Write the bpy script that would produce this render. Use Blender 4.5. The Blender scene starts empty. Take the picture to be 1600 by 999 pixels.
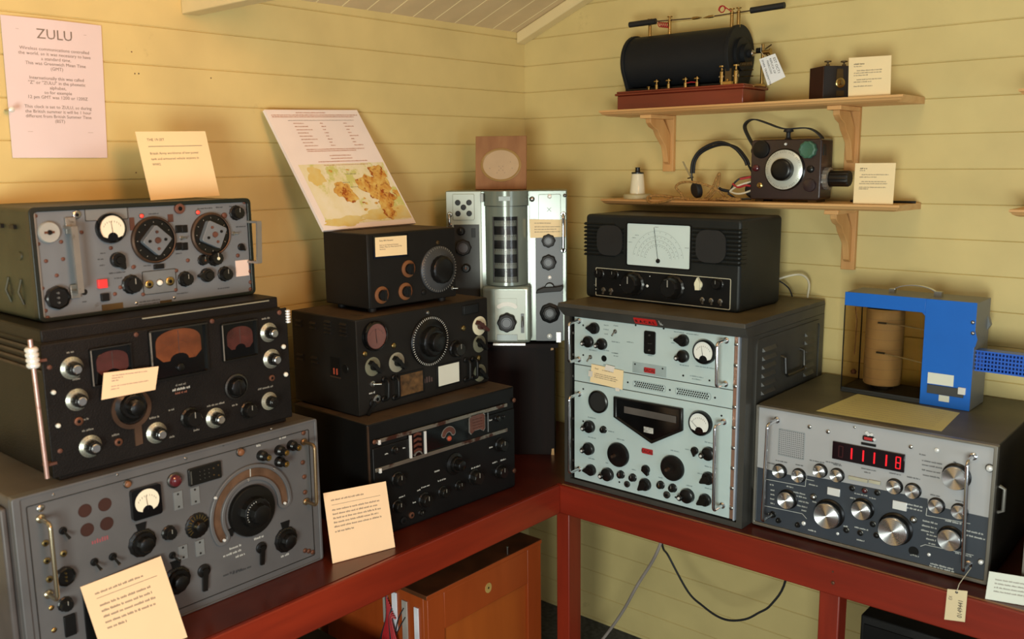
import bpy, math, random
from mathutils import Vector, Matrix
PI = math.pi
sc = bpy.context.scene
# ------------------------------------------------------------------ camera, world, lights, exposure
cam = bpy.data.cameras.new('camera'); co = bpy.data.objects.new('camera', cam); sc.collection.objects.link(co); sc.camera = co
cam.sensor_width = 36; cam.lens = 36*1433.678/1600; cam.clip_start = .05
def _cam():
    yaw, pitch, roll = -.713739543, -.171045997, -.0118482536
    f = Vector((math.sin(yaw)*math.cos(pitch), math.cos(yaw)*math.cos(pitch), math.sin(pitch)))
    r = Vector((math.cos(yaw), -math.sin(yaw), 0)); u = r.cross(f)
    c, s = math.cos(roll), math.sin(roll)
    R, U = c*r+s*u, -s*r+c*u
    m = Matrix((R, U, -f)).transposed().to_4x4(); m.translation = (2.13864, -2.55343, 1.66434)
    co.matrix_world = m
_cam()
cam.dof.use_dof = True; cam.dof.focus_distance = 2.55; cam.dof.aperture_fstop = 4.0
w = bpy.data.worlds.new('world'); sc.world = w; w.use_nodes = True
w.node_tree.nodes['Background'].inputs[0].default_value = (.92, .90, .84, 1); w.node_tree.nodes['Background'].inputs[1].default_value = .24
def area(name, loc, target, sx, sy, power, col):
    l = bpy.data.lights.new(name, 'AREA'); l.shape = 'RECTANGLE'; l.size = sx; l.size_y = sy; l.energy = power; l.color = col
    o = bpy.data.objects.new(name, l); sc.collection.objects.link(o); o.location = loc
    o.rotation_euler = (Vector(target)-Vector(loc)).to_track_quat('-Z', 'Y').to_euler(); return o
area('window_light', (2.45, -3.75, 1.0), (.8, -.3, 1.3), .8, .9, 74, (.93, 1.0, .90))
area('side_window_light', (4.4, -2.3, .85), (.4, -.8, 1.2), .9, 1.1, 22, (.80, .92, 1.0))
_dl = area('left_wall_warm_fill', (2.5, -1.9, 2.15), (0, -1.9, 2.1), .5, .5, 10.5, (1.0, .44, .16)); _dl.data.spread = math.radians(105)  # warm fill added to turn the left wall orange; no door is known
lp = bpy.data.lights.new('overhead_fill_light', 'POINT'); lp.energy = 5; lp.color = (1.0, .88, .62); lp.shadow_soft_size = .14  # weak overhead light added for shade beneath the shelves; no fixture
lo = bpy.data.objects.new('overhead_fill_light', lp); sc.collection.objects.link(lo); lo.location = (1.45, -1.25, 2.5)
sc.view_settings.view_transform = 'Standard'; sc.view_settings.look = 'None'; sc.view_settings.gamma = 1; sc.view_settings.use_curve_mapping = False
sc.view_settings.exposure = 0.0

# ------------------------------------------------------------------ materials
def S(h, a=1):
    h = h.lstrip('#'); c = [int(h[i:i+2], 16)/255 for i in (0, 2, 4)]
    return tuple((x/12.92 if x <= .04045 else ((x+.055)/1.055)**2.4) for x in c)+(a,)
def mat(name, col, rough=.5, metal=0, var=.12, scale=9, bump=0, bscale=200, spot=None, spotamt=.55, emit=0, coat=0, stretch=(1, 1, 1), col2=None, spotscale=14, spec=.5):
    m = bpy.data.materials.new(name); m.use_nodes = True; nt = m.node_tree; N = nt.nodes; L = nt.links; b = N['Principled BSDF']
    c = S(col); tc = N.new('ShaderNodeTexCoord'); mp = N.new('ShaderNodeMapping'); mp.inputs['Scale'].default_value = stretch; L.new(tc.outputs['Object'], mp.inputs[0])
    n = N.new('ShaderNodeTexNoise'); n.inputs['Scale'].default_value = scale; n.inputs['Detail'].default_value = 6; L.new(mp.outputs[0], n.inputs[0])
    r = N.new('ShaderNodeValToRGB'); r.color_ramp.elements[0].position = .3; r.color_ramp.elements[1].position = .7
    c2 = S(col2) if col2 else tuple(x*(1-var*2) for x in c[:3])+(1,)
    r.color_ramp.elements[0].color = c2; r.color_ramp.elements[1].color = tuple(min(1, x*(1+var)) for x in c[:3])+(1,) if not col2 else c
    L.new(n.outputs[0], r.inputs[0]); out = r.outputs[0]
    if spot:
        n2 = N.new('ShaderNodeTexNoise'); n2.inputs['Scale'].default_value = spotscale; n2.inputs['Detail'].default_value = 9; n2.inputs['Roughness'].default_value = .7; L.new(tc.outputs['Object'], n2.inputs[0])
        r2 = N.new('ShaderNodeValToRGB'); r2.color_ramp.elements[0].position = spotamt; r2.color_ramp.elements[1].position = spotamt+.06; L.new(n2.outputs[0], r2.inputs[0])
        mx = N.new('ShaderNodeMix'); mx.data_type = 'RGBA'; L.new(r2.outputs[0], mx.inputs[0]); L.new(out, mx.inputs[6]); mx.inputs[7].default_value = S(spot); out = mx.outputs[2]
    L.new(out, b.inputs['Base Color']); b.inputs['Roughness'].default_value = rough; b.inputs['Metallic'].default_value = metal; b.inputs['Specular IOR Level'].default_value = spec
    if coat: b.inputs['Coat Weight'].default_value = coat; b.inputs['Coat Roughness'].default_value = .12
    if bump:
        n3 = N.new('ShaderNodeTexNoise'); n3.inputs['Scale'].default_value = bscale; L.new(mp.outputs[0], n3.inputs[0])
        bp = N.new('ShaderNodeBump'); bp.inputs['Strength'].default_value = bump; bp.inputs['Distance'].default_value = .002; L.new(n3.outputs[0], bp.inputs['Height']); L.new(bp.outputs[0], b.inputs['Normal'])
    if emit: b.inputs['Emission Color'].default_value = c; b.inputs['Emission Strength'].default_value = emit
    return m
M = {}
def mk(k, *a, **kw): M[k] = mat(k, *a, **kw)
mk('wall', '#d4c083', .55, var=.05, scale=5, spot='#c4b078', spotamt=.66, spotscale=6, bump=.05, bscale=60)
mk('ceiling', '#d8c199', .6, var=.04); mk('beam', '#e2cf9e', .5, var=.04)
mk('floor', '#4a4b4a', .9, var=.25, scale=60, bump=.4, bscale=300)
mk('redwood', '#8a2c14', .33, var=.28, scale=7, stretch=(1, 1, 1), coat=.15, col2='#681d0e', bump=.05, bscale=40)
mk('redwood_x', '#8a2714', .36, scale=22, stretch=(.1, 1, 1), col2='#6e1f10'); mk('redwood_y', '#8e2c15', .36, scale=22, stretch=(1, .1, 1), col2='#6e1f10'); mk('redwood_z', '#8e2b15', .4, scale=22, stretch=(1, 1, .1), col2='#701f10')
mk('desktop', '#5a2214', .28, var=.25, scale=10, col2='#46190f'); mk('darkwood', '#1a0d0a', .6, spec=.15, var=.3, scale=18, stretch=(1, 1, .12), spot='#2c1a18', spotamt=.7)
mk('cabwood', '#a2491c', .35, scale=14, stretch=(1, .6, .12), col2='#8a3a14'); mk('cabpanel', '#b05a20', .35, scale=14, stretch=(1, .6, .12), col2='#98481a'); mk('cabtop', '#5a3218', .5, var=.3)
mk('pine', '#dfb377', .5, scale=16, stretch=(.12, 1, 1), col2='#c9935a'); mk('pinez', '#d8a86c', .5, scale=16, stretch=(1, 1, .12), col2='#bb854c')
mk('edge', '#8a5a34', .4)
mk('mahog', '#7d2f1c', .3, scale=18, stretch=(.15, 1, 1), col2='#5c1f13', coat=.2)
mk('black', '#131313', .42, spec=.25, var=.2); mk('glossblack', '#0a0a0b', .12); mk('bakelite', '#121110', .30, var=.2, spec=.4); mk('matteblack', '#1b1b1b', .7, var=.15)
mk('wrinkle', '#191817', .55, spec=.25, var=.2, bump=.5, bscale=500, spot='#3b2f28', spotamt=.68); mk('wrinkle_top', '#2b2620', .7, var=.3, spot='#4d3524', spotamt=.6, spotscale=8)
mk('crackle_b', '#151211', .5, spec=.25, var=.25, bump=.4, bscale=400, spot='#33231c', spotamt=.70); mk('browntop', '#4b3a28', .75, var=.25, spot='#35281c', spotamt=.55)
mk('panel_a', '#6f757c', .42, var=.07, spot='#5d5a58', spotamt=.66, metal=.1); mk('case_a', '#3c3c28', .55, var=.2, spot='#26261a', spotamt=.6); mk('rim_a', '#0d1712', .4)
mk('panel_c', '#5f5f61', .45, var=.08, spot='#565350', spotamt=.68, metal=.1); mk('case_c', '#565150', .5, var=.15)
mk('box_d', '#171615', .5, spec=.25, var=.12); mk('box_e', '#1c1a18', .5, spec=.25, var=.15, spot='#2b2520', spotamt=.7); mk('box_f', '#121212', .4, spec=.25, var=.15)
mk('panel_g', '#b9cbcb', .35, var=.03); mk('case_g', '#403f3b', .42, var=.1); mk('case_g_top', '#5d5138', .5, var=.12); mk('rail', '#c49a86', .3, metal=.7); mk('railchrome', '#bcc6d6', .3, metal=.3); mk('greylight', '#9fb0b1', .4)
mk('box_h', '#1f2120', .45, spec=.25, var=.1, bump=.2, bscale=500)
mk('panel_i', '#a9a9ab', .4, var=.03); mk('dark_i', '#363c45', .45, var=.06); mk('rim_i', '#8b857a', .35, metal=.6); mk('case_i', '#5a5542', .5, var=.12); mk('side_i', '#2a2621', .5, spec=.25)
mk('blue_j', '#1266c8', .35, var=.03); mk('grey_j', '#6a6c6c', .4, var=.05); mk('dark_j', '#2a2b2a', .6); mk('bluearm', '#2a62cc', .3, var=.05); mk('bluedark', '#173a8a', .5)
mk('drum', '#a98c62', .6, var=.06)
mk('green_k', '#7a857c', .2, var=.05, metal=.15); mk('slate_k', '#4e5158', .4, var=.05); mk('dark_k', '#242623', .45, var=.1); mk('light_k', '#a5b0a2', .3, var=.04); mk('drumdark', '#2b2d2e', .35); mk('drumlight', '#8d948a', .35)
mk('steel', '#b3b1ac', .28, metal=1, var=.1); mk('steeldark', '#55534f', .35, metal=.9); mk('chrome', '#dcdde0', .08, metal=1, var=.02); mk('steelpaint', '#9a9690', .35, metal=.6, spot='#6b645a', spotamt=.6)
mk('alu', '#dddedf', .24, metal=1, var=.03); mk('brasspale', '#c9a862', .35, metal=.2); mk('skirtalu', '#b8b9ac', .35, metal=.75, var=.1); mk('nickel', '#b0a48a', .25, metal=.9); mk('brassworn', '#8d7658', .35, metal=.8, var=.2)
mk('brass', '#b59a62', .28, metal=1, var=.15); mk('brassdark', '#5d4a2c', .45, metal=.5, var=.3); mk('copper', '#7a5240', .45, metal=.7, var=.2); mk('copperdark', '#5f4a3c', .5, metal=.7, var=.25); mk('rust', '#6a4438', .6, metal=.3, var=.3)
mk('pinkmetal', '#c9a49c', .3, metal=.6, var=.1, spot='#a07a70', spotamt=.6, spotscale=40); mk('trim', '#9d968a', .3, metal=.75, spot='#5c3a30', spotamt=.5, spotscale=9); mk('whitemetal', '#e8e8e6', .25, metal=.2, var=.02)
mk('meterface', '#efe6cf', .5, var=.03); mk('meterwhite', '#e9ebe6', .5, var=.02); mk('scaleface', '#cfe0df', .35, var=.02); mk('needle', '#15151a', .4)
mk('dialred', '#4e2622', .25, var=.25, coat=.6, scale=20); mk('dialorange', '#6c3a1e', .25, var=.25, coat=.6, scale=20, spot='#4a2412', spotamt=.6); mk('dialbrown', '#5c3428', .25, var=.2, coat=.6); mk('dialredgrey', '#6e443d', .25, var=.2, coat=.6)  # dialred and dialorange hold the orange reflection of the dial glass as colour
mk('bronze', '#6e5340', .35, var=.2, metal=.2, scale=25); mk('dialstrip', '#595450', .35, var=.2); mk('digits', '#b9b9b4', .4, var=.3, scale=120)
mk('redlamp', '#e23b3b', .3, emit=.25); mk('redglow', '#f0453a', .3, emit=.5); mk('darkred', '#521a20', .2, coat=.5); mk('redorange', '#a84a34', .3); mk('orangelamp', '#7d5236', .4); mk('whitelamp', '#e6e6dc', .25); mk('display_on', '#e01522', .4, emit=.9); mk('display_off', '#3a0a10', .4); mk('display_glass', '#16060a', .1)
mk('redplate', '#b22a2c', .4, var=.04); mk('redlabel', '#c42422', .4, var=.04)
mk('greyplate', '#868a8c', .4, metal=.3); mk('greyblue', '#6e7377', .45, metal=.1); mk('blackplate', '#17181a', .35); mk('brownplate', '#5e4426', .5, var=.35, scale=60); mk('darkgrey', '#3b3d3e', .5); mk('creamkey', '#bcb8a2', .4)
mk('paperpink', '#e4cdc3', .6, var=.02); mk('paperwhite', '#d9dcd0', .6, var=.03); mk('papercream', '#f3dcae', .7, var=.02); mk('paperpeach', '#f6d4ac', .7, var=.02); mk('zulu', '#dfcfd2', .7, var=.03, scale=4); mk('paperyellow', '#d9d08a', .7, var=.03); mk('tagwhite', '#e9ecf0', .6, var=.02); mk('tagbuff', '#dcc9a2', .7, var=.04)
mk('ink', '#3a3535', .7); mk('inksoft', '#7d6f66', .7); mk('inkfaint', '#a58f86', .7); mk('inkred', '#b06a3a', .7)
mk('t_dark', '#33363a', .6); mk('t_light', '#c9cbc6', .5); mk('t_dim', '#8a8880', .5); mk('t_dimdark', '#76868a', .5); mk('t_rust', '#8a5646', .6); mk('t_faint', '#4b3b38', .6); mk('t_redink', '#9a5258', .6)
mk('ivory', '#dfdcc0', .4); mk('barbrown', '#4a2a26', .4); mk('greengrey', '#6d6e5c', .45, var=.15); mk('greengrey2', '#8a8878', .45, var=.1); mk('brownring', '#7a4e2e', .4, var=.2); mk('greydial', '#4b4d50', .35, metal=.4)
mk('mapboard', '#efe4e0', .6, var=.02); mk('mapedge', '#e7cdc6', .6, var=.05); mk('sea', '#ddd196', .6, scale=14, col2='#eae4d0', spot='#c9c878', spotamt=.52, spotscale=12); mk('seasand', '#d9b95c', .6, scale=20, col2='#d8cd96'); mk('land', '#c07a20', .6, scale=60, col2='#dcbf6a', spot='#9a4a10', spotamt=.52, spotscale=55)
mk('porcelain', '#e6dec4', .2, coat=.5, var=.03); mk('porcbase', '#b9b08a', .5, var=.1); mk('ply', '#96683e', .6, scale=30, stretch=(1, 1, .15), col2='#80522c'); mk('plaquedisc', '#b59a78', .45, var=.06); mk('plaquerim', '#a3824f', .3)
mk('maroon', '#2e2022', .28, var=.15, coat=.3); mk('greenknob', '#3f6a55', .5, var=.1); mk('silverdial', '#d2d6cc', .3, metal=.35, var=.03); mk('rubber', '#17181a', .6); mk('cord', '#a67c42', .8, var=.3, scale=200); mk('wirewhite', '#d8d0b8', .5); mk('wirered', '#a61f26', .45); mk('cableblack', '#26282c', .45); mk('cablegrey', '#9d938c', .5)
mk('m_dark', '#241f1e', .4); mk('m_side', '#3a2019', .45); mk('coilblack', '#191b1e', .55, spec=.25, var=.08); mk('strip', '#b9b4ae', .4, metal=.3); mk('stripwhite', '#dcdde8', .5)
mk('tape', '#e8e2d8', .15); mk('sockgrey', '#a5a6a2', .35)
M['drumglass'] = None
g = bpy.data.materials.new('drum_glass'); g.use_nodes = True; M['drumglass'] = g
_b = g.node_tree.nodes['Principled BSDF']; _b.inputs['Transmission Weight'].default_value = 1; _b.inputs['Roughness'].default_value = .03; _b.inputs['IOR'].default_value = 1.3
g = bpy.data.materials.new('glass'); g.use_nodes = True; M['glass'] = g
_b = g.node_tree.nodes['Principled BSDF']; _b.inputs['Transmission Weight'].default_value = 1; _b.inputs['Roughness'].default_value = .02; _b.inputs['IOR'].default_value = 1.05; _b.inputs['Base Color'].default_value = (.80, .71, .56, 1)

# ------------------------------------------------------------------ mesh helpers
def V3(*a): return Vector(a)
class MB:
    def __init__(s): s.v = []; s.f = []; s.mi = []; s.mats = []
    def m(s, k):
        if k not in s.mats: s.mats.append(k)
        return s.mats.index(k)
    def face(s, pts, k):
        n = len(s.v); s.v += [tuple(p) for p in pts]; s.f.append(list(range(n, n+len(pts)))); s.mi.append(s.m(k))
    def add(s, vs, fs, k):
        n = len(s.v); s.v += [tuple(p) for p in vs]; i = s.m(k)
        for f in fs: s.f.append([n+q for q in f]); s.mi.append(i)
        return s
    def box(s, x0, x1, y0, y1, z0, z1, k):
        vs = [(x, y, z) for x in (x0, x1) for y in (y0, y1) for z in (z0, z1)]
        s.add(vs, [(0, 1, 3, 2), (4, 6, 7, 5), (0, 4, 5, 1), (2, 3, 7, 6), (0, 2, 6, 4), (1, 5, 7, 3)], k); return s
    def lathe(s, c, prof, k, seg=24, ax=(0, -1, 0), flute=0, nf=0, caps=True, ks=None):
        a = Vector(ax).normalized(); u = Vector((1, 0, 0)) if abs(a.x) < .9 else Vector((0, 1, 0)); v = a.cross(u).normalized(); u = v.cross(a).normalized(); c = Vector(c)
        vs = []
        for r, h in prof:
            for q in range(seg):
                t = 2*PI*q/seg; rr = r*(1+flute*math.cos(nf*t)) if flute else r
                vs.append(c+a*h+u*rr*math.cos(t)+v*rr*math.sin(t))
        n = len(prof); base = len(s.v); s.v += [tuple(p) for p in vs]
        for i in range(n-1):
            kk = s.m(ks[i] if ks else k)
            for q in range(seg):
                s.f.append([base+i*seg+q, base+i*seg+(q+1) % seg, base+(i+1)*seg+(q+1) % seg, base+(i+1)*seg+q]); s.mi.append(kk)
        if caps:
            s.f.append([base+(n-1)*seg+q for q in range(seg)]); s.mi.append(s.m(ks[-1] if ks else k))
            s.f.append([base+q for q in reversed(range(seg))]); s.mi.append(s.m(ks[0] if ks else k))
        return s
    def tube(s, pts, r, k, seg=8, closed=False):
        pts = [Vector(p) for p in pts]; n = len(pts); base = len(s.v); up = None
        for i, p in enumerate(pts):
            t = (pts[min(i+1, n-1)]-pts[max(i-1, 0)]).normalized()
            if up is None: up = t.orthogonal().normalized()
            else: up = (up-t*up.dot(t)).normalized()
            b = t.cross(up); rr = r[i] if isinstance(r, (list, tuple)) else r
            for q in range(seg):
                an = 2*PI*q/seg; s.v.append(tuple(p+up*rr*math.cos(an)+b*rr*math.sin(an)))
        kk = s.m(k)
        for i in range(n-1):
            for q in range(seg): s.f.append([base+i*seg+q, base+i*seg+(q+1) % seg, base+(i+1)*seg+(q+1) % seg, base+(i+1)*seg+q]); s.mi.append(kk)
        s.f.append([base+q for q in reversed(range(seg))]); s.mi.append(kk); s.f.append([base+(n-1)*seg+q for q in range(seg)]); s.mi.append(kk); return s
    def prism(s, poly, y0, y1, k, kf=None):      # polygon in (x,z), extruded from y0 (front) to y1
        n = len(poly); ar = sum(poly[i][0]*poly[(i+1) % n][1]-poly[(i+1) % n][0]*poly[i][1] for i in range(n))
        if ar < 0: poly = poly[::-1]
        b = len(s.v); s.v += [(x, y0, z) for x, z in poly]+[(x, y1, z) for x, z in poly]
        s.f.append([b+i for i in range(n)]); s.mi.append(s.m(kf or k)); s.f.append([b+n+i for i in reversed(range(n))]); s.mi.append(s.m(k))
        for i in range(n): j = (i+1) % n; s.f.append([b+j, b+i, b+n+i, b+n+j]); s.mi.append(s.m(k))
        return s
    def ring(s, inner, outer, y0, y1, k):        # same-length loops in (x,z)
        n = len(inner); b = len(s.v); s.v += [(x, y0, z) for x, z in inner]+[(x, y0, z) for x, z in outer]+[(x, y1, z) for x, z in inner]+[(x, y1, z) for x, z in outer]; kk = s.m(k)
        for i in range(n):
            j = (i+1) % n
            for q in ([b+i, b+n+i, b+n+j, b+j], [b+2*n+i, b+2*n+j, b+3*n+j, b+3*n+i], [b+i, b+j, b+2*n+j, b+2*n+i], [b+n+i, b+3*n+i, b+3*n+j, b+n+j]): s.f.append(q); s.mi.append(kk)
        return s
    def xf(s, mx, start=0):
        for i in range(start, len(s.v)): s.v[i] = tuple(mx @ Vector(s.v[i]))
        return s
    def build(s, name, parent=None, off=(0, 0, 0), bevel=0, seg=2, smooth=True, loc=None):
        me = bpy.data.meshes.new(name); me.from_pydata(s.v, [], s.f)
        for k in s.mats: me.materials.append(M[k])
        me.polygons.foreach_set('material_index', s.mi)
        me.update()
        if smooth: me.shade_smooth(); me.set_sharp_from_angle(angle=math.radians(38))
        o = bpy.data.objects.new(name, me); sc.collection.objects.link(o)
        if parent is not None: o.parent = parent
        o.location = loc if loc is not None else (off if (parent is None or parent.type == 'EMPTY') else (0, 0, 0))
        if bevel:
            b = o.modifiers.new('bevel', 'BEVEL'); b.width = bevel; b.segments = seg; b.limit_method = 'ANGLE'; b.angle_limit = math.radians(50)
        return o
def rounded(x0, x1, z0, z1, r, n=5):
    p = []
    for cx, cz, a0 in ((x1-r, z1-r, 0), (x0+r, z1-r, 90), (x0+r, z0+r, 180), (x1-r, z0+r, 270)):
        for i in range(n+1): a = math.radians(a0+90*i/n); p.append((cx+r*math.cos(a), cz+r*math.sin(a)))
    return p
def tag(o, label=None, cat=None, group=None, kind=None):
    if label: o['label'] = label
    if cat: o['category'] = cat
    if group: o['group'] = group
    if kind: o['kind'] = kind
    return o
def empty(name, loc, rz=0, label=None, cat=None, group=None):
    o = bpy.data.objects.new(name, None); sc.collection.objects.link(o); o.location = loc; o.rotation_euler = (0, 0, rz); o.empty_display_size = .05
    return tag(o, label, cat, group)
def textverts(s, size, align='LEFT'):
    cu = bpy.data.curves.new('t', 'FONT'); cu.body = s; cu.size = size; cu.align_x = align; cu.resolution_u = 2
    o = bpy.data.objects.new('t', cu); sc.collection.objects.link(o); bpy.context.view_layer.update()
    me = bpy.data.meshes.new_from_object(o.evaluated_get(bpy.context.evaluated_depsgraph_get()))
    vs = [v.co.copy() for v in me.vertices]; fs = [list(p.vertices) for p in me.polygons]
    bpy.data.objects.remove(o); bpy.data.curves.remove(cu); bpy.data.meshes.remove(me); return vs, fs
def text_on(mb, s, x, z, y, size, k, align='LEFT'):   # upright text on a front face (x right, z up)
    vs, fs = textverts(s, size, align); mb.add([(x+v.x, y, z+v.y) for v in vs], fs, k)
rng = random.Random(7)
def dashes(mb, x0, x1, z, hh, y, k, rnd=rng):
    x = x0; cw = hh*1.1
    while x < x1-cw*.5:
        n = rnd.randint(2, 8)
        for _ in range(n):
            if x > x1-cw*.5: break
            h = hh*rnd.choice((.75, .75, 1.0)); d = rnd.choice((0, 0, 0, .35))*hh
            mb.face([(x, y, z-hh-d*0), (x+cw*.62, y, z-hh), (x+cw*.62, y, z-hh+2*h), (x, y, z-hh+2*h)], k); x += cw
        x += cw*.8

# ------------------------------------------------------------------ room: corner of a timber hut, planks 90 mm
SP = .09; ZF = 22.15
def wall_mb(l, z0k, z1k, grooved=.0035):
    prof = []
    for k in range(z0k, z1k):
        a = (k+ZF)*SP; b = a+SP; prof += [(0, max(a, 0)), (0, b-.0042), (grooved, b-.0018), (grooved, b)]
    return prof
def build_wall(name, axis, l0, l1):
    prof = wall_mb(0, -23, 6); b = MB(); top = prof[-1][1]; bot = 0
    pts = [(d, max(z, 0)) for d, z in prof]
    A = []; B_ = []
    for d, z in pts:
        if axis == 'x': A.append((-d, l0, z)); B_.append((-d, l1, z))
        else: A.append((l0, d, z)); B_.append((l1, d, z))
    n = len(pts)
    for i in range(n-1):
        if pts[i][1] == pts[i+1][1] and pts[i][0] == pts[i+1][0]: continue
        b.face([A[i], B_[i], B_[i+1], A[i+1]], 'wall')
    if axis == 'x':
        for y_, z_ in ((-1.4419, 1.9286), (-1.4383, 1.8791), (-1.4287, 1.8797), (-1.4548, 1.6474), (-1.2371, 1.8805)): b.lathe((-.0002, y_, z_), [(.0018, 0), (.0016, .0006)], 'rust', 8, ax=(1, 0, 0))
    t = .06
    if axis == 'x': b.box(-t, -.0036, l0, l1, bot, top, 'wall')
    else: b.box(l0, l1, .0036, t, bot, top, 'wall')
    o = b.build(name, smooth=False); return tag(o, kind='structure')
build_wall('wall_left', 'x', -3.0, .06); build_wall('wall_right', 'y', -.06, 3.0)
b = MB().box(-.06, 3.0, -3.0, .06, -.05, 0, 'floor'); tag(b.build('floor'), kind='structure')
# sloping board ceiling under rafters
SL = .388; zc = (1.22+ZF)*SP
def ceil_z(x): return zc+SL*x
b = MB(); y = -3.0; i = 0
while y < .06:
    y1 = y+.0915; A_ = -.06; X1 = 3.0
    b.face([(A_, y, ceil_z(A_)), (A_, y1-.005, ceil_z(A_)), (X1, y1-.005, ceil_z(X1)), (X1, y, ceil_z(X1))], 'ceiling')
    b.face([(A_, y1-.005, ceil_z(A_)), (A_, y1-.0025, ceil_z(A_)+.004), (X1, y1-.0025, ceil_z(X1)+.004), (X1, y1-.005, ceil_z(X1))], 'beam')
    b.face([(A_, y1-.0025, ceil_z(A_)+.004), (A_, y1, ceil_z(A_)), (X1, y1, ceil_z(X1)), (X1, y1-.0025, ceil_z(X1)+.004)], 'beam'); y = y1
b.face([(-.06, -3, ceil_z(-.06)+.03), (3, -3, ceil_z(3)+.03), (3, .06, ceil_z(3)+.03), (-.06, .06, ceil_z(-.06)+.03)], 'ceiling')
tag(b.build('ceiling', smooth=False), kind='structure')
def rafter(name, y0, y1, zb):
    b = MB(); b.add([(x, y, z+SL*x) for x in (0.001, 3.0) for y in (y0, y1) for z in (zb, zc-.001)], [(0, 1, 3, 2), (4, 6, 7, 5), (0, 4, 5, 1), (2, 3, 7, 6), (0, 2, 6, 4), (1, 5, 7, 3)], 'beam')
    tag(b.build(name, bevel=.003), kind='structure')
rafter('trim_1', -.044, -.0005, (.79+ZF)*SP)
tag(MB().box(.001, 3.0, -1.306, -1.262, (.39+ZF)*SP, (.39+ZF)*SP+.075, 'beam').build('trim_2', bevel=.002), kind='structure')

# ------------------------------------------------------------------ desk: L-shaped, red-stained
TZ = .7282
desk = empty('desk', (.3, -.3, 0), 0, 'red-brown stained L-shaped wooden desk carrying the radio sets', 'desk')
def dk(mb, name, **k):
    for i in range(len(mb.v)): v = mb.v[i]; mb.v[i] = (v[0]-.3, v[1]+.3, v[2])
    return mb.build(name, desk, **k)
L_ = [(0.004, -.004), (2.9, -.004), (2.9, -.512), (.548, -.512), (.548, -2.9), (.004, -2.9)]
b = MB(); n = len(L_)
b.face([(x, y, TZ) for x, y in reversed(L_)], 'desktop'); b.face([(x, y, TZ-.02) for x, y in L_], 'desktop')
for i in range(n): j = (i+1) % n; b.face([(*L_[i], TZ-.02), (*L_[i], TZ), (*L_[j], TZ), (*L_[j], TZ-.02)], 'desktop')
dk(b, 'top', smooth=False)
AH = .088
dk(MB().box(.536, 2.9, -.526, -.5125, TZ-AH, TZ-.001, 'redwood_x'), 'apron', bevel=.003)
dk(MB().box(.5485, .562, -2.9, -.5265, TZ-AH, TZ-.001, 'redwood_y'), 'apron', bevel=.003)
dk(MB().box(.5625, 2.9, -.518, -.5125, TZ-.001, TZ+.0006, 'edge'), 'edge_strip'); 
for x0, x1, y0, y1 in ((.5365, .5835, -.512, -.452), (1.34, 1.39, -.512, -.462), (.49, .5365, -2.65, -2.6), (2.75, 2.8, -.512, -.462)):
    dk(MB().box(x0, x1, y0, y1, 0, TZ-.021, 'redwood_z'), 'leg', bevel=.003)
dk(MB().lathe((1.378, -.526, .673), [(.004, 0), (.004, .004), (.0025, .0045)], 'copper', 10), 'bolt'); dk(MB().lathe((1.376, -.526, .70), [(.0022, 0), (.0022, .002)], 'copper', 8), 'bolt')

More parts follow.
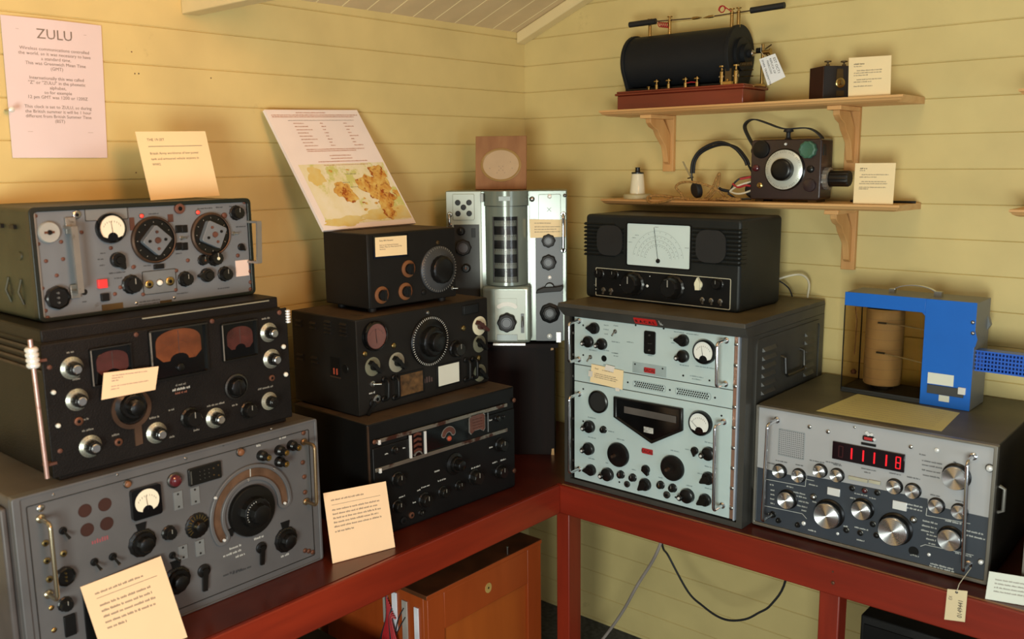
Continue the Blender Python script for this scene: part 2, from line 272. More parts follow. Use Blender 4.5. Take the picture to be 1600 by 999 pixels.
# ------------------------------------------------------------------ control builders (front face: x right, z up, -y towards the viewer)
class Ctx:
    pass
def disc(mb, x, z, prof, k, seg=24, y=0, **kw): return mb.lathe((x, y, z), prof, k, seg, **kw)
def k_knob(c, x, z, rw, r, style='fl', ang=-45, mat='black', bar='black', dot=None, dark=0, skirt=0):
    b = MB(); a = math.radians(ang); name = 'knob'
    if style == 'fl':
        b.lathe((x, 0, z), [(r, 0), (r, .15*r), (.84*r, .25*r), (.80*r, .95*r), (.7*r, 1.08*r)], 'bakelite', 32, flute=.04, nf=12)
        b.box(x-.05*r, x+.05*r, -1.1*r, -1.07*r, z+.1*r, z+.68*r, 't_dim')
    elif style == 'skirt':
        b.lathe((x, 0, z), [(r, 0), (r, .08*r), (.72*r, .3*r)], 'skirtalu' if not dark else 'greengrey2', 32, ks=['skirtalu' if not dark else 'greengrey2']*3)
        for q in range(20):
            t = 2*PI*q/20; p = Vector((x+math.cos(t)*.86*r, -.2*r, z+math.sin(t)*.86*r)); b.lathe(p, [(.022*r, 0), (.02*r, .04*r)], 'needle', 5)
        b.lathe((x, -.28*r, z), [(.62*r, 0), (.58*r, .75*r), (.52*r, .8*r)], 'bakelite', 32, flute=.04, nf=12)
    elif style == 'ptr':
        b.lathe((x, 0, z), [(r*.95, 0), (r*.9, .5*r), (.8*r, .55*r)], 'bakelite', 24)
        d = Vector((math.cos(a), 0, math.sin(a))); n = Vector((-math.sin(a), 0, math.cos(a))); o = Vector((x, 0, z))
        pts = [o+n*.85*r-d*.1*r, o+d*1.35*r+n*.12*r, o+d*1.35*r-n*.12*r, o-n*.85*r-d*.1*r, o-d*.8*r-n*.35*r, o-d*.8*r+n*.35*r]
        b.prism([(p.x, p.z) for p in pts], -.75*r, -.02*r, 'bakelite'); b.lathe((x, -.7*r, z), [(.55*r, 0), (.45*r, .25*r)], 'bakelite', 16)
    elif style == 'crank':
        b.lathe((x, 0, z), [(r, 0), (r*.95, .6*r), (.8*r, .7*r)], 'bakelite', 24)
        o = (x+math.cos(a)*.85*r, -.1*r, z+math.sin(a)*.85*r)
        b.lathe(o, [(.46*r, 0), (.42*r, .85*r), (.3*r, .95*r)], 'bakelite', 16); b.lathe((o[0], -1.03*r, o[2]), [(.2*r, 0), (.18*r, .1*r)], 'whitemetal', 10)
    elif style == 'disc':
        b.lathe((x, 0, z), [(r, 0), (r, .22*r), (.94*r, .3*r), (.6*r, .34*r), (.3*r, .3*r)], 'bakelite', 40); b.lathe((x-.25*r, -.3*r, z-.08*r), [(.17*r, 0), (.12*r, .35*r)], 'copperdark', 14)
    elif style == 'alu':
        b.lathe((x, 0, z), [(r*1.12, 0), (r*1.12, .1*r), (1.0*r, .2*r), (.98*r, .62*r)], 'bakelite', 32, flute=.015, nf=32)
    elif style == 'double':
        b.lathe((x, 0, z), [(r, 0), (r, .1*r), (.72*r, .22*r), (.7*r, .5*r), (.66*r, .56*r)], 'bakelite', 36, flute=.02, nf=18); b.lathe((x, -.55*r, z), [(.5*r, 0), (.45*r, .5*r), (.36*r, .56*r)], 'bakelite', 28, flute=.04, nf=12)
    elif style == 'ringed':
        b.lathe((x, 0, z), [(r, 0), (r, .12*r), (.86*r, .16*r), (.84*r, .05*r)], 'bakelite', 32, ks=['bakelite', 'steeldark', 'bakelite', 'black']); b.lathe((x, -.05*r, z), [(.7*r, 0), (.6*r, .4*r), (.5*r, .45*r)], 'bakelite', 28, flute=.05, nf=8); b.box(x-.08*r, x+.08*r, -.6*r, -.4*r, z-.5*r, z+.5*r, 'bakelite')
    elif style == 'tabbed':
        b.lathe((x, 0, z), [(r, 0), (r, .1*r), (.8*r, .16*r), (.78*r, .35*r)], 'bakelite', 36, flute=.025, nf=24); b.lathe((x, -.3*r, z), [(.55*r, 0), (.5*r, .45*r), (.4*r, .5*r)], 'bakelite', 24, flute=.04, nf=10)
        b.prism([(x-.25*r, z+.9*r), (x+.25*r, z+.9*r), (x+.38*r, z+1.45*r), (x-.38*r, z+1.45*r)], -.12*r, 0, 'black')
        for q in range(14):
            t = PI*(.15+.7*q/13)+PI/2*0; b.lathe((x+math.cos(t)*.9*r, -.12*r, z+math.sin(t)*.9*r), [(.03*r, 0), (.03*r, .03*r)], 'brass', 5)
    elif style == 'lever':
        b.lathe((x, 0, z), [(r, 0), (r, .25*r), (.8*r, .35*r)], 'bakelite', 24); d = Vector((math.cos(a), 0, math.sin(a))); n = Vector((-math.sin(a), 0, math.cos(a))); o = Vector((x, 0, z))
        pts = [o+n*.42*r-d*.2*r, o+n*.34*r+d*2.9*r, o-n*.34*r+d*2.9*r, o-n*.42*r-d*.2*r]; b.prism([(p.x, p.z) for p in pts], -.7*r, -.3*r, 'bakelite'); b.lathe((x, -.3*r, z), [(.5*r, 0), (.5*r, .45*r)], 'bakelite', 14)
    elif style == 'bigmain':
        b.lathe((x, 0, z), [(r, 0), (r, .14*r), (.96*r, .2*r), (.62*r, .22*r)], 'bakelite', 48, flute=.008, nf=48); b.lathe((x, -.2*r, z), [(.6*r, 0), (.57*r, .28*r), (.52*r, .3*r)], 'bakelite', 40, flute=.03, nf=14); b.lathe((x, -.5*r, z), [(.4*r, 0), (.36*r, .28*r), (.3*r, .3*r)], 'bakelite', 30, flute=.04, nf=10)
        for q in range(10):
            t = PI*(.55+.6*q/9); b.lathe((x+math.cos(t)*.48*r, -.5*r, z+math.sin(t)*.48*r), [(.02*r, 0), (.02*r, .01*r)], 't_light', 5)
    elif style == 'brownring':
        b.lathe((x, 0, z), [(r, 0), (r, .12*r), (.8*r, .2*r)], 'brownring', 28); b.lathe((x, -.2*r, z), [(.62*r, 0), (.56*r, .25*r)], 'bakelite', 20)
        b.box(x-.16*r, x+.16*r, -.85*r, -.3*r, z-.62*r, z+.62*r, 'bakelite')
    elif style == 'disc_bar':
        b.lathe((x, 0, z), [(r, 0), (r, .08*r), (.92*r, .12*r)], mat, 32); d = Vector((math.cos(a), 0, math.sin(a))); n = Vector((-math.sin(a), 0, math.cos(a))); o = Vector((x, 0, z))
        pts = [o+n*.22*r-d*.85*r, o+n*.14*r+d*.95*r, o-n*.14*r+d*.95*r, o-n*.22*r-d*.85*r]; b.lathe((x, -.1*r, z), [(.4*r, 0), (.36*r, .4*r)], bar, 18); b.prism([(p.x, p.z) for p in pts], -.75*r, -.2*r, bar)
    elif style == 'ivory':
        b.lathe((x, 0, z), [(.75*r, 0), (.7*r, .4*r)], 'ivory', 20); b.prism([(x-.35*r, z-.9*r), (x+.45*r, z-.85*r), (x+.55*r, z+.3*r), (x, z+1.25*r), (x-.5*r, z+.3*r)], -.7*r, -.05*r, 'ivory')
    elif style == 'lobe':
        if skirt: b.lathe((x, 0, z), [(r, 0), (r, .1*r), (.8*r, .2*r)], 'black', 32, flute=.03, nf=8); r *= .75
        b.lathe((x, 0, z), [(r, 0), (r*.98, .5*r), (.85*r, .62*r)], 'rubber', 40, flute=.05, nf=8); b.lathe((x, -.55*r, z), [(.62*r, 0), (.6*r, .15*r), (.5*r, .16*r), (.45*r, .1*r)], 'slate_k', 32)
    o = b.build(name, c.root, c.off)
    if style == 'skirt' : MB().lathe((x, -1.05*r if not dark else -1.0*r, z), [(.4*r, 0), (.4*r, .08*r), (.34*r, .14*r)], 'alu' if not dark else 'bakelite', 24).build('knob_cap', o)
    if style == 'alu': MB().lathe((x, -.62*r, z), [(.98*r, 0), (.98*r, .1*r)]+[(.94*r*(1-q/40), .17*r+.012*r*math.sin(q*PI/2)) for q in range(40)], 'alu', 40).build('knob_cap', o)
    if dot: MB().lathe((x, -1.06*r, z), [(.22*r, 0), (.18*r, .1*r)], {'cream': 'ivory'}.get(dot, dot), 10).build('knob_dot', o)
    return o
def k_screw(c, x, z, rw, r, mat='steel'): return MB().lathe((x, 0, z), [(r, 0), (r*.95, .4*r), (.6*r, .62*r)], mat, 10).build('screw', c.root, c.off)
def k_lamp(c, x, z, rw, r, mat='redlamp'):
    o = MB().lathe((x, 0, z), [(r, 0), (r, .3*r), (.85*r, .4*r)], 'steeldark', 18).build('indicator_lamp', c.root, c.off); MB().lathe((x, -.38*r, z), [(.82*r, 0), (.7*r, .4*r), (.35*r, .62*r)], mat, 16).build('lens', o); return o
def k_jack(c, x, z, rw, r, mat='brass'): return MB().lathe((x, 0, z), [(r, 0), (r, .5*r), (.75*r, .6*r), (.42*r, .6*r), (.4*r, .2*r)], mat, 20, ks=[mat, mat, mat, 'black', 'black']).build('jack_socket', c.root, c.off)
def k_hole(c, x, z, rw, r, brown=0):
    k = 'm_side' if brown else 'black'
    return MB().lathe((x, 0, z), [(r, 0), (r, .0008), (.92*r, .0008), (.9*r, .0003)], k, 24).build('grille_hole' if brown else 'socket_hole', c.root, c.off)
def k_plate(c, x, z, rw, r, mat='greyplate', t=.0015, outline=0, frame=0, sub=None, holes=0, off=0):
    name = sub or ('name_plate' if not frame else 'framed_plate'); b = MB()
    if frame: b.box(x-rw*1.18, x+rw*1.18, -off-t*1.6, -off, z-r*1.18, z+r*1.18, 'black'); t = t*2.2
    b.box(x-rw, x+rw, -off-t, -off, z-r, z+r, mat)
    if outline:
        e = .0012; b.ring(rounded(x-rw+e, x+rw-e, z-r+e, z+r-e, .002), rounded(x-rw, x+rw, z-r, z+r, .002), -t-.0006, -t, 'steeldark')
    if holes:
        for s_ in (-1, 1): b.lathe((x, -t, z+s_*r*.7), [(.25*rw, 0), (.2*rw, .001)], 'steeldark', 8)
    return b.build(name, c.root, c.off, bevel=.0006 if t > .002 else 0)
def k_meter(c, x, z, rw, r, square=0, face='meterface', needle=95):
    b = MB()
    if square:
        b.prism(rounded(x-rw, x+rw, z-r, z+r, r*.18), -.010, 0, 'glossblack'); yy = -.010; fr = .82*min(r, rw)
    else: b.lathe((x, 0, z), [(r, 0), (r, .010), (.93*r, .014), (.86*r, .0145), (.84*r, .011)], 'glossblack', 40); yy = -.011; fr = .84*r
    o = b.build('meter', c.root, c.off)
    f = MB(); pts = []
    for q in range(33):
        t = math.radians(-38+256*q/32); pts.append((x+fr*math.cos(t), z+fr*math.sin(t)+(.08*r if square else 0)))
    for q in range(9):
        t = math.radians(215-70*q/8*0-250*q/8*0); 
    for q in range(9): t = math.radians(180-180*q/8); pts.append((x+.36*r*math.cos(t), z-.62*r+.36*r*math.sin(t)+(.08*r if square else 0)))
    if face == 'dialredgrey': pts = [(x+fr*math.cos(2*PI*q/32), z+fr*math.sin(2*PI*q/32)) for q in range(32)]
    f.prism(pts, yy-.0006, yy+.001, face)
    for q in range(9):
        t = math.radians(150-120*q/8); f.box(x+.66*r*math.cos(t)-.012*r, x+.66*r*math.cos(t)+.012*r, yy-.0009, yy-.0006, z-.15*r+.62*r*math.sin(t)-.06*r, z-.15*r+.62*r*math.sin(t)+.06*r, 'ink')
    f.build('meter_face', o)
    t = math.radians(needle); d = Vector((math.cos(t), 0, math.sin(t))); n = Vector((-d.z, 0, d.x))*.018*r; p0 = Vector((x, 0, z-.45*r)); p1 = p0+d*.95*r
    MB().prism([((p0+n).x, (p0+n).z), ((p1+n*.3).x, (p1+n*.3).z), ((p1-n*.3).x, (p1-n*.3).z), ((p0-n).x, (p0-n).z)], yy-.002, yy-.0014, 'needle').build('needle', o); return o
def k_handle(c, pts, out=.04, mat='steel', flat=0):
    (x0, z0), (x1, z1) = pts; b = MB(); r = .0042 if not flat else .0045; P = []
    cr = .010; o = Vector
    A, B_ = o((x0, 0, z0)), o((x1, 0, z1)); d = (B_-A).normalized(); N = o((0, -1, 0))
    if flat:
        hw = .006; t = .0025
        for a_, b_ in ((A, A+N*out), (A+N*out, B_+N*out), (B_+N*out, B_)):
            u = (b_-a_).normalized(); s_ = o((1, 0, 0)) if abs(u.x) < .5 else o((0, 0, 1)); w_ = u.cross(s_).normalized()
            vs = [p+s_*hw*i+w_*t*j for p in (a_-u*t*.0, b_+u*t*.5) for i in (-1, 1) for j in (-1, 1)]
            b.add(vs, [(0, 1, 3, 2), (4, 6, 7, 5), (0, 4, 5, 1), (2, 3, 7, 6), (0, 2, 6, 4), (1, 5, 7, 3)], mat)
    else:
        P = [A, A+N*(out-cr)]
        for q in range(1, 6): t = PI/2*q/6; P.append(A+N*(out-cr+cr*math.sin(t))+d*(cr-cr*math.cos(t)))
        P.append(A+N*out+d*cr); P.append(B_+N*out-d*cr)
        for q in range(1, 6): t = PI/2*q/6; P.append(B_+N*(out-cr+cr*math.cos(t))-d*(cr-cr*math.sin(t)))
        P += [B_+N*(out-cr), B_]
        b.tube(P, r, mat, 12)
        for e in (A, B_): b.lathe(e, [(r*1.9, 0), (r*1.9, .004), (r*1.3, .006)], mat, 16)
    return b.build('handle', c.root, c.off)
def k_toggle(c, x, z, rw, r, ang=0, black=0):
    a = math.radians(ang); d = Vector((math.cos(a)*.9, -1.0, math.sin(a)*.9)).normalized(); b = MB(); m = 'steel' if not black else 'black'
    b.lathe((x, 0, z), [(r, 0), (r, .35*r), (.6*r, .45*r), (.5*r, .8*r)], 'steel' if not black else 'black', 14)
    p = Vector((x, -.6*r, z)); b.tube([p, p+d*1.4*r, p+d*2.6*r], [.28*r, .32*r, .42*r], m, 10); return b.build('toggle_switch', c.root, c.off)
def k_text(c, x, z, rw, r, ink='light'):
    m = MB(); dashes(m, x-rw, x+rw, z, r, c.ty, 't_'+ink); m.build('panel_lettering', c.root, c.off, smooth=False)
def k_disc_socket(c, x, z, rw, r):
    o = MB().lathe((x, 0, z), [(r, 0), (r, .006), (.92*r, .009)], 'sockgrey', 36).build('insulator_socket', c.root, c.off); b = MB(); b.lathe((x, -.009, z), [(.24*r, 0), (.2*r, .003)], 'black', 16); b.box(x-.5*r, x+.4*r, -.011, -.009, z-.1*r, z+.1*r, 'copper'); b.build('terminal', o); return o
def k_round_socket(c, x, z, rw, r, brass=0):
    o = MB().lathe((x, 0, z), [(r, 0), (r, .010), (.88*r, .012), (.84*r, .008)], 'bakelite', 28, flute=.03, nf=8).build('multipin_socket', c.root, c.off); b = MB()
    for q in range(3): b.lathe((x, -.008, z+(q-1)*.42*r), [(.13*r, 0), (.1*r, .003)], 'brass' if brass else 'steel', 10)
    b.build('pin', o); return o
def ngon(cx, cz, r, n, rot=0, rr=.0): return [(cx+r*math.cos(2*PI*q/n+rot), cz+r*math.sin(2*PI*q/n+rot)) for q in range(n)]
def k_bigdial(c, x, z, rw, r, plate=None, copper=0, ticks=0, inner=None, grey=0):
    b = MB()
    if copper: b.lathe((x, 0, z), [(r, 0), (r, .007), (.94*r, .010), (.9*r, .009), (.88*r, .006)], 'copperdark', 56, ks=['copperdark', 'copperdark', 'copperdark', 'bakelite', 'bakelite'])
    else: b.lathe((x, 0, z), [(r, 0), (r, .004), (.9*r, .008), (.62*r, .012)], 'greydial' if grey else 'bakelite', 56)
    o = b.build('tuning_dial', c.root, c.off); t = MB(); n = 24 if copper else (48 if grey else 60)
    for q in range(n):
        a = 2*PI*q/n; major = q % 5 == 0; d = Vector((math.cos(a), 0, math.sin(a))); s_ = Vector((-d.z, 0, d.x))*r*(.012 if ticks != 2 else .015)
        if copper: r0, r1, yy = .74*r, .80*r, -.0066
        elif ticks == 2: r0, r1, yy = .89*r, .985*r, -.0095
        else: r0, r1, yy = (.82 if major else .88)*r, .98*r, -.0095
        if copper and q % 2: continue
        ce = Vector((x, 0, z)); y0 = -.0066 if copper else -.0075
        t.face([(p.x, -.0075+( -.0015 if 0 else 0) if copper else yy+.0015, p.z) for p in (ce+d*r0-s_, ce+d*r1-s_, ce+d*r1+s_, ce+d*r0+s_)], 't_light' if ticks == 2 else ('t_dim' if not copper else 't_dim'))
    t.build('dial_markings', o)
    if plate:
        ps, rot = plate; cz = z; pr = r*ps*1.25; b = MB(); loop = []
        for q in range(4):
            a = rot+PI/2*q
            for e in (-.16, -.06, .06, .16): loop.append((x+pr*.98*math.cos(a+e)*(1-.06*(abs(e) > .1)), z+pr*.98*math.sin(a+e)*(1-.06*(abs(e) > .1))))
        b.prism(loop, -.020, -.006, 'panel_a'); p = b.build('dial_plate', o, bevel=.001); s_ = MB(); s_.lathe((x, -.02, z), [(.14*r, 0), (.12*r, .003)], 'rust', 14)
        for q in range(4): a = rot+PI/2*q; s_.lathe((x+.36*r*math.cos(a), -.02, z+.36*r*math.sin(a)), [(.07*r, 0), (.06*r, .002)], 'rust' if q % 2 else 'black', 10)
        s_.build('plate_screw', p)
    if inner:
        b = MB(); b.lathe((x, -.011, z), [(inner*r, 0), (inner*r*.96, .014), (inner*r*.85, .017), (inner*r*.7, .018)], 'bakelite', 40, flute=.02, nf=16)
        if not grey: b.lathe((x, -.028, z), [(inner*r*.62, 0), (inner*r*.58, .014), (inner*r*.5, .016)], 'bakelite', 30, flute=.03, nf=12)
        b.build('dial_knob', o)
    return o
def k_dialknob(c, x, z, rw, r, mat='brass'):
    b = MB(); b.lathe((x, 0, z), [(r, 0), (r, .1*r), (.9*r, .16*r)], 'bakelite', 36, flute=.02, nf=18)
    for q in range(12):
        t = math.radians(20+200*q/11); d = Vector((math.cos(t), 0, math.sin(t))); p = Vector((x, -.17*r, z))+d*.72*r; n = Vector((-d.z, 0, d.x)); b.face([p-d*.16*r-n*.05*r, p+d*.16*r-n*.05*r, p+d*.16*r+n*.05*r, p-d*.16*r+n*.05*r], mat)
    b.lathe((x, -.15*r, z), [(.42*r, 0), (.38*r, .5*r), (.3*r, .55*r)], 'bakelite', 24, flute=.04, nf=10); return b.build('knob', c.root, c.off)
def k_escutcheon(c, x, z, rw, r, mat='copperdark'):
    b = MB(); n = 40; b.ring(ngon(x, z, .78*r, n), ngon(x, z, r, n), -.004, 0, mat); b.prism([(x+.05*r, z-1.9*r), (x+.42*r, z-1.85*r), (x+.42*r, z-.75*r), (x+.05*r, z-.8*r)], -.0036, 0, mat); return b.build('dial_escutcheon', c.root, c.off)
def k_arch_window(c, x, z, rw, r, win=(0, 0, .7, .6), mat='dialred', hub=0):
    b = MB(); b.ring(rounded(x-rw*.93, x+rw*.93, z-r*.93, z+r*.93, r*.08), rounded(x-rw, x+rw, z-r, z+r, r*.1), -.008, 0, 'bakelite'); b.prism(rounded(x-rw*.93, x+rw*.93, z-r*.93, z+r*.93, r*.08), -.002, 0, 'glossblack')
    o = b.build('dial_frame', c.root, c.off); cx, cz, ww, wh = x+win[0]*rw, z+win[1]*r, win[2]*rw, win[3]*r; up = []
    for q in range(17): t = PI*q/16; up.append((cx+ww*math.cos(t), cz+wh*.1+wh*.9*math.sin(t)**.75))
    up += [(cx-ww, cz-wh*.55), (cx-ww*.72, cz-wh*.95)]
    for q in range(9): t = PI-PI*q/8; up.append((cx+ww*.42*math.cos(t), cz-wh*.95+wh*.42*math.sin(t)))
    up += [(cx+ww*.72, cz-wh*.95), (cx+ww, cz-wh*.55)]
    f = MB(); f.prism(up, -.0034, -.002, mat); f.box(cx-.0006, cx+.0006, -.0036, -.0034, cz-wh*.5, cz+wh*.9, 'ink')
    for q in range(4):
        rr = wh*(.55+.12*q)
        for k_ in range(14): t = math.radians(35+110*k_/13); f.box(cx+rr*1.3*math.cos(t)-.0012, cx+rr*1.3*math.cos(t)+.0012, -.0036, -.0034, cz-.3*wh+rr*math.sin(t)-.0004, cz-.3*wh+rr*math.sin(t)+.0004, 'm_side')
    f.build('dial_scale', o)
    s_ = MB(); s_.box(x-rw*1.0, x-rw*.95, -.0095, -.008, z-r*.92, z+r*.92, 'steelpaint'); s_.box(x-rw, x+rw, -.0095, -.008, z+r*.93, z+r*.98, 'steeldark'); s_.build('frame_edge', o)
    if hub: MB().lathe((x, -.002, z-r*.62), [(.17*r, 0), (.15*r, .004), (.1*r, .005)], 'bakelite', 16).build('dial_hub', o)
    return o
def k_rod(c, pts, mat='pinkmetal', collar=None):
    (x0, z0), (x1, z1) = pts; b = MB(); y = -.006; P = lambda t: Vector((x0+(x1-x0)*t, y, z0+(z1-z0)*t)); b.tube([P(-.005), P(.5), P(1)], .0042, mat, 10); o = b.build('flange_edge_rod', c.root, c.off)  # pale pinkish rod added in place of a bright reflection along the flange edge
    m = MB()
    for q in range(4): t = .80+.036*q; m.lathe(P(t), [(.009, 0), (.0115, .003), (.0115, .007), (.009, .0098)], 'whitemetal', 20, ax=(0, 0, 1))
    m.build('rod_collar', o); m = MB(); m.box(x0-.0, .006, -.004, .012, z0+.02, z0+.025, 'rust'); m.box(x1, .006, -.004, .012, z1-.045, z1-.040, 'rust'); m.build('rod_bracket', o)
def k_beads(c, pts):
    (x, z1), (_, z0) = pts; b = MB()
    for q in range(5): b.lathe((x+.003, -.001, z0+(z1-z0)*q/5), [(.003, 0), (.006, .0015), (.006, .0045), (.003, .0062)], 'whitemetal', 14, ax=(0, 0, 1))
    b.build('hinge_knuckle', c.root, c.off)
def k_plug_plate(c, x, z, rw, r):
    o = MB().prism(rounded(x-rw, x+rw, z-r, z+r, .003), -.007, 0, 'bakelite').build('terminal_plate', c.root, c.off, bevel=.001); b = MB()
    for i in range(3):
        for j in range(3): b.lathe((x-.35*rw+i*.28*rw, -.007, z-.45*r+j*.45*r), [(.0011, 0), (.001, .0008)], 'steel', 6)
    for sx, sz in ((.5, -.4), (.5, .4), (.8, -.6), (.8, .6)): b.lathe((x+sx*rw, -.007, z+sz*r), [(.0018, 0), (.0015, .0012)], 'brassdark', 8)
    b.box(x-.93*rw, x-.86*rw, -.0085, -.007, z-.75*r, z+.75*r, 'steel'); b.build('contact', o)
def arc_band(cx, cz, r0, r1, a0, a1, n=36):
    ts = [math.radians(a0+(a1-a0)*q/n) for q in range(n+1)]; rm = (r0+r1)/2; h = (r1-r0)/2; P = [(cx+r1*math.cos(t), cz+r1*math.sin(t)) for t in ts]
    for q in range(1, 8): e = ts[-1]; t = PI*q/8; P.append((cx+rm*math.cos(e)+h*math.cos(e+t), cz+rm*math.sin(e)+h*math.sin(e+t)))
    P += [(cx+r0*math.cos(t), cz+r0*math.sin(t)) for t in reversed(ts)]
    for q in range(1, 8): e = ts[0]; t = PI+PI*q/8; P.append((cx+rm*math.cos(e)+h*math.cos(e+t), cz+rm*math.sin(e)+h*math.sin(e+t)))
    return P
def k_arc_dial(c, x, z, rw, r, hw=44):
    h = r*hw/240; o_ = arc_band(x, z, r-h*1.15, r+h*1.15, -2, 207); i_ = arc_band(x, z, r-h*.62, r+h*.62, -2, 207)
    o = MB().ring(i_, o_, -.007, 0, 'panel_c').build('scale_frame', c.root, c.off, bevel=.0015)
    f = MB(); f.prism(i_, -.0015, 0, 'bronze'); t = math.radians(88); d = Vector((math.cos(t), 0, math.sin(t))); n = Vector((-d.z, 0, d.x))*.001; p = Vector((x, -.002, z)); f.face([p+d*(r-.6*h)-n, p+d*(r+.6*h)-n, p+d*(r+.6*h)+n, p+d*(r-.6*h)+n], 't_light'); f.build('tuning_scale', o)
    s_ = MB()
    for a, rr in ((95, .84), (148, 1.19), (52, 1.16), (-6, 1.0), (212, 1.0)): t = math.radians(a); s_.lathe((x+r*rr*math.cos(t), -.004, z+r*rr*math.sin(t)), [(.0035, 0), (.003, .003)], 'whitemetal', 10)
    s_.build('frame_screw', o)
def k_tab(c, x, z, rw, r): MB().prism([(x-r, z+.6*r), (x+r, z+r), (x+.2*r, z-r)], -.006, 0, 'black').build('index_tab', c.root, c.off)
def k_post(c, x, z, rw, r):
    o = MB().lathe((x, 0, z), [(r, 0), (r*.9, .012), (r*.55, .016), (r*.55, .022)], 'bakelite', 22).build('binding_post', c.root, c.off); MB().lathe((x, -.022, z), [(.62*r, 0), (.62*r, .008), (.5*r, .010), (.3*r, .010), (.25*r, .013)], 'bakelite', 18, ks=['bakelite', 'bakelite', 'brass', 'brass', 'brass']).build('post_cap', o)
def k_drum_window(c, x, z, rw, r):
    b = MB(); b.box(x-rw, x+rw, -.002, 0, z-r, z+r, 'glossblack'); o = b.build('drum_dial', c.root, c.off)
    for s_ in (-1, 1): MB().box(x+s_*rw*.95-.0028, x+s_*rw*.95+.0028, -.006, -.001, z-r*.95, z+r*.9, 'whitemetal').build('side_trim', o)
    d = MB()
    for q in range(4):
        zz = z-r*.65+q*r*.43; d.prism([(x-.5*rw, zz), (x, zz+.12*r), (x+.5*rw, zz), (x+.5*rw, zz+.22*r), (x, zz+.34*r), (x-.5*rw, zz+.22*r)], -.003, -.001, 'dialbrown')
    d.prism(arc_band(x, z-r*.98, rw*.42, rw*.55, 20, 160, 12), -.005, -.001, 'steelpaint'); d.build('drum_scale', o)
def k_arch_meter(c, x, z, rw, r, mat='dialbrown'):
    P = arc_band(x, z-r*.7, r*.55, r*1.5, 18, 162, 16); o = MB().prism(P, -.003, 0, 'steelpaint').build('signal_meter', c.root, c.off); MB().prism(arc_band(x, z-r*.7, r*.7, r*1.38, 20, 160, 16), -.004, -.001, mat).build('meter_face', o)
def k_shield_window(c, x, z, rw, r, mat='dialbrown'):
    def sh(s_): return [(x-rw*s_, z+r*.75*s_), (x-rw*.7*s_, z+r*s_), (x+rw*.7*s_, z+r*s_), (x+rw*s_, z+r*.75*s_), (x+rw*s_, z-r*.75*s_), (x+rw*.8*s_, z-r*s_), (x+rw*.35*s_, z-r*.7*s_), (x-rw*.35*s_, z-r*.7*s_), (x-rw*.8*s_, z-r*s_), (x-rw*s_, z-r*.75*s_)]
    o = MB().prism(sh(1), -.003, 0, 'steelpaint').build('band_window', c.root, c.off); m = MB(); m.prism(sh(.92), -.004, -.001, mat)
    for q in range(4): dashes(m, x-rw*.6, x+rw*.6, z-r*.4+q*r*.3, .0012, -.0042, 'm_side')
    m.build('band_scale', o)
def k_rocker(c, x, z, rw, r):
    o = MB().prism(rounded(x-rw, x+rw, z-r, z+r, rw*.3), -.004, 0, 'bakelite').build('fuse_panel', c.root, c.off); m = MB()
    for s_ in (-1, 1): m.lathe((x, -.004, z+s_*r*.65), [(.003, 0), (.0026, .002)], 'steel', 10)
    m.box(x-.15*rw, x+.4*rw, -.008, -.004, z-.1*r, z+.02*r, 'steeldark'); m.build('fuse_contact', o)
def k_redplate(c, x, z, rw, r):
    o = MB().box(x-rw, x+rw, -.003, 0, z-r, z+r, 'redplate').build('maker_plate', c.root, c.off); m = MB(); text_on(m, 'RACAL', x, z-r*.6, -.0033, r*1.7, 'm_side', 'CENTER'); m.build('lettering', o)
def k_speaker(c, x, z, rw, r):
    b = MB(); b.lathe((x, 0, z), [(r, 0), (r, .006), (.9*r, .008), (.84*r, .004)], 'bakelite', 44, ks=['bakelite', 'bakelite', 'black', 'matteblack']); b.build('loudspeaker', c.root, c.off)
def k_vent(c, x, z, rw, r):
    o = MB().ring(rounded(x-rw*.97, x+rw*.97, z-r*.9, z+r*.9, r*.7), rounded(x-rw, x+rw, z-r, z+r, r*.8), -.001, 0, 'greylight').build('ventilation_grille', c.root, c.off); m = MB()
    for j in range(3):
        for i in range(14):
            xx = x-rw*.86+(i+.5*(j % 2))*rw*1.70/13.5; m.lathe((xx, -.0002, z+(j-1)*r*.55), [(.0023, 0), (.0023, .0006)], 'black', 8)
    m.build('vent_holes', o)
def k_gpanel(c, pts):
    x0 = (pts[0][0]+pts[3][0])/2; x1 = (pts[1][0]+pts[2][0])/2; z1 = (pts[0][1]+pts[1][1])/2; z0 = (pts[2][1]+pts[3][1])/2; c.gp = (x0, x1, z0, z1)
    c.seams = []
def k_gseam(c, pts): c.seams.append((pts[0][1]+pts[1][1])/2)
def k_penta(c, pts):
    cx = sum(p[0] for p in pts)/5; cz = sum(p[1] for p in pts)/5+.005; inn = [(cx+(x-cx)*.9, cz+(z-cz)*.88) for x, z in pts]
    o = MB().ring(inn, pts, -.009, 0, 'bakelite').build('dial_window', c.root, c.off, bevel=.0025); MB().prism(inn, -.003, 0, 'glossblack').build('window_glass', o)
def k_redlabel(c, pts):
    x0, x1, z0, z1 = pts[0][0], pts[1][0], pts[3][1], pts[0][1]; c.red = ((x0+x1)/2, (z0+z1)/2)
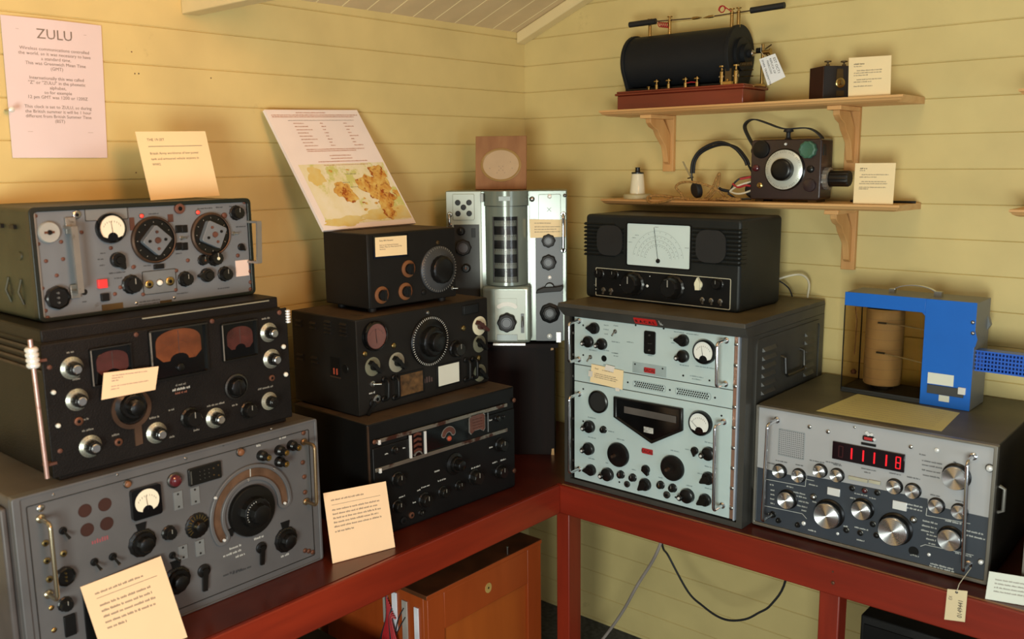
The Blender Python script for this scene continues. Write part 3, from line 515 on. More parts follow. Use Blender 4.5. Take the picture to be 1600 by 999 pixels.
def k_display(c, x, z, rw, r):
    o = MB().box(x-rw, x+rw, -.004, 0, z-r, z+r, 'display_glass').build('digital_display', c.root, c.off, bevel=.001); pos = [-.78, -.46, -.12, .2, .54, .87]
    for q, t in enumerate(pos):
        cx = x+t*rw*.96; m = MB(); h = r*.62; k = 'display_on' if q else 'display_off'; wq = h*.16
        if q in (0, 5):
            for sx in (-1, 1): m.box(cx+sx*h*.36-wq/2, cx+sx*h*.36+wq/2, -.005, -.0035, z-h, z+h, k)
            for sz in (-1, 1) if q == 0 else (-1, 0, 1): m.box(cx-h*.36, cx+h*.36, -.005, -.0035, z+sz*h-wq/2, z+sz*h+wq/2, k)
        else: m.box(cx-wq*.8, cx+wq*.8, -.005, -.0035, z-h, z+h, k)
        m.build('digit', o)
def k_crest(c, x, z, rw, r):
    o = MB().prism(rounded(x-rw*.85, x+rw*.85, z-r*.85, z+r*.15, r*.3), -.0025, 0, 'black').build('maker_badge', c.root, c.off); m = MB(); m.box(x-rw*.6, x+rw*.6, -.0034, -.002, z-r*.65, z-r*.1, 'redplate')
    for dx, dz in ((-.25, .75), (.45, .55), (.9, -.3), (0, .45)): m.lathe((x+dx*rw, -.001, z+dz*r), [(.004, 0), (.0035, .0025)], 'whitemetal', 12)
    m.build('badge_emblem', o)
def k_dotgrille(c, x, z, rw, r):
    m = MB(); n = 13
    for i in range(n):
        for j in range(n): xx, zz = x-rw+2*rw*(i+.5)/n, z-r+2*r*(j+.5)/n; s_ = rw*.032; m.face([(xx-s_, -.0004, zz-s_), (xx+s_, -.0004, zz-s_), (xx+s_, -.0004, zz+s_), (xx-s_, -.0004, zz+s_)], 't_dark')
    m.ring(rounded(x-rw, x+rw, z-r, z+r, .002), rounded(x-rw*1.02, x+rw*1.02, z-r*1.02, z+r*1.02, .002), -.0005, 0, 't_dimdark'); m.build('speaker_grille', c.root, c.off)
def k_darkzone(c, pts): c.dz = pts
def k_line(c, pts, ink='light'):
    kk = 't_'+ink
    for (x0, z0), (x1, z1) in zip(pts[:-1], pts[1:]):
        d = Vector((x1-x0, 0, z1-z0)); n = Vector((-d.z, 0, d.x)).normalized()*.0006; a = Vector((x0, c.ty, z0)); b_ = Vector((x1, c.ty, z1)); c.txt.face([a-n, b_-n, b_+n, a+n], kk)
def k_scale_window(c, x, z, rw, r):
    o = MB().ring(rounded(x-rw, x+rw, z-r, z+r, .004), rounded(x-rw*1.04, x+rw*1.04, z-r*1.05, z+r*1.05, .006), -.0025, 0, 'bakelite').build('dial_bezel', c.root, c.off)
    f = MB(); f.prism(rounded(x-rw, x+rw, z-r, z+r, .004), -.0008, .0, 'scaleface'); f.build('dial_scale', o); m = MB(); cz = z-r*.72
    for q, rr in enumerate((1.42, 1.18, .98, .78)):
        P = [(x+rr*r*math.cos(math.radians(a)), cz+rr*r*math.sin(math.radians(a))) for a in range(8, 173, 4)]
        for (xa, za), (xb, zb) in zip(P[:-1], P[1:]):
            if abs(xa-x) > rw*.95: continue
            d = Vector((xb-xa, 0, zb-za)); n = Vector((-d.z, 0, d.x)).normalized()*.00025; a_ = Vector((xa, -.0011, za)); b_ = Vector((xb, -.0011, zb)); m.face([a_-n, b_-n, b_+n, a_+n], 't_dimdark')
        for a in range(15, 170, 11 if q % 2 else 14):
            t = math.radians(a); xx, zz = x+(rr-.07)*r*math.cos(t), cz+(rr-.07)*r*math.sin(t)
            if abs(xx-x) < rw*.9: m.box(xx-.0009, xx+.0009, -.0012, -.0009, zz-.0009, zz+.0009, 't_dimdark')
    for dx, dz in ((-.9, .1), (-.78, .32), (-.68, .45), (.9, -.02), (-.05, .88)): dashes(m, x+dx*rw-.006, x+dx*rw+.006, z+dz*r, .0009, -.0011, 't_dark')
    m.build('dial_markings', o)
    a = Vector((x+rw*.02, -.003, cz)); b_ = Vector((x-rw*.12, -.003, z+r*.86)); d = (b_-a).normalized(); n = Vector((-d.z, 0, d.x))*.0005; p = MB(); p.add([a-n, b_-n, b_+n, a+n, a-n+V3(0, .0006, 0), b_-n+V3(0, .0006, 0), b_+n+V3(0, .0006, 0), a+n+V3(0, .0006, 0)], [(0, 1, 2, 3), (7, 6, 5, 4), (0, 4, 5, 1), (1, 5, 6, 2), (2, 6, 7, 3), (3, 7, 4, 0)], 'needle'); p.build('needle', o)
    MB().lathe((x+rw*.02, -.001, cz), [(.0062, 0), (.0062, .003), (.004, .006), (.002, .0065)], 'bakelite', 20).build('needle_hub', o)
def k_ctrl(c, x, z, rw, r):
    o = MB().prism(rounded(x-rw, x+rw, z-r, z+r, .004), -.0015, 0, 'black').build('control_panel', c.root, c.off); MB().ring(rounded(x-rw+.0019, x+rw-.0019, z-r+.0019, z+r-.0019, .003), rounded(x-rw, x+rw, z-r, z+r, .004), -.003, -.001, 'creamkey').build('panel_trim', o)
def k_ribs(c, pts): c.ribs = pts
def k_store(name):
    def f(c, pts=None, *a, **k): setattr(c, name, pts)
    return f
def k_holeplate(c, x, z, rw, r):
    o = MB().prism(rounded(x-rw, x+rw, z-r, z+r, .004), -.004, 0, 'light_k').build('speaker_plate', c.root, c.off, bevel=.001); m = MB()
    for dx, dz in ((-.52, .36), (.52, .36), (0, -.02), (-.52, -.52), (.52, -.52)):
        m.lathe((x+dx*rw, -.004, z+dz*r*.95), [(.0088, 0), (.0088, .001), (.0076, .0012), (.0070, .0004)], 'drumdark', 20, ks=['steeldark', 'steeldark', 'black', 'black'])
    m.build('plate_hole', o)
def k_xmark(c, x, z, rw, r):
    for s_ in (-1, 1):
        a = Vector((x-r, -.0035, z-s_*r)); b_ = Vector((x+r, -.0035, z+s_*r)); d = (b_-a).normalized(); n = Vector((-d.z, 0, d.x))*.0007; c.txt.face([a-n, b_-n, b_+n, a+n], 'needle')
def k_barhandle(c, x, z, rw, r):
    b = MB(); b.lathe((x, 0, z+r*.4), [(.35*rw, 0), (.33*rw, .014)], 'bakelite', 24); P = [(x-rw, z-r*.9), (x-rw*.3, z-r*.65), (x+rw*.8, z-r*.4), (x+rw, z+r*.1), (x+rw*.95, z+r*.9), (x+rw*.5, z+r*.6), (x-rw*.4, z+r*.5), (x-rw*.9, z-r*.1)]; b.prism(P, -.024, -.012, 'rubber'); b.build('lock_lever', c.root, c.off, bevel=.002)
KIND = dict(knob=k_knob, screw=k_screw, lamp=k_lamp, jack=k_jack, hole=k_hole, plate=k_plate, meter=k_meter, toggle=k_toggle, text=k_text, disc_socket=k_disc_socket, round_socket=k_round_socket, bigdial=k_bigdial, dialknob=k_dialknob,
    escutcheon=k_escutcheon, arch_window=k_arch_window, plug_plate=k_plug_plate, arc_dial=k_arc_dial, tab=k_tab, post=k_post, drum_window=k_drum_window, arch_meter=k_arch_meter, shield_window=k_shield_window, rocker=k_rocker, redplate=k_redplate,
    speaker=k_speaker, vent=k_vent, display=k_display, crest=k_crest, dotgrille=k_dotgrille, scale_window=k_scale_window, ctrl=k_ctrl, holeplate=k_holeplate, xmark=k_xmark, barhandle=k_barhandle)
QK = dict(handle=k_handle, rod=k_rod, beads=k_beads, gpanel=k_gpanel, gseam=k_gseam, penta=k_penta, redlabel=k_redlabel, darkzone=k_darkzone, line=k_line, ribs=k_ribs, jwin=k_store('jwin'), arm1=k_store('arm1'), arm2=k_store('arm2'),
    kcyl=k_store('kcyl'), kwin=k_store('kwin'), kbox=k_store('kbox'), kblack=k_store('kblack'), kgrey=k_store('kgrey'), khatch=k_store('khatch'), kfront=k_store('kfront'))

# positions of the controls on each front panel, metres from its lower left corner: (kind, x, z, half width, half height, options)
UNITS = {
'A': dict(loc=(0.3096,-1.8324,1.3680),yaw=1.57778,w=0.4815,d=0.2970,h=0.2187,items=[
 ('disc_socket', 0.0323, 0.172, 0.0206, 0.0206, {}),
 ('jack', 0.0892, 0.2025, 0.0079, 0.0079, {'mat': 'steel'}),
 ('plate', 0.1497, 0.2008, 0.0442, 0.0121, {'mat': 'greyplate', 'outline': 1}),
 ('meter', 0.1541, 0.1722, 0.0304, 0.0304, {}),
 ('handle', [(0.0675, 0.1797), (0.0689, 0.0544)], {'out': 0.035, 'mat': 'steelpaint', 'flat': 1}),
 ('handle', [(0.4785, 0.167), (0.4739, 0.0762)], {'out': 0.04, 'mat': 'steelpaint', 'flat': 1}),
 ('plate', 0.0743, 0.1824, 0.0099, 0.0157, {'mat': 'steelpaint', 't': 0.008}),
 ('plate', 0.0715, 0.0533, 0.0093, 0.0134, {'mat': 'steelpaint', 't': 0.008}),
 ('knob', 0.1638, 0.1072, 0.0165, 0.0165, {'style': 'ptr', 'ang': -60}),
 ('knob', 0.1884, 0.0541, 0.0201, 0.0201, {'style': 'fl'}),
 ('round_socket', 0.0368, 0.0449, 0.0225, 0.0225, {}),
 ('hole', 0.0916, 0.0491, 0.006, 0.006, {}),
 ('plate', 0.1271, 0.0622, 0.0094, 0.0088, {'mat': 'redlamp', 't': 0.008, 'sub': 'button'}),
 ('plate', 0.1302, 0.0344, 0.0078, 0.0077, {'mat': 'black', 't': 0.008, 'sub': 'button'}),
 ('plate', 0.1456, 0.0123, 0.022, 0.0067, {'mat': 'brassdark'}),
 ('screw', 0.0121, 0.1508, 0.0039, 0.0039, {'mat': 'rust'}),
 ('screw', 0.0551, 0.1518, 0.0039, 0.0039, {'mat': 'rust'}),
 ('screw', 0.0233, 0.1171, 0.0039, 0.0039, {'mat': 'rust'}),
 ('screw', 0.0558, 0.1181, 0.0039, 0.0039, {'mat': 'rust'}),
 ('screw', 0.0408, 0.0874, 0.0039, 0.0039, {'mat': 'rust'}),
 ('screw', 0.0116, 0.0654, 0.0039, 0.0039, {'mat': 'rust'}),
 ('screw', 0.0134, 0.0214, 0.004, 0.004, {'mat': 'rust'}),
 ('screw', 0.0162, 0.0078, 0.004, 0.004, {'mat': 'rust'}),
 ('screw', 0.1525, 0.132, 0.0041, 0.0041, {'mat': 'rust'}),
 ('screw', 0.1976, 0.0897, 0.0042, 0.0042, {'mat': 'rust'}),
 ('screw', 0.1653, 0.0503, 0.0042, 0.0042, {'mat': 'rust'}),
 ('screw', 0.1526, 0.0379, 0.0042, 0.0042, {'mat': 'rust'}),
 ('screw', 0.0966, 0.1678, 0.004, 0.004, {'mat': 'rust'}),
 ('screw', 0.0122, 0.204, 0.0038, 0.0038, {'mat': 'rust'}),
 ('bigdial', 0.2445, 0.142, 0.049, 0.049, {'plate': (0.52, 0.05), 'copper': 1}),
 ('bigdial', 0.3786, 0.145, 0.0475, 0.0475, {'plate': (0.55, 0.35), 'copper': 1}),
 ('lamp', 0.2228, 0.1932, 0.0053, 0.0053, {'mat': 'redglow'}),
 ('lamp', 0.3515, 0.1942, 0.0055, 0.0055, {'mat': 'redglow'}),
 ('screw', 0.4161, 0.1839, 0.0068, 0.0068, {'mat': 'rust'}),
 ('jack', 0.308, 0.2046, 0.0114, 0.0114, {'mat': 'rust'}),
 ('plate', 0.2013, 0.178, 0.005, 0.0131, {'mat': 'rust'}),
 ('plate', 0.2872, 0.1852, 0.0059, 0.0081, {'mat': 'rust'}),
 ('toggle', 0.309, 0.1415, 0.0044, 0.0044, {'ang': 0}),
 ('toggle', 0.4366, 0.1426, 0.0046, 0.0046, {'ang': 0}),
 ('plate', 0.3037, 0.1611, 0.006, 0.0069, {'mat': 'black', 'frame': 1}),
 ('plate', 0.3174, 0.1607, 0.006, 0.0069, {'mat': 'black', 'frame': 1}),
 ('plate', 0.3007, 0.1241, 0.006, 0.0069, {'mat': 'black', 'frame': 1}),
 ('plate', 0.3151, 0.123, 0.0061, 0.0069, {'mat': 'black', 'frame': 1}),
 ('knob', 0.4466, 0.1884, 0.0166, 0.0166, {'style': 'fl'}),
 ('knob', 0.4543, 0.1108, 0.0088, 0.0088, {'style': 'ptr', 'ang': -45}),
 ('knob', 0.3555, 0.0897, 0.0119, 0.0119, {'style': 'fl', 'dot': 'copper'}),
 ('knob', 0.3843, 0.0917, 0.0177, 0.0177, {'style': 'fl', 'dot': 'cream'}),
 ('knob', 0.3097, 0.0527, 0.0167, 0.0167, {'style': 'fl'}),
 ('knob', 0.3625, 0.0557, 0.0165, 0.0165, {'style': 'ptr', 'ang': 180}),
 ('knob', 0.4073, 0.054, 0.0168, 0.0168, {'style': 'fl'}),
 ('plate', 0.2514, 0.0854, 0.011, 0.0049, {'mat': 'black', 't': 0.006}),
 ('plate', 0.4542, 0.0624, 0.0169, 0.0182, {'mat': 'paperpink', 'sub': 'paper_label'}),
 ('plate', 0.2516, 0.0531, 0.0378, 0.0247, {'mat': 'greyblue', 'outline': 1}),
 ('jack', 0.2269, 0.0498, 0.0087, 0.0087, {'mat': 'brass'}),
 ('jack', 0.274, 0.0515, 0.0094, 0.0094, {'mat': 'brass'}),
 ('lamp', 0.2508, 0.051, 0.0077, 0.0077, {'mat': 'whitelamp'}),
 ('screw', 0.213, 0.0302, 0.0043, 0.0043, {'mat': 'rust'}),
 ('screw', 0.2867, 0.0313, 0.0045, 0.0045, {'mat': 'rust'}),
 ('screw', 0.2915, 0.0724, 0.0044, 0.0044, {'mat': 'rust'}),
 ('screw', 0.4769, 0.0706, 0.0047, 0.0047, {'mat': 'rust'}),
 ('screw', 0.474, 0.0531, 0.0047, 0.0047, {'mat': 'rust'}),
 ('screw', 0.4739, 0.0278, 0.0048, 0.0048, {'mat': 'rust'}),
 ('screw', 0.4728, 0.0116, 0.0048, 0.0048, {'mat': 'rust'}),
 ('screw', 0.4699, 0.2115, 0.0046, 0.0046, {'mat': 'rust'}),
 ('screw', 0.4446, 0.092, 0.0047, 0.0047, {'mat': 'rust'}),
 ('screw', 0.3202, 0.092, 0.0045, 0.0045, {'mat': 'rust'}),
 ('screw', 0.1964, 0.0889, 0.0043, 0.0043, {'mat': 'rust'}),
 ('screw', 0.197, 0.0137, 0.0032, 0.0032, {'mat': 'steel'}),
 ('screw', 0.2824, 0.0148, 0.0033, 0.0033, {'mat': 'steel'}),
 ('plate', 0.2625, 0.0077, 0.0133, 0.0042, {'mat': 'brassdark'}),
 ('text', 0.3704, 0.2022, 0.0188, 0.0014, {'ink': 'dark'}),
 ('text', 0.4053, 0.2029, 0.008, 0.0014, {'ink': 'dark'}),
 ('text', 0.441, 0.2036, 0.0099, 0.0014, {'ink': 'dark'}),
 ('text', 0.4576, 0.1572, 0.0127, 0.0015, {'ink': 'dark'}),
 ('text', 0.4032, 0.0224, 0.0147, 0.0015, {'ink': 'dark'}),
 ('text', 0.3025, 0.0225, 0.0136, 0.0014, {'ink': 'dark'}),
 ('text', 0.2505, 0.1965, 0.0114, 0.0013, {'ink': 'dark'}),
 ('text', 0.3004, 0.109, 0.0075, 0.0014, {'ink': 'dark'}),
 ('text', 0.2268, 0.0149, 0.0229, 0.0014, {'ink': 'dark'}),
 ('text', 0.2235, 0.0093, 0.0229, 0.0014, {'ink': 'dark'}),
 ('text', 0.2273, 0.0895, 0.0085, 0.0013, {'ink': 'dark'}),
 ('text', 0.1307, 0.1115, 0.0069, 0.0014, {'ink': 'dark'}),
 ('text', 0.1615, 0.0812, 0.017, 0.0014, {'ink': 'dark'}),
 ('text', 0.1634, 0.07, 0.0085, 0.0014, {'ink': 'dark'}),
 ('text', 0.0907, 0.0302, 0.0054, 0.0014, {'ink': 'dark'}),
 ('text', 0.15, 0.2048, 0.0359, 0.0013, {'ink': 'dark'}),
 ('text', 0.1494, 0.1981, 0.0359, 0.0013, {'ink': 'dark'}),
 ('text', 0.1323, 0.0991, 0.0055, 0.0014, {'ink': 'dark'}),
 ('text', 0.1359, 0.1233, 0.0055, 0.0014, {'ink': 'dark'}),
]),
'B': dict(loc=(0.4050,-1.8711,1.0827),yaw=1.57603,w=0.5382,d=0.3780,h=0.2574,items=[
 ('knob', 0.0508, 0.2074, 0.0215, 0.0215, {'style': 'skirt'}),
 ('knob', 0.0544, 0.1451, 0.0214, 0.0214, {'style': 'skirt'}),
 ('knob', 0.0715, 0.049, 0.022, 0.022, {'style': 'skirt'}),
 ('knob', 0.2069, 0.0437, 0.022, 0.022, {'style': 'skirt'}),
 ('knob', 0.3412, 0.0448, 0.0222, 0.0222, {'style': 'skirt'}),
 ('knob', 0.4879, 0.21, 0.0219, 0.0219, {'style': 'skirt'}),
 ('knob', 0.4914, 0.1491, 0.0221, 0.0221, {'style': 'skirt'}),
 ('knob', 0.4789, 0.0535, 0.0206, 0.0206, {'style': 'skirt', 'dark': 1}),
 ('lamp', 0.0127, 0.1678, 0.0055, 0.0055, {'mat': 'whitelamp'}),
 ('lamp', 0.0151, 0.1032, 0.0056, 0.0056, {'mat': 'whitelamp'}),
 ('lamp', 0.524, 0.1717, 0.0067, 0.0067, {'mat': 'whitelamp'}),
 ('lamp', 0.5261, 0.1066, 0.0068, 0.0068, {'mat': 'whitelamp'}),
 ('jack', 0.1261, 0.044, 0.0079, 0.0079, {'mat': 'copper'}),
 ('jack', 0.0531, 0.1031, 0.0083, 0.0083, {'mat': 'copper'}),
 ('jack', 0.4885, 0.1052, 0.0071, 0.0071, {'mat': 'copper'}),
 ('escutcheon', 0.1582, 0.1053, 0.0411, 0.0411, {'mat': 'copperdark'}),
 ('knob', 0.1564, 0.1118, 0.0337, 0.0337, {'style': 'double'}),
 ('knob', 0.3965, 0.1032, 0.0285, 0.0285, {'style': 'ringed'}),
 ('knob', 0.2825, 0.0593, 0.0217, 0.0217, {'style': 'fl'}),
 ('knob', 0.4216, 0.0457, 0.0185, 0.0185, {'style': 'fl'}),
 ('arch_window', 0.1247, 0.2009, 0.0406, 0.0375, {'win': (0.08, 0.12, 0.78, 0.62), 'mat': 'dialred'}),
 ('arch_window', 0.2686, 0.203, 0.0646, 0.0534, {'win': (0.0, 0.28, 0.78, 0.62), 'mat': 'dialorange', 'hub': 1}),
 ('arch_window', 0.411, 0.2049, 0.0442, 0.0418, {'win': (0.04, 0.12, 0.72, 0.6), 'mat': 'dialred'}),
 ('text', 0.2687, 0.1333, 0.0122, 0.002, {'ink': 'dim'}),
 ('text', 0.268, 0.1244, 0.0195, 0.0025, {'ink': 'light'}),
 ('text', 0.2673, 0.1163, 0.013, 0.0021, {'ink': 'rust'}),
 ('screw', 0.1807, 0.2514, 0.005, 0.005, {'mat': 'rust'}),
 ('screw', 0.3492, 0.2548, 0.0054, 0.0054, {'mat': 'rust'}),
 ('screw', 0.5188, 0.2509, 0.0057, 0.0057, {'mat': 'rust'}),
 ('screw', 0.0103, 0.2158, 0.0047, 0.0047, {'mat': 'rust'}),
 ('screw', 0.0143, 0.0539, 0.0049, 0.0049, {'mat': 'rust'}),
 ('text', 0.0511, 0.238, 0.0072, 0.0018, {'ink': 'dim'}),
 ('text', 0.057, 0.185, 0.0072, 0.0019, {'ink': 'dim'}),
 ('text', 0.0696, 0.0821, 0.0111, 0.0019, {'ink': 'dim'}),
 ('text', 0.1228, 0.0598, 0.0078, 0.002, {'ink': 'dim'}),
 ('text', 0.2046, 0.0767, 0.0104, 0.002, {'ink': 'dim'}),
 ('text', 0.2407, 0.0274, 0.0065, 0.0021, {'ink': 'dim'}),
 ('text', 0.2958, 0.0289, 0.0067, 0.0021, {'ink': 'dim'}),
 ('text', 0.3448, 0.0743, 0.0209, 0.0021, {'ink': 'dim'}),
 ('text', 0.4825, 0.2427, 0.0101, 0.0022, {'ink': 'dim'}),
 ('text', 0.4719, 0.0861, 0.0204, 0.0022, {'ink': 'dim'}),
 ('text', 0.3912, 0.0632, 0.0072, 0.0022, {'ink': 'dim'}),
 ('text', 0.2432, 0.0845, 0.0064, 0.002, {'ink': 'dim'}),
 ('text', 0.066, 0.1039, 0.0066, 0.0019, {'ink': 'dim'}),
 ('rod', [(-0.0152, 0.0109), (-0.0206, 0.2737)], {'mat': 'pinkmetal', 'collar': (180, 330)}),
 ('beads', [(0.5383, 0.2549), (0.5379, 0.2239)], {}),
]),
'C': dict(loc=(0.4320,-1.9575,0.7290),yaw=1.57080,w=0.6678,d=0.4095,h=0.3474,items=[
 ('screw', 0.0455, 0.3172, 0.0071, 0.0071, {'mat': 'steel'}),
 ('hole', 0.125, 0.2883, 0.0129, 0.0129, {'brown': 1}),
 ('hole', 0.1636, 0.2889, 0.0131, 0.0131, {'brown': 1}),
 ('hole', 0.1258, 0.2495, 0.013, 0.013, {'brown': 1}),
 ('hole', 0.164, 0.2497, 0.0132, 0.0132, {'brown': 1}),
 ('toggle', 0.081, 0.2625, 0.0073, 0.0073, {'ang': -70, 'black': 1}),
 ('toggle', 0.133, 0.1815, 0.0076, 0.0076, {'ang': -70, 'black': 1}),
 ('toggle', 0.1692, 0.1799, 0.0077, 0.0077, {'ang': -70, 'black': 1}),
 ('handle', [(0.0436, 0.2979), (0.0437, 0.1493)], {'out': 0.042, 'mat': 'nickel'}),
 ('jack', 0.0477, 0.2488, 0.006, 0.006, {'mat': 'brass'}),
 ('jack', 0.0777, 0.218, 0.0061, 0.0061, {'mat': 'brass'}),
 ('jack', 0.0472, 0.2143, 0.006, 0.006, {'mat': 'brass'}),
 ('jack', 0.0484, 0.1775, 0.0061, 0.0061, {'mat': 'brass'}),
 ('round_socket', 0.0756, 0.1742, 0.0179, 0.0179, {'brass': 1}),
 ('knob', 0.0718, 0.119, 0.0143, 0.0143, {'style': 'fl'}),
 ('plate', 0.0763, 0.0743, 0.0104, 0.0207, {'mat': 'black', 't': 0.006}),
 ('jack', 0.0748, 0.0828, 0.0047, 0.0047, {'mat': 'brass'}),
 ('jack', 0.0766, 0.0616, 0.0047, 0.0047, {'mat': 'brass'}),
 ('screw', 0.0466, 0.1206, 0.0049, 0.0049, {'mat': 'brass'}),
 ('screw', 0.0474, 0.0754, 0.005, 0.005, {'mat': 'brass'}),
 ('lamp', 0.2111, 0.3174, 0.0082, 0.0082, {'mat': 'orangelamp'}),
 ('meter', 0.2439, 0.2717, 0.0308, 0.0317, {'square': 1}),
 ('lamp', 0.3087, 0.2981, 0.0158, 0.0158, {'mat': 'darkred'}),
 ('plug_plate', 0.3766, 0.2944, 0.0377, 0.0186, {}),
 ('plate', 0.314, 0.2528, 0.0096, 0.0193, {'mat': 'greyplate', 't': 0.002, 'holes': 1}),
 ('plate', 0.3523, 0.2522, 0.0099, 0.0186, {'mat': 'greyplate', 't': 0.002, 'holes': 1}),
 ('plate', 0.316, 0.1382, 0.0098, 0.0153, {'mat': 'greyplate', 't': 0.002, 'holes': 1}),
 ('plate', 0.3547, 0.1353, 0.0101, 0.0173, {'mat': 'greyplate', 't': 0.002, 'holes': 1}),
 ('knob', 0.231, 0.1879, 0.0288, 0.0288, {'style': 'tabbed'}),
 ('knob', 0.2878, 0.1909, 0.0153, 0.0153, {'style': 'fl'}),
 ('dialknob', 0.3521, 0.1859, 0.0274, 0.0274, {'mat': 'brass'}),
 ('toggle', 0.2919, 0.1398, 0.0074, 0.0074, {'ang': -60, 'black': 1}),
 ('knob', 0.3596, 0.0814, 0.0147, 0.0147, {'style': 'lever', 'ang': -95}),
 ('knob', 0.2977, 0.0827, 0.0301, 0.0301, {'style': 'tabbed'}),
 ('arc_dial', 0.4834, 0.1802, 0.0861, 0.0861, {'hw': 44}),
 ('knob', 0.4833, 0.1795, 0.0574, 0.0574, {'style': 'bigmain'}),
 ('tab', 0.428, 0.146, 0.0099, 0.0099, {}),
 ('post', 0.5172, 0.2975, 0.0121, 0.0121, {}),
 ('post', 0.5639, 0.2975, 0.0123, 0.0123, {}),
 ('post', 0.5975, 0.3007, 0.0124, 0.0124, {}),
 ('post', 0.5622, 0.2715, 0.0123, 0.0123, {}),
 ('lamp', 0.4651, 0.3186, 0.0098, 0.0098, {'mat': 'orangelamp'}),
 ('handle', [(0.6317, 0.3004), (0.6294, 0.1563)], {'out': 0.042, 'mat': 'brassworn'}),
 ('screw', 0.633, 0.3215, 0.0055, 0.0055, {'mat': 'copper'}),
 ('screw', 0.6266, 0.252, 0.0056, 0.0056, {'mat': 'copper'}),
 ('screw', 0.6287, 0.2167, 0.0056, 0.0056, {'mat': 'copper'}),
 ('screw', 0.6286, 0.1791, 0.0057, 0.0057, {'mat': 'copper'}),
 ('screw', 0.62, 0.0373, 0.0058, 0.0058, {'mat': 'copper'}),
 ('screw', 0.6307, 0.0325, 0.0058, 0.0058, {'mat': 'copper'}),
 ('screw', 0.6415, 0.026, 0.0058, 0.0058, {'mat': 'copper'}),
 ('knob', 0.5688, 0.0824, 0.03, 0.03, {'style': 'tabbed'}),
 ('knob', 0.5028, 0.085, 0.0132, 0.0132, {'style': 'lever', 'ang': -95}),
 ('text', 0.4309, 0.097, 0.023, 0.0025, {'ink': 'light'}),
 ('text', 0.4493, 0.0852, 0.0117, 0.0025, {'ink': 'light'}),
 ('text', 0.4985, 0.1102, 0.0121, 0.0026, {'ink': 'light'}),
 ('text', 0.5643, 0.0452, 0.0106, 0.0026, {'ink': 'light'}),
 ('text', 0.576, 0.3242, 0.0091, 0.0025, {'ink': 'light'}),
 ('text', 0.5129, 0.3217, 0.006, 0.0025, {'ink': 'light'}),
 ('text', 0.4394, 0.1084, 0.0154, 0.0025, {'ink': 'light'}),
 ('text', 0.4507, 0.0503, 0.0234, 0.0025, {'ink': 'dark'}),
 ('text', 0.4277, 0.0533, 0.023, 0.0025, {'ink': 'dark'}),
 ('text', 0.1486, 0.2217, 0.0165, 0.0044, {'ink': 'redink'}),
 ('screw', 0.3386, 0.3364, 0.0027, 0.0027, {'mat': 'steel'}),
 ('plate', 0.1555, 0.0693, 0.0509, 0.0608, {'mat': 'black', 't': 0.004, 'sub': 'speaker_panel'}),
 ('screw', 0.3369, 0.3372, 0.0025, 0.0025, {'mat': 'steel'}),
 ('screw', 0.548, 0.351, 0.0027, 0.0027, {'mat': 'steel'}),
 ('screw', 0.4258, 0.3438, 0.0026, 0.0026, {'mat': 'steel'}),
 ('screw', 0.071, 0.3356, 0.0022, 0.0022, {'mat': 'steel'}),
 ('screw', 0.1931, 0.3408, 0.0023, 0.0023, {'mat': 'steel'}),
]),
'D': dict(loc=(0.3357,-1.0287,1.2915),yaw=1.53240,w=0.3069,d=0.1908,h=0.1935,items=[
 ('knob', 0.1317, 0.0937, 0.023, 0.023, {'style': 'brownring'}),
 ('knob', 0.0385, 0.0338, 0.0226, 0.0226, {'style': 'brownring'}),
 ('knob', 0.1186, 0.0346, 0.0231, 0.0231, {'style': 'brownring'}),
 ('bigdial', 0.2383, 0.0827, 0.064, 0.064, {'ticks': 1, 'inner': 0.6, 'grey': 1}),
 ('screw', 0.2393, 0.1559, 0.0062, 0.0062, {'mat': 'brassdark'}),
 ('screw', 0.1836, 0.0246, 0.0079, 0.0079, {'mat': 'black'}),
 ('toggle', 0.2906, 0.0242, 0.0052, 0.0052, {'ang': 0}),
]),
'E': dict(loc=(0.3753,-1.1115,1.0314),yaw=1.56556,w=0.4842,d=0.2673,h=0.2475,items=[
 ('meter', 0.0565, 0.2003, 0.0381, 0.0381, {'face': 'dialredgrey'}),
 ('knob', 0.0492, 0.1217, 0.0246, 0.0246, {'style': 'disc_bar', 'mat': 'greengrey'}),
 ('knob', 0.1305, 0.1187, 0.0263, 0.0263, {'style': 'disc_bar', 'mat': 'greengrey2'}),
 ('knob', 0.4475, 0.1702, 0.0274, 0.0274, {'style': 'disc_bar', 'mat': 'ivory', 'bar': 'barbrown', 'ang': -35}),
 ('knob', 0.4462, 0.1179, 0.0252, 0.0252, {'style': 'disc_bar', 'mat': 'greengrey'}),
 ('knob', 0.4457, 0.0324, 0.0254, 0.0254, {'style': 'disc_bar', 'mat': 'greengrey'}),
 ('screw', 0.0255, 0.1587, 0.0074, 0.0074, {'mat': 'brass'}),
 ('screw', 0.1219, 0.1644, 0.0076, 0.0076, {'mat': 'brass'}),
 ('screw', 0.382, 0.1726, 0.0082, 0.0082, {'mat': 'brass'}),
 ('screw', 0.4425, 0.077, 0.0084, 0.0084, {'mat': 'brass'}),
 ('bigdial', 0.2487, 0.157, 0.0677, 0.0677, {'ticks': 2, 'inner': 0.62}),
 ('knob', 0.3476, 0.1195, 0.0233, 0.0233, {'style': 'fl'}),
 ('plate', 0.18, 0.0531, 0.04, 0.0281, {'mat': 'brownplate', 'frame': 1}),
 ('plate', 0.3195, 0.0526, 0.0402, 0.028, {'mat': 'paperwhite', 'frame': 1}),
 ('handle', [(0.0844, 0.0813), (0.082, 0.03)], {'out': 0.02, 'mat': 'black'}),
 ('handle', [(0.1181, 0.0804), (0.1178, 0.0265)], {'out': 0.02, 'mat': 'black'}),
 ('handle', [(0.3875, 0.0805), (0.3859, 0.0243)], {'out': 0.02, 'mat': 'black'}),
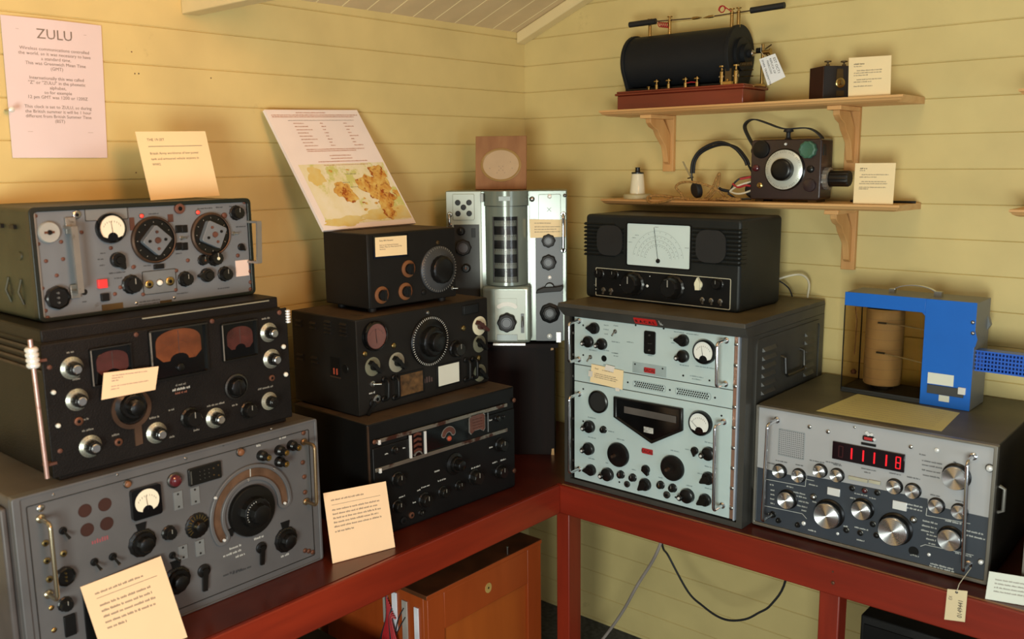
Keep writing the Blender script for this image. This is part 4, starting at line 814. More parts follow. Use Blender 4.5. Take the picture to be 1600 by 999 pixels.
 ('handle', [(0.4169, 0.0784), (0.4154, 0.0247)], {'out': 0.02, 'mat': 'black'}),
 ('toggle', 0.0464, 0.0767, 0.0081, 0.0081, {'ang': 0}),
 ('jack', 0.0566, 0.0352, 0.0119, 0.0119, {'mat': 'steel'}),
 ('knob', 0.046, 0.0266, 0.0119, 0.0119, {'style': 'lever', 'ang': -130}),
 ('plate', 0.4125, 0.2228, 0.0285, 0.0117, {'mat': 'blackplate', 'frame': 1}),
 ('text', 0.4126, 0.2257, 0.0218, 0.0029, {'ink': 'dim'}),
 ('text', 0.4124, 0.2193, 0.0218, 0.0029, {'ink': 'dim'}),
 ('text', 0.2425, 0.0514, 0.0169, 0.008, {'ink': 'faint'}),
 ('screw', 0.2471, 0.2342, 0.0056, 0.0056, {'mat': 'steel'}),
 ('text', 0.0439, 0.054, 0.0095, 0.0027, {'ink': 'light'}),
]),
'F': dict(loc=(0.4464,-1.1439,0.7290),yaw=1.52018,w=0.5229,d=0.3240,h=0.3024,items=[
 ('plate', 0.2527, 0.2536, 0.2361, 0.0049, {'mat': 'trim', 't': 0.003, 'sub': 'trim_strip'}),
 ('plate', 0.2526, 0.1803, 0.236, 0.005, {'mat': 'trim', 't': 0.003, 'sub': 'trim_strip'}),
 ('plate', 0.2584, 0.2187, 0.0761, 0.0291, {'mat': 'glossblack', 't': 0.002, 'sub': 'dial_glass'}),
 ('screw', 0.0171, 0.2541, 0.0059, 0.0059, {'mat': 'copper'}),
 ('screw', 0.5184, 0.2609, 0.0068, 0.0068, {'mat': 'copper'}),
 ('screw', 0.5161, 0.0509, 0.007, 0.007, {'mat': 'copper'}),
 ('plate', 0.0306, 0.251, 0.0032, 0.006, {'mat': 'whitemetal', 't': 0.006, 'sub': 'end_cap'}),
 ('plate', 0.0304, 0.1772, 0.0032, 0.006, {'mat': 'whitemetal', 't': 0.006, 'sub': 'end_cap'}),
 ('drum_window', 0.1546, 0.2167, 0.026, 0.0327, {}),
 ('arch_meter', 0.2624, 0.2267, 0.0305, 0.0177, {'mat': 'dialbrown'}),
 ('lamp', 0.2636, 0.2069, 0.0089, 0.0089, {'mat': 'redorange'}),
 ('shield_window', 0.369, 0.2253, 0.0304, 0.027, {'mat': 'dialbrown'}),
 ('knob', 0.0844, 0.1407, 0.0191, 0.0191, {'style': 'fl'}),
 ('knob', 0.0794, 0.2191, 0.0108, 0.0108, {'style': 'fl'}),
 ('knob', 0.2838, 0.1308, 0.0303, 0.0303, {'style': 'double'}),
 ('knob', 0.4581, 0.1432, 0.0203, 0.0203, {'style': 'fl'}),
 ('knob', 0.4556, 0.0644, 0.0205, 0.0205, {'style': 'fl'}),
 ('knob', 0.3545, 0.0752, 0.0229, 0.0229, {'style': 'fl'}),
 ('knob', 0.2961, 0.0659, 0.0139, 0.0139, {'style': 'fl'}),
 ('knob', 0.2374, 0.064, 0.0165, 0.0165, {'style': 'fl'}),
 ('knob', 0.1717, 0.0604, 0.0205, 0.0205, {'style': 'fl'}),
 ('knob', 0.0814, 0.069, 0.0172, 0.0172, {'style': 'fl'}),
 ('knob', 0.4494, 0.2219, 0.0097, 0.0097, {'style': 'fl'}),
 ('knob', 0.4742, 0.2215, 0.0052, 0.0052, {'style': 'fl'}),
 ('jack', 0.1271, 0.0312, 0.0084, 0.0084, {'mat': 'copper'}),
 ('knob', 0.1605, 0.0273, 0.009, 0.009, {'style': 'fl'}),
 ('jack', 0.0991, 0.0248, 0.0101, 0.0101, {'mat': 'black'}),
 ('plate', 0.4126, 0.2187, 0.001, 0.0277, {'mat': 'greyplate', 't': 0.002}),
 ('text', 0.2211, 0.1267, 0.01, 0.0021, {'ink': 'light'}),
 ('text', 0.2361, 0.0978, 0.0138, 0.0021, {'ink': 'light'}),
 ('text', 0.3624, 0.1012, 0.0173, 0.0022, {'ink': 'light'}),
 ('text', 0.4379, 0.0962, 0.0103, 0.0023, {'ink': 'light'}),
 ('text', 0.4717, 0.0953, 0.0115, 0.0023, {'ink': 'light'}),
 ('text', 0.1795, 0.0953, 0.0156, 0.0021, {'ink': 'light'}),
 ('text', 0.1551, 0.0914, 0.0053, 0.0021, {'ink': 'light'}),
 ('text', 0.099, 0.0897, 0.0106, 0.0021, {'ink': 'light'}),
 ('text', 0.4236, 0.1437, 0.0076, 0.0022, {'ink': 'light'}),
 ('text', 0.4253, 0.2226, 0.0076, 0.0022, {'ink': 'light'}),
 ('text', 0.1387, 0.0627, 0.0052, 0.0021, {'ink': 'light'}),
 ('text', 0.0544, 0.2153, 0.0061, 0.002, {'ink': 'light'}),
 ('text', 0.1106, 0.2169, 0.0042, 0.002, {'ink': 'light'}),
]),
'G': dict(loc=(0.5544,-0.4905,0.7290),yaw=0.00000,w=0.5697,d=0.4680,h=0.5220,items=[
 ('gpanel', [(0.0342, 0.4983), (0.5303, 0.4981), (0.5323, 0.01), (0.0315, 0.0255)], {}),
 ('gseam', [(0.0351, 0.3566), (0.5327, 0.3609)], {}),
 ('gseam', [(0.0325, 0.3081), (0.5323, 0.3115)], {}),
 ('knob', 0.1044, 0.4713, 0.0175, 0.0175, {'style': 'ptr', 'ang': 180}),
 ('knob', 0.0846, 0.4305, 0.0166, 0.0166, {'style': 'crank', 'ang': 200}),
 ('knob', 0.1309, 0.4295, 0.0164, 0.0164, {'style': 'crank', 'ang': 200}),
 ('toggle', 0.1737, 0.4698, 0.0059, 0.0059, {'ang': -100}),
 ('toggle', 0.0901, 0.3869, 0.0061, 0.0061, {'ang': -100}),
 ('hole', 0.1363, 0.3886, 0.0088, 0.0088, {}),
 ('rocker', 0.286, 0.4521, 0.0174, 0.0314, {}),
 ('plate', 0.2846, 0.3782, 0.053, 0.0148, {'mat': 'greylight', 't': 0.001}),
 ('redplate', 0.2867, 0.3758, 0.0169, 0.0069, {}),
 ('redplate', 0.283, 0.1482, 0.0166, 0.0071, {}),
 ('speaker', 0.1187, 0.2613, 0.0325, 0.0325, {}),
 ('knob', 0.0888, 0.1832, 0.0182, 0.0182, {'style': 'crank', 'ang': 200}),
 ('knob', 0.137, 0.183, 0.0107, 0.0107, {'style': 'fl'}),
 ('knob', 0.087, 0.117, 0.0184, 0.0184, {'style': 'crank', 'ang': 200}),
 ('knob', 0.1886, 0.12, 0.0348, 0.0348, {'style': 'disc'}),
 ('knob', 0.094, 0.0544, 0.0179, 0.0179, {'style': 'ptr', 'ang': 190}),
 ('knob', 0.1532, 0.0547, 0.0194, 0.0194, {'style': 'crank', 'ang': 200}),
 ('knob', 0.1976, 0.0634, 0.0119, 0.0119, {'style': 'fl', 'dot': 'copper'}),
 ('knob', 0.2373, 0.0632, 0.0117, 0.0117, {'style': 'fl'}),
 ('jack', 0.2185, 0.0399, 0.009, 0.009, {'mat': 'steeldark'}),
 ('knob', 0.2789, 0.0963, 0.0132, 0.0132, {'style': 'ptr', 'ang': -60}),
 ('knob', 0.2783, 0.053, 0.0188, 0.0188, {'style': 'ptr', 'ang': 225}),
 ('screw', 0.0644, 0.4751, 0.0028, 0.0028, {'mat': 'black'}),
 ('screw', 0.2398, 0.4941, 0.0026, 0.0026, {'mat': 'black'}),
 ('screw', 0.0646, 0.3891, 0.0028, 0.0028, {'mat': 'black'}),
 ('screw', 0.0648, 0.2898, 0.0028, 0.0028, {'mat': 'black'}),
 ('screw', 0.0649, 0.1942, 0.0029, 0.0029, {'mat': 'black'}),
 ('screw', 0.2394, 0.3868, 0.0027, 0.0027, {'mat': 'black'}),
 ('screw', 0.1913, 0.0394, 0.0028, 0.0028, {'mat': 'black'}),
 ('screw', 0.2163, 0.3323, 0.0027, 0.0027, {'mat': 'black'}),
 ('knob', 0.3878, 0.4703, 0.0174, 0.0174, {'style': 'ptr', 'ang': 180}),
 ('knob', 0.3888, 0.4285, 0.0169, 0.0169, {'style': 'crank', 'ang': 200}),
 ('meter', 0.4517, 0.4485, 0.0322, 0.0322, {'needle': 100, 'face': 'meterwhite'}),
 ('meter', 0.445, 0.2582, 0.0331, 0.0331, {'needle': 140, 'face': 'meterwhite'}),
 ('knob', 0.4283, 0.1799, 0.0112, 0.0112, {'style': 'ptr', 'ang': -90}),
 ('knob', 0.4703, 0.1807, 0.0183, 0.0183, {'style': 'crank', 'ang': 200}),
 ('knob', 0.471, 0.1139, 0.0185, 0.0185, {'style': 'ptr', 'ang': 215}),
 ('knob', 0.3633, 0.1186, 0.035, 0.035, {'style': 'disc'}),
 ('knob', 0.3273, 0.0625, 0.0117, 0.0117, {'style': 'fl', 'dot': 'brass'}),
 ('knob', 0.3651, 0.0625, 0.0122, 0.0122, {'style': 'fl'}),
 ('jack', 0.3471, 0.0391, 0.0099, 0.0099, {'mat': 'steeldark'}),
 ('knob', 0.4105, 0.0519, 0.0201, 0.0201, {'style': 'crank', 'ang': 200}),
 ('knob', 0.4631, 0.0525, 0.0181, 0.0181, {'style': 'ptr', 'ang': 215}),
 ('screw', 0.3275, 0.4951, 0.0028, 0.0028, {'mat': 'black'}),
 ('screw', 0.3264, 0.3863, 0.0028, 0.0028, {'mat': 'black'}),
 ('screw', 0.3888, 0.3764, 0.0028, 0.0028, {'mat': 'black'}),
 ('screw', 0.4655, 0.3746, 0.0027, 0.0027, {'mat': 'black'}),
 ('screw', 0.3495, 0.3316, 0.0028, 0.0028, {'mat': 'black'}),
 ('screw', 0.4825, 0.3318, 0.0027, 0.0027, {'mat': 'black'}),
 ('screw', 0.3733, 0.0378, 0.0029, 0.0029, {'mat': 'black'}),
 ('screw', 0.5024, 0.2876, 0.0027, 0.0027, {'mat': 'black'}),
 ('handle', [(0.5107, 0.485), (0.5119, 0.373)], {'out': 0.05, 'mat': 'chrome'}),
 ('handle', [(0.5104, 0.2733), (0.5131, 0.0494)], {'out': 0.05, 'mat': 'chrome'}),
 ('handle', [(0.0509, 0.4864), (0.051, 0.3751)], {'out': 0.05, 'mat': 'chrome'}),
 ('handle', [(0.0518, 0.2736), (0.052, 0.0482)], {'out': 0.05, 'mat': 'chrome'}),
 ('vent', 0.2854, 0.3318, 0.0524, 0.0099, {}),
 ('vent', 0.4187, 0.3319, 0.0528, 0.0105, {}),
 ('penta', [(0.1731, 0.2867), (0.3925, 0.289), (0.3939, 0.2281), (0.2994, 0.1747), (0.1736, 0.2278)], {}),
 ('plate', 0.2902, 0.2546, 0.0824, 0.0094, {'mat': 'dialstrip', 't': 0.001, 'off': 0.004, 'sub': 'frequency_scale'}),
 ('plate', 0.2874, 0.21, 0.015, 0.0079, {'mat': 'digits', 't': 0.001, 'off': 0.004, 'sub': 'counter'}),
 ('text', 0.1435, 0.4837, 0.0078, 0.0016, {'ink': 'dimdark'}),
 ('text', 0.1436, 0.4718, 0.0091, 0.0016, {'ink': 'dimdark'}),
 ('text', 0.1437, 0.4593, 0.0065, 0.0016, {'ink': 'dimdark'}),
 ('text', 0.1755, 0.4861, 0.0076, 0.0016, {'ink': 'dimdark'}),
 ('text', 0.1759, 0.4404, 0.014, 0.0016, {'ink': 'dimdark'}),
 ('text', 0.2231, 0.4456, 0.0112, 0.0016, {'ink': 'dimdark'}),
 ('text', 0.2878, 0.4172, 0.0084, 0.0016, {'ink': 'dimdark'}),
 ('text', 0.1762, 0.4091, 0.0077, 0.0016, {'ink': 'dimdark'}),
 ('text', 0.1763, 0.401, 0.0077, 0.0016, {'ink': 'dimdark'}),
 ('text', 0.0955, 0.2099, 0.0135, 0.0017, {'ink': 'dimdark'}),
 ('text', 0.0957, 0.1514, 0.0135, 0.0017, {'ink': 'dimdark'}),
 ('text', 0.096, 0.0883, 0.0122, 0.0017, {'ink': 'dimdark'}),
 ('text', 0.162, 0.1821, 0.0098, 0.0017, {'ink': 'dimdark'}),
 ('text', 0.1946, 0.1648, 0.0129, 0.0017, {'ink': 'dimdark'}),
 ('text', 0.098, 0.4073, 0.0133, 0.0017, {'ink': 'dimdark'}),
 ('text', 0.1407, 0.4127, 0.013, 0.0016, {'ink': 'dimdark'}),
 ('text', 0.2402, 0.0862, 0.0076, 0.0017, {'ink': 'dimdark'}),
 ('text', 0.1496, 0.087, 0.0053, 0.0017, {'ink': 'dimdark'}),
 ('text', 0.154, 0.3707, 0.0194, 0.0016, {'ink': 'dimdark'}),
 ('text', 0.173, 0.4087, 0.0115, 0.0016, {'ink': 'dimdark'}),
 ('text', 0.374, 0.4905, 0.0153, 0.0016, {'ink': 'dimdark'}),
 ('text', 0.3559, 0.472, 0.0074, 0.0016, {'ink': 'dimdark'}),
 ('text', 0.4133, 0.4895, 0.0179, 0.0016, {'ink': 'dimdark'}),
 ('text', 0.3562, 0.46, 0.0049, 0.0016, {'ink': 'dimdark'}),
 ('text', 0.3912, 0.4042, 0.0134, 0.0016, {'ink': 'dimdark'}),
 ('text', 0.454, 0.4075, 0.0294, 0.0016, {'ink': 'dimdark'}),
 ('text', 0.428, 0.3794, 0.0192, 0.0016, {'ink': 'dimdark'}),
 ('text', 0.4282, 0.3723, 0.0132, 0.0016, {'ink': 'dimdark'}),
 ('text', 0.3686, 0.1667, 0.0138, 0.0017, {'ink': 'dimdark'}),
 ('text', 0.4713, 0.2096, 0.0148, 0.0017, {'ink': 'dimdark'}),
 ('text', 0.4761, 0.1441, 0.0178, 0.0017, {'ink': 'dimdark'}),
 ('text', 0.4748, 0.0851, 0.0149, 0.0017, {'ink': 'dimdark'}),
 ('text', 0.4057, 0.1787, 0.0062, 0.0017, {'ink': 'dimdark'}),
 ('text', 0.4142, 0.0796, 0.0093, 0.0017, {'ink': 'dimdark'}),
 ('text', 0.3257, 0.0826, 0.0065, 0.0017, {'ink': 'dimdark'}),
 ('text', 0.4449, 0.1205, 0.0073, 0.0017, {'ink': 'dimdark'}),
 ('redlabel', [(0.2448, 0.5283), (0.3145, 0.5315), (0.3149, 0.5099), (0.2451, 0.5087)], {}),
]),
'H': dict(loc=(0.5337,-0.3636,1.2645),yaw=-0.02793,w=0.5049,d=0.2295,h=0.2448,items=[
 ('scale_window', 0.2522, 0.1641, 0.1026, 0.0585, {}),
 ('ctrl', 0.2601, 0.0483, 0.2211, 0.0415, {}),
 ('knob', 0.0536, 0.072, 0.0155, 0.0155, {'style': 'fl'}),
 ('knob', 0.1062, 0.0733, 0.0143, 0.0143, {'style': 'fl'}),
 ('knob', 0.1764, 0.0524, 0.0342, 0.0342, {'style': 'fl'}),
 ('knob', 0.3077, 0.0534, 0.0331, 0.0331, {'style': 'fl'}),
 ('knob', 0.443, 0.0727, 0.0159, 0.0159, {'style': 'fl'}),
 ('knob', 0.3846, 0.0668, 0.0162, 0.0162, {'style': 'ivory'}),
 ('jack', 0.0418, 0.0258, 0.0073, 0.0073, {'mat': 'black'}),
 ('toggle', 0.0669, 0.0254, 0.0078, 0.0078, {'ang': -30}),
 ('toggle', 0.0942, 0.0251, 0.0077, 0.0077, {'ang': -30}),
 ('toggle', 0.3965, 0.0263, 0.0072, 0.0072, {'ang': -30}),
 ('toggle', 0.4232, 0.0264, 0.0071, 0.0071, {'ang': -30}),
 ('toggle', 0.4507, 0.0266, 0.0071, 0.0071, {'ang': -30}),
 ('screw', 0.1278, 0.0449, 0.0031, 0.0031, {'mat': 'whitemetal'}),
 ('screw', 0.2192, 0.0494, 0.0045, 0.0045, {'mat': 'whitemetal'}),
 ('screw', 0.2276, 0.0774, 0.0025, 0.0025, {'mat': 'whitemetal'}),
 ('text', 0.0492, 0.0847, 0.0096, 0.0016, {'ink': 'dim'}),
 ('text', 0.1031, 0.0865, 0.0075, 0.0015, {'ink': 'dim'}),
 ('text', 0.1828, 0.0871, 0.0108, 0.0015, {'ink': 'dim'}),
 ('text', 0.309, 0.0879, 0.0158, 0.0015, {'ink': 'dim'}),
 ('text', 0.3688, 0.088, 0.0065, 0.0014, {'ink': 'dim'}),
 ('text', 0.4066, 0.0885, 0.0064, 0.0014, {'ink': 'dim'}),
 ('text', 0.4436, 0.0876, 0.0094, 0.0014, {'ink': 'dim'}),
 ('text', 0.0398, 0.0377, 0.0078, 0.0016, {'ink': 'dim'}),
 ('text', 0.0941, 0.038, 0.005, 0.0015, {'ink': 'dim'}),
 ('text', 0.2356, 0.0507, 0.0035, 0.0015, {'ink': 'dim'}),
 ('text', 0.2491, 0.0146, 0.0128, 0.0015, {'ink': 'dim'}),
 ('text', 0.3961, 0.0382, 0.0054, 0.0014, {'ink': 'dim'}),
 ('text', 0.4239, 0.0393, 0.0042, 0.0014, {'ink': 'dim'}),
 ('text', 0.4503, 0.0393, 0.0042, 0.0014, {'ink': 'dim'}),
 ('ribs', [(0.0001, 0.2181), (0.1369, 0.1202), (0.3601, 0.2193), (0.5093, 0.1206)], {}),
]),
'I': dict(loc=(1.1322,-0.4473,0.7290),yaw=0.00349,w=0.5562,d=0.4320,h=0.3222,items=[
 ('darkzone', [(0.0171, 0.1567), (0.1379, 0.1536), (0.1375, 0.1632), (0.4208, 0.1723), (0.4218, 0.1565), (0.5498, 0.1588)], {}),
 ('knob', 0.0679, 0.1598, 0.0162, 0.0162, {'style': 'alu'}),
 ('knob', 0.118, 0.1593, 0.016, 0.016, {'style': 'alu'}),
 ('knob', 0.1711, 0.183, 0.0157, 0.0157, {'style': 'alu'}),
 ('knob', 0.2129, 0.181, 0.0155, 0.0155, {'style': 'alu'}),
 ('knob', 0.3472, 0.1835, 0.0165, 0.0165, {'style': 'alu'}),
 ('knob', 0.388, 0.1821, 0.0163, 0.0163, {'style': 'alu'}),
 ('knob', 0.4404, 0.1598, 0.0161, 0.0161, {'style': 'alu'}),
 ('knob', 0.4887, 0.1581, 0.0159, 0.0159, {'style': 'alu'}),
 ('knob', 0.0917, 0.0914, 0.022, 0.022, {'style': 'alu'}),
 ('knob', 0.1991, 0.0798, 0.0323, 0.0323, {'style': 'alu'}),
 ('knob', 0.2781, 0.1115, 0.0234, 0.0234, {'style': 'alu'}),
 ('knob', 0.3552, 0.0819, 0.0342, 0.0342, {'style': 'alu'}),
 ('knob', 0.4775, 0.2361, 0.0268, 0.0268, {'style': 'alu'}),
 ('knob', 0.4749, 0.0912, 0.0251, 0.0251, {'style': 'alu'}),
 ('lamp', 0.1569, 0.1126, 0.0084, 0.0084, {'mat': 'steel'}),
 ('plate', 0.2065, 0.1375, 0.0152, 0.0094, {'mat': 'whitemetal', 't': 0.004, 'sub': 'indicator_window'}),
 ('plate', 0.3613, 0.1401, 0.0157, 0.0101, {'mat': 'whitemetal', 't': 0.004, 'sub': 'indicator_window'}),
 ('lamp', 0.3933, 0.1137, 0.0081, 0.0081, {'mat': 'steel'}),
 ('hole', 0.3978, 0.0379, 0.0114, 0.0114, {}),
 ('screw', 0.4328, 0.2875, 0.0054, 0.0054, {'mat': 'whitemetal'}),
 ('screw', 0.3768, 0.2841, 0.0047, 0.0047, {'mat': 'steel'}),
 ('lamp', 0.5423, 0.2694, 0.009, 0.009, {'mat': 'whitemetal'}),
 ('lamp', 0.5397, 0.0532, 0.007, 0.007, {'mat': 'whitemetal'}),
 ('screw', 0.4314, 0.0392, 0.004, 0.004, {'mat': 'whitemetal'}),
 ('screw', 0.1389, 0.2877, 0.0052, 0.0052, {'mat': 'steel'}),
 ('screw', 0.185, 0.284, 0.0052, 0.0052, {'mat': 'steel'}),
 ('screw', 0.2477, 0.3065, 0.0029, 0.0029, {'mat': 'steel'}),
 ('knob', 0.0532, 0.0407, 0.0087, 0.0087, {'style': 'fl'}),
 ('screw', 0.135, 0.0381, 0.0054, 0.0054, {'mat': 'whitemetal'}),
 ('knob', 0.0695, 0.029, 0.0071, 0.0071, {'style': 'fl'}),
 ('knob', 0.1201, 0.0303, 0.007, 0.007, {'style': 'fl'}),
 ('screw', 0.2207, 0.0337, 0.0038, 0.0038, {'mat': 'whitemetal'}),
 ('lamp', 0.2502, 0.1562, 0.0074, 0.0074, {'mat': 'black'}),
 ('lamp', 0.2799, 0.1575, 0.0073, 0.0073, {'mat': 'darkred'}),
 ('lamp', 0.309, 0.1589, 0.0073, 0.0073, {'mat': 'black'}),
 ('lamp', 0.2415, 0.0487, 0.0075, 0.0075, {'mat': 'black'}),
 ('lamp', 0.2751, 0.0501, 0.0074, 0.0074, {'mat': 'black'}),
 ('lamp', 0.3031, 0.0796, 0.0074, 0.0074, {'mat': 'black'}),
 ('lamp', 0.313, 0.0547, 0.0074, 0.0074, {'mat': 'black'}),
 ('plate', 0.2629, 0.1818, 0.0227, 0.004, {'mat': 'creamkey', 't': 0.004, 'sub': 'push_key'}),
 ('plate', 0.3015, 0.1832, 0.0136, 0.004, {'mat': 'creamkey', 't': 0.004, 'sub': 'push_key'}),
 ('display', 0.2824, 0.2421, 0.0839, 0.0217, {}),
 ('crest', 0.2814, 0.2899, 0.0157, 0.0122, {}),
 ('plate', 0.2824, 0.2711, 0.0171, 0.0029, {'mat': 'black', 't': 0.002}),
 ('dotgrille', 0.0941, 0.2351, 0.0329, 0.0334, {}),
 ('handle', [(0.0551, 0.2902), (0.05, 0.0387)], {'out': 0.055, 'mat': 'chrome'}),
 ('handle', [(0.5084, 0.2887), (0.5157, 0.0415)], {'out': 0.05, 'mat': 'chrome'}),
 ('text', 0.0479, 0.1746, 0.0178, 0.0016, {'ink': 'dark'}),
 ('text', 0.071, 0.1853, 0.0156, 0.0015, {'ink': 'dark'}),
 ('text', 0.1172, 0.1855, 0.0095, 0.0015, {'ink': 'dark'}),
 ('text', 0.1613, 0.2042, 0.0185, 0.0015, {'ink': 'dark'}),
 ('text', 0.2012, 0.2089, 0.018, 0.0015, {'ink': 'dark'}),
 ('text', 0.2122, 0.2057, 0.0108, 0.0015, {'ink': 'dark'}),
 ('text', 0.2856, 0.2105, 0.0172, 0.0014, {'ink': 'dark'}),
 ('text', 0.2826, 0.2026, 0.0069, 0.0015, {'ink': 'dark'}),
 ('text', 0.4036, 0.271, 0.0072, 0.0016, {'ink': 'dark'}),
 ('text', 0.4241, 0.2577, 0.0213, 0.0016, {'ink': 'dark'}),
 ('text', 0.4247, 0.2481, 0.0213, 0.0016, {'ink': 'dark'}),
 ('text', 0.4237, 0.2361, 0.0196, 0.0016, {'ink': 'dark'}),
 ('text', 0.4244, 0.2245, 0.0178, 0.0016, {'ink': 'dark'}),
 ('text', 0.4724, 0.2679, 0.0041, 0.0015, {'ink': 'dark'}),
 ('text', 0.3466, 0.2133, 0.0131, 0.0016, {'ink': 'dark'}),
 ('text', 0.3873, 0.2123, 0.0146, 0.0016, {'ink': 'dark'}),
 ('text', 0.436, 0.182, 0.0107, 0.0016, {'ink': 'dark'}),
 ('text', 0.4885, 0.1808, 0.0103, 0.0016, {'ink': 'dark'}),
 ('text', 0.0949, 0.1242, 0.0085, 0.0019, {'ink': 'light'}),
 ('text', 0.0481, 0.1189, 0.0056, 0.002, {'ink': 'light'}),
 ('text', 0.0506, 0.105, 0.0059, 0.002, {'ink': 'light'}),
 ('text', 0.0511, 0.0934, 0.006, 0.002, {'ink': 'light'}),
 ('text', 0.0508, 0.0815, 0.006, 0.002, {'ink': 'light'}),
 ('text', 0.0512, 0.0698, 0.0048, 0.002, {'ink': 'light'}),
 ('text', 0.1203, 0.1135, 0.0152, 0.0019, {'ink': 'light'}),
 ('text', 0.1245, 0.1049, 0.0152, 0.0019, {'ink': 'light'}),
 ('text', 0.1326, 0.0934, 0.0133, 0.0019, {'ink': 'light'}),
 ('text', 0.1293, 0.081, 0.0133, 0.0019, {'ink': 'light'}),
 ('text', 0.1355, 0.071, 0.0076, 0.0019, {'ink': 'light'}),
 ('text', 0.1548, 0.1425, 0.0112, 0.0019, {'ink': 'light'}),
 ('text', 0.1605, 0.1001, 0.0056, 0.0019, {'ink': 'light'}),
 ('text', 0.1583, 0.0248, 0.0113, 0.0019, {'ink': 'light'}),
 ('text', 0.2718, 0.1454, 0.0157, 0.0018, {'ink': 'light'}),
 ('text', 0.2533, 0.1318, 0.0071, 0.0018, {'ink': 'light'}),
 ('text', 0.2996, 0.1428, 0.0086, 0.0018, {'ink': 'light'}),
 ('text', 0.2763, 0.0616, 0.0158, 0.0019, {'ink': 'light'}),
 ('text', 0.2761, 0.0317, 0.0088, 0.0019, {'ink': 'light'}),
 ('text', 0.2393, 0.0575, 0.0054, 0.0019, {'ink': 'light'}),
 ('text', 0.393, 0.1478, 0.0183, 0.002, {'ink': 'light'}),
 ('text', 0.3936, 0.1391, 0.0165, 0.002, {'ink': 'light'}),
 ('text', 0.4294, 0.1169, 0.0162, 0.002, {'ink': 'light'}),
 ('text', 0.4283, 0.1055, 0.0162, 0.002, {'ink': 'light'}),
 ('text', 0.4254, 0.0939, 0.0144, 0.002, {'ink': 'light'}),
 ('text', 0.4349, 0.0864, 0.0108, 0.002, {'ink': 'light'}),
 ('text', 0.4337, 0.0761, 0.0108, 0.002, {'ink': 'light'}),
 ('text', 0.4361, 0.0667, 0.0072, 0.002, {'ink': 'light'}),
 ('text', 0.5201, 0.117, 0.0203, 0.0019, {'ink': 'light'}),
 ('text', 0.5242, 0.1065, 0.0203, 0.0019, {'ink': 'light'}),
 ('text', 0.461, 0.0136, 0.0267, 0.002, {'ink': 'light'}),
 ('text', 0.4606, 0.0195, 0.0249, 0.002, {'ink': 'light'}),
 ('text', 0.5035, 0.0597, 0.0172, 0.002, {'ink': 'light'}),
 ('text', 0.4781, 0.1295, 0.0174, 0.002, {'ink': 'light'}),
 ('text', 0.4003, 0.0284, 0.0092, 0.002, {'ink': 'light'}),
 ('line', [(0.0298, 0.1297), (0.1346, 0.1341), (0.1356, 0.1533), (0.1562, 0.1534)], {'ink': 'light'}),
 ('line', [(0.0284, 0.0583), (0.1302, 0.062), (0.142, 0.0515)], {'ink': 'light'}),
 ('line', [(0.4202, 0.1485), (0.4195, 0.1304), (0.5121, 0.1344)], {'ink': 'light'}),
 ('line', [(0.4116, 0.0539), (0.422, 0.0608), (0.5238, 0.0635)], {'ink': 'light'}),
]),
'J': dict(loc=(1.2465,-0.1935,1.0521),yaw=-0.02094,w=0.3186,d=0.1170,h=0.2664,items=[
 ('jwin', [(0.0052, 0.2303), (0.1996, 0.2318), (0.2029, 0.0065), (0.0053, 0.0033)], {}),
 ('plate', 0.2483, 0.0696, 0.0303, 0.014, {'mat': 'paperwhite', 'sub': 'paper_label'}),
 ('plate', 0.2609, 0.0424, 0.0423, 0.0109, {'mat': 'darkgrey', 't': 0.004, 'sub': 'slot'}),
 ('plate', 0.2994, 0.0486, 0.0084, 0.0085, {'mat': 'whitemetal', 't': 0.006, 'sub': 'slot_catch'}),
 ('plate', 0.2593, 0.0226, 0.0122, 0.0078, {'mat': 'paperwhite', 'sub': 'round_label'}),
 ('lamp', 0.3121, 0.219, 0.0045, 0.0045, {'mat': 'steel'}),
 ('lamp', 0.3139, 0.193, 0.0045, 0.0045, {'mat': 'steel'}),
 ('text', 0.2374, 0.0711, 0.0181, 0.002, {'ink': 'dark'}),
 ('text', 0.263, 0.0641, 0.0107, 0.0019, {'ink': 'dark'}),
 ('arm1', [(0.089, 0.1926), (0.2017, 0.1864)], {}),
 ('arm2', [(0.0894, 0.1156), (0.1996, 0.1008)], {}),
]),
'K': dict(loc=(0.1251,-0.5346,1.1070),yaw=0.63879,w=0.3726,d=0.1215,h=0.4689,items=[
 ('kcyl', [(0.1174, 0.4699), (0.2526, 0.1798)], {}),
 ('kwin', [(0.1535, 0.3936), (0.2271, 0.1879)], {}),
 ('kbox', [(0.1117, 0.1855), (0.2684, 0.0034)], {}),
 ('kblack', [(0.0244, 0.3659), (0.103, 0.1364)], {}),
 ('kgrey', [(0.276, 0.3249), (0.3608, 0.0007)], {}),
 ('khatch', [(0.2863, 0.4565), (0.3543, 0.3783)], {}),
 ('holeplate', 0.056, 0.4197, 0.0334, 0.0399, {}),
 ('knob', 0.0534, 0.295, 0.0243, 0.0243, {'style': 'lobe'}),
 ('knob', 0.0607, 0.2314, 0.0143, 0.0143, {'style': 'fl', 'dot': 'copper'}),
 ('knob', 0.0468, 0.3456, 0.0131, 0.0131, {'style': 'fl'}),
 ('plate', 0.0848, 0.3403, 0.0061, 0.0141, {'mat': 'black', 't': 0.003}),
 ('plate', 0.1135, 0.4476, 0.005, 0.0129, {'mat': 'steeldark', 't': 0.006, 'sub': 'latch'}),
 ('lamp', 0.2666, 0.4422, 0.0082, 0.0082, {'mat': 'steel'}),
 ('screw', 0.3204, 0.4499, 0.0077, 0.0077, {'mat': 'whitemetal'}),
 ('screw', 0.3667, 0.4524, 0.0058, 0.0058, {'mat': 'steeldark'}),
 ('xmark', 0.3187, 0.4102, 0.0063, 0.0063, {}),
 ('knob', 0.3163, 0.3148, 0.0207, 0.0207, {'style': 'lobe'}),
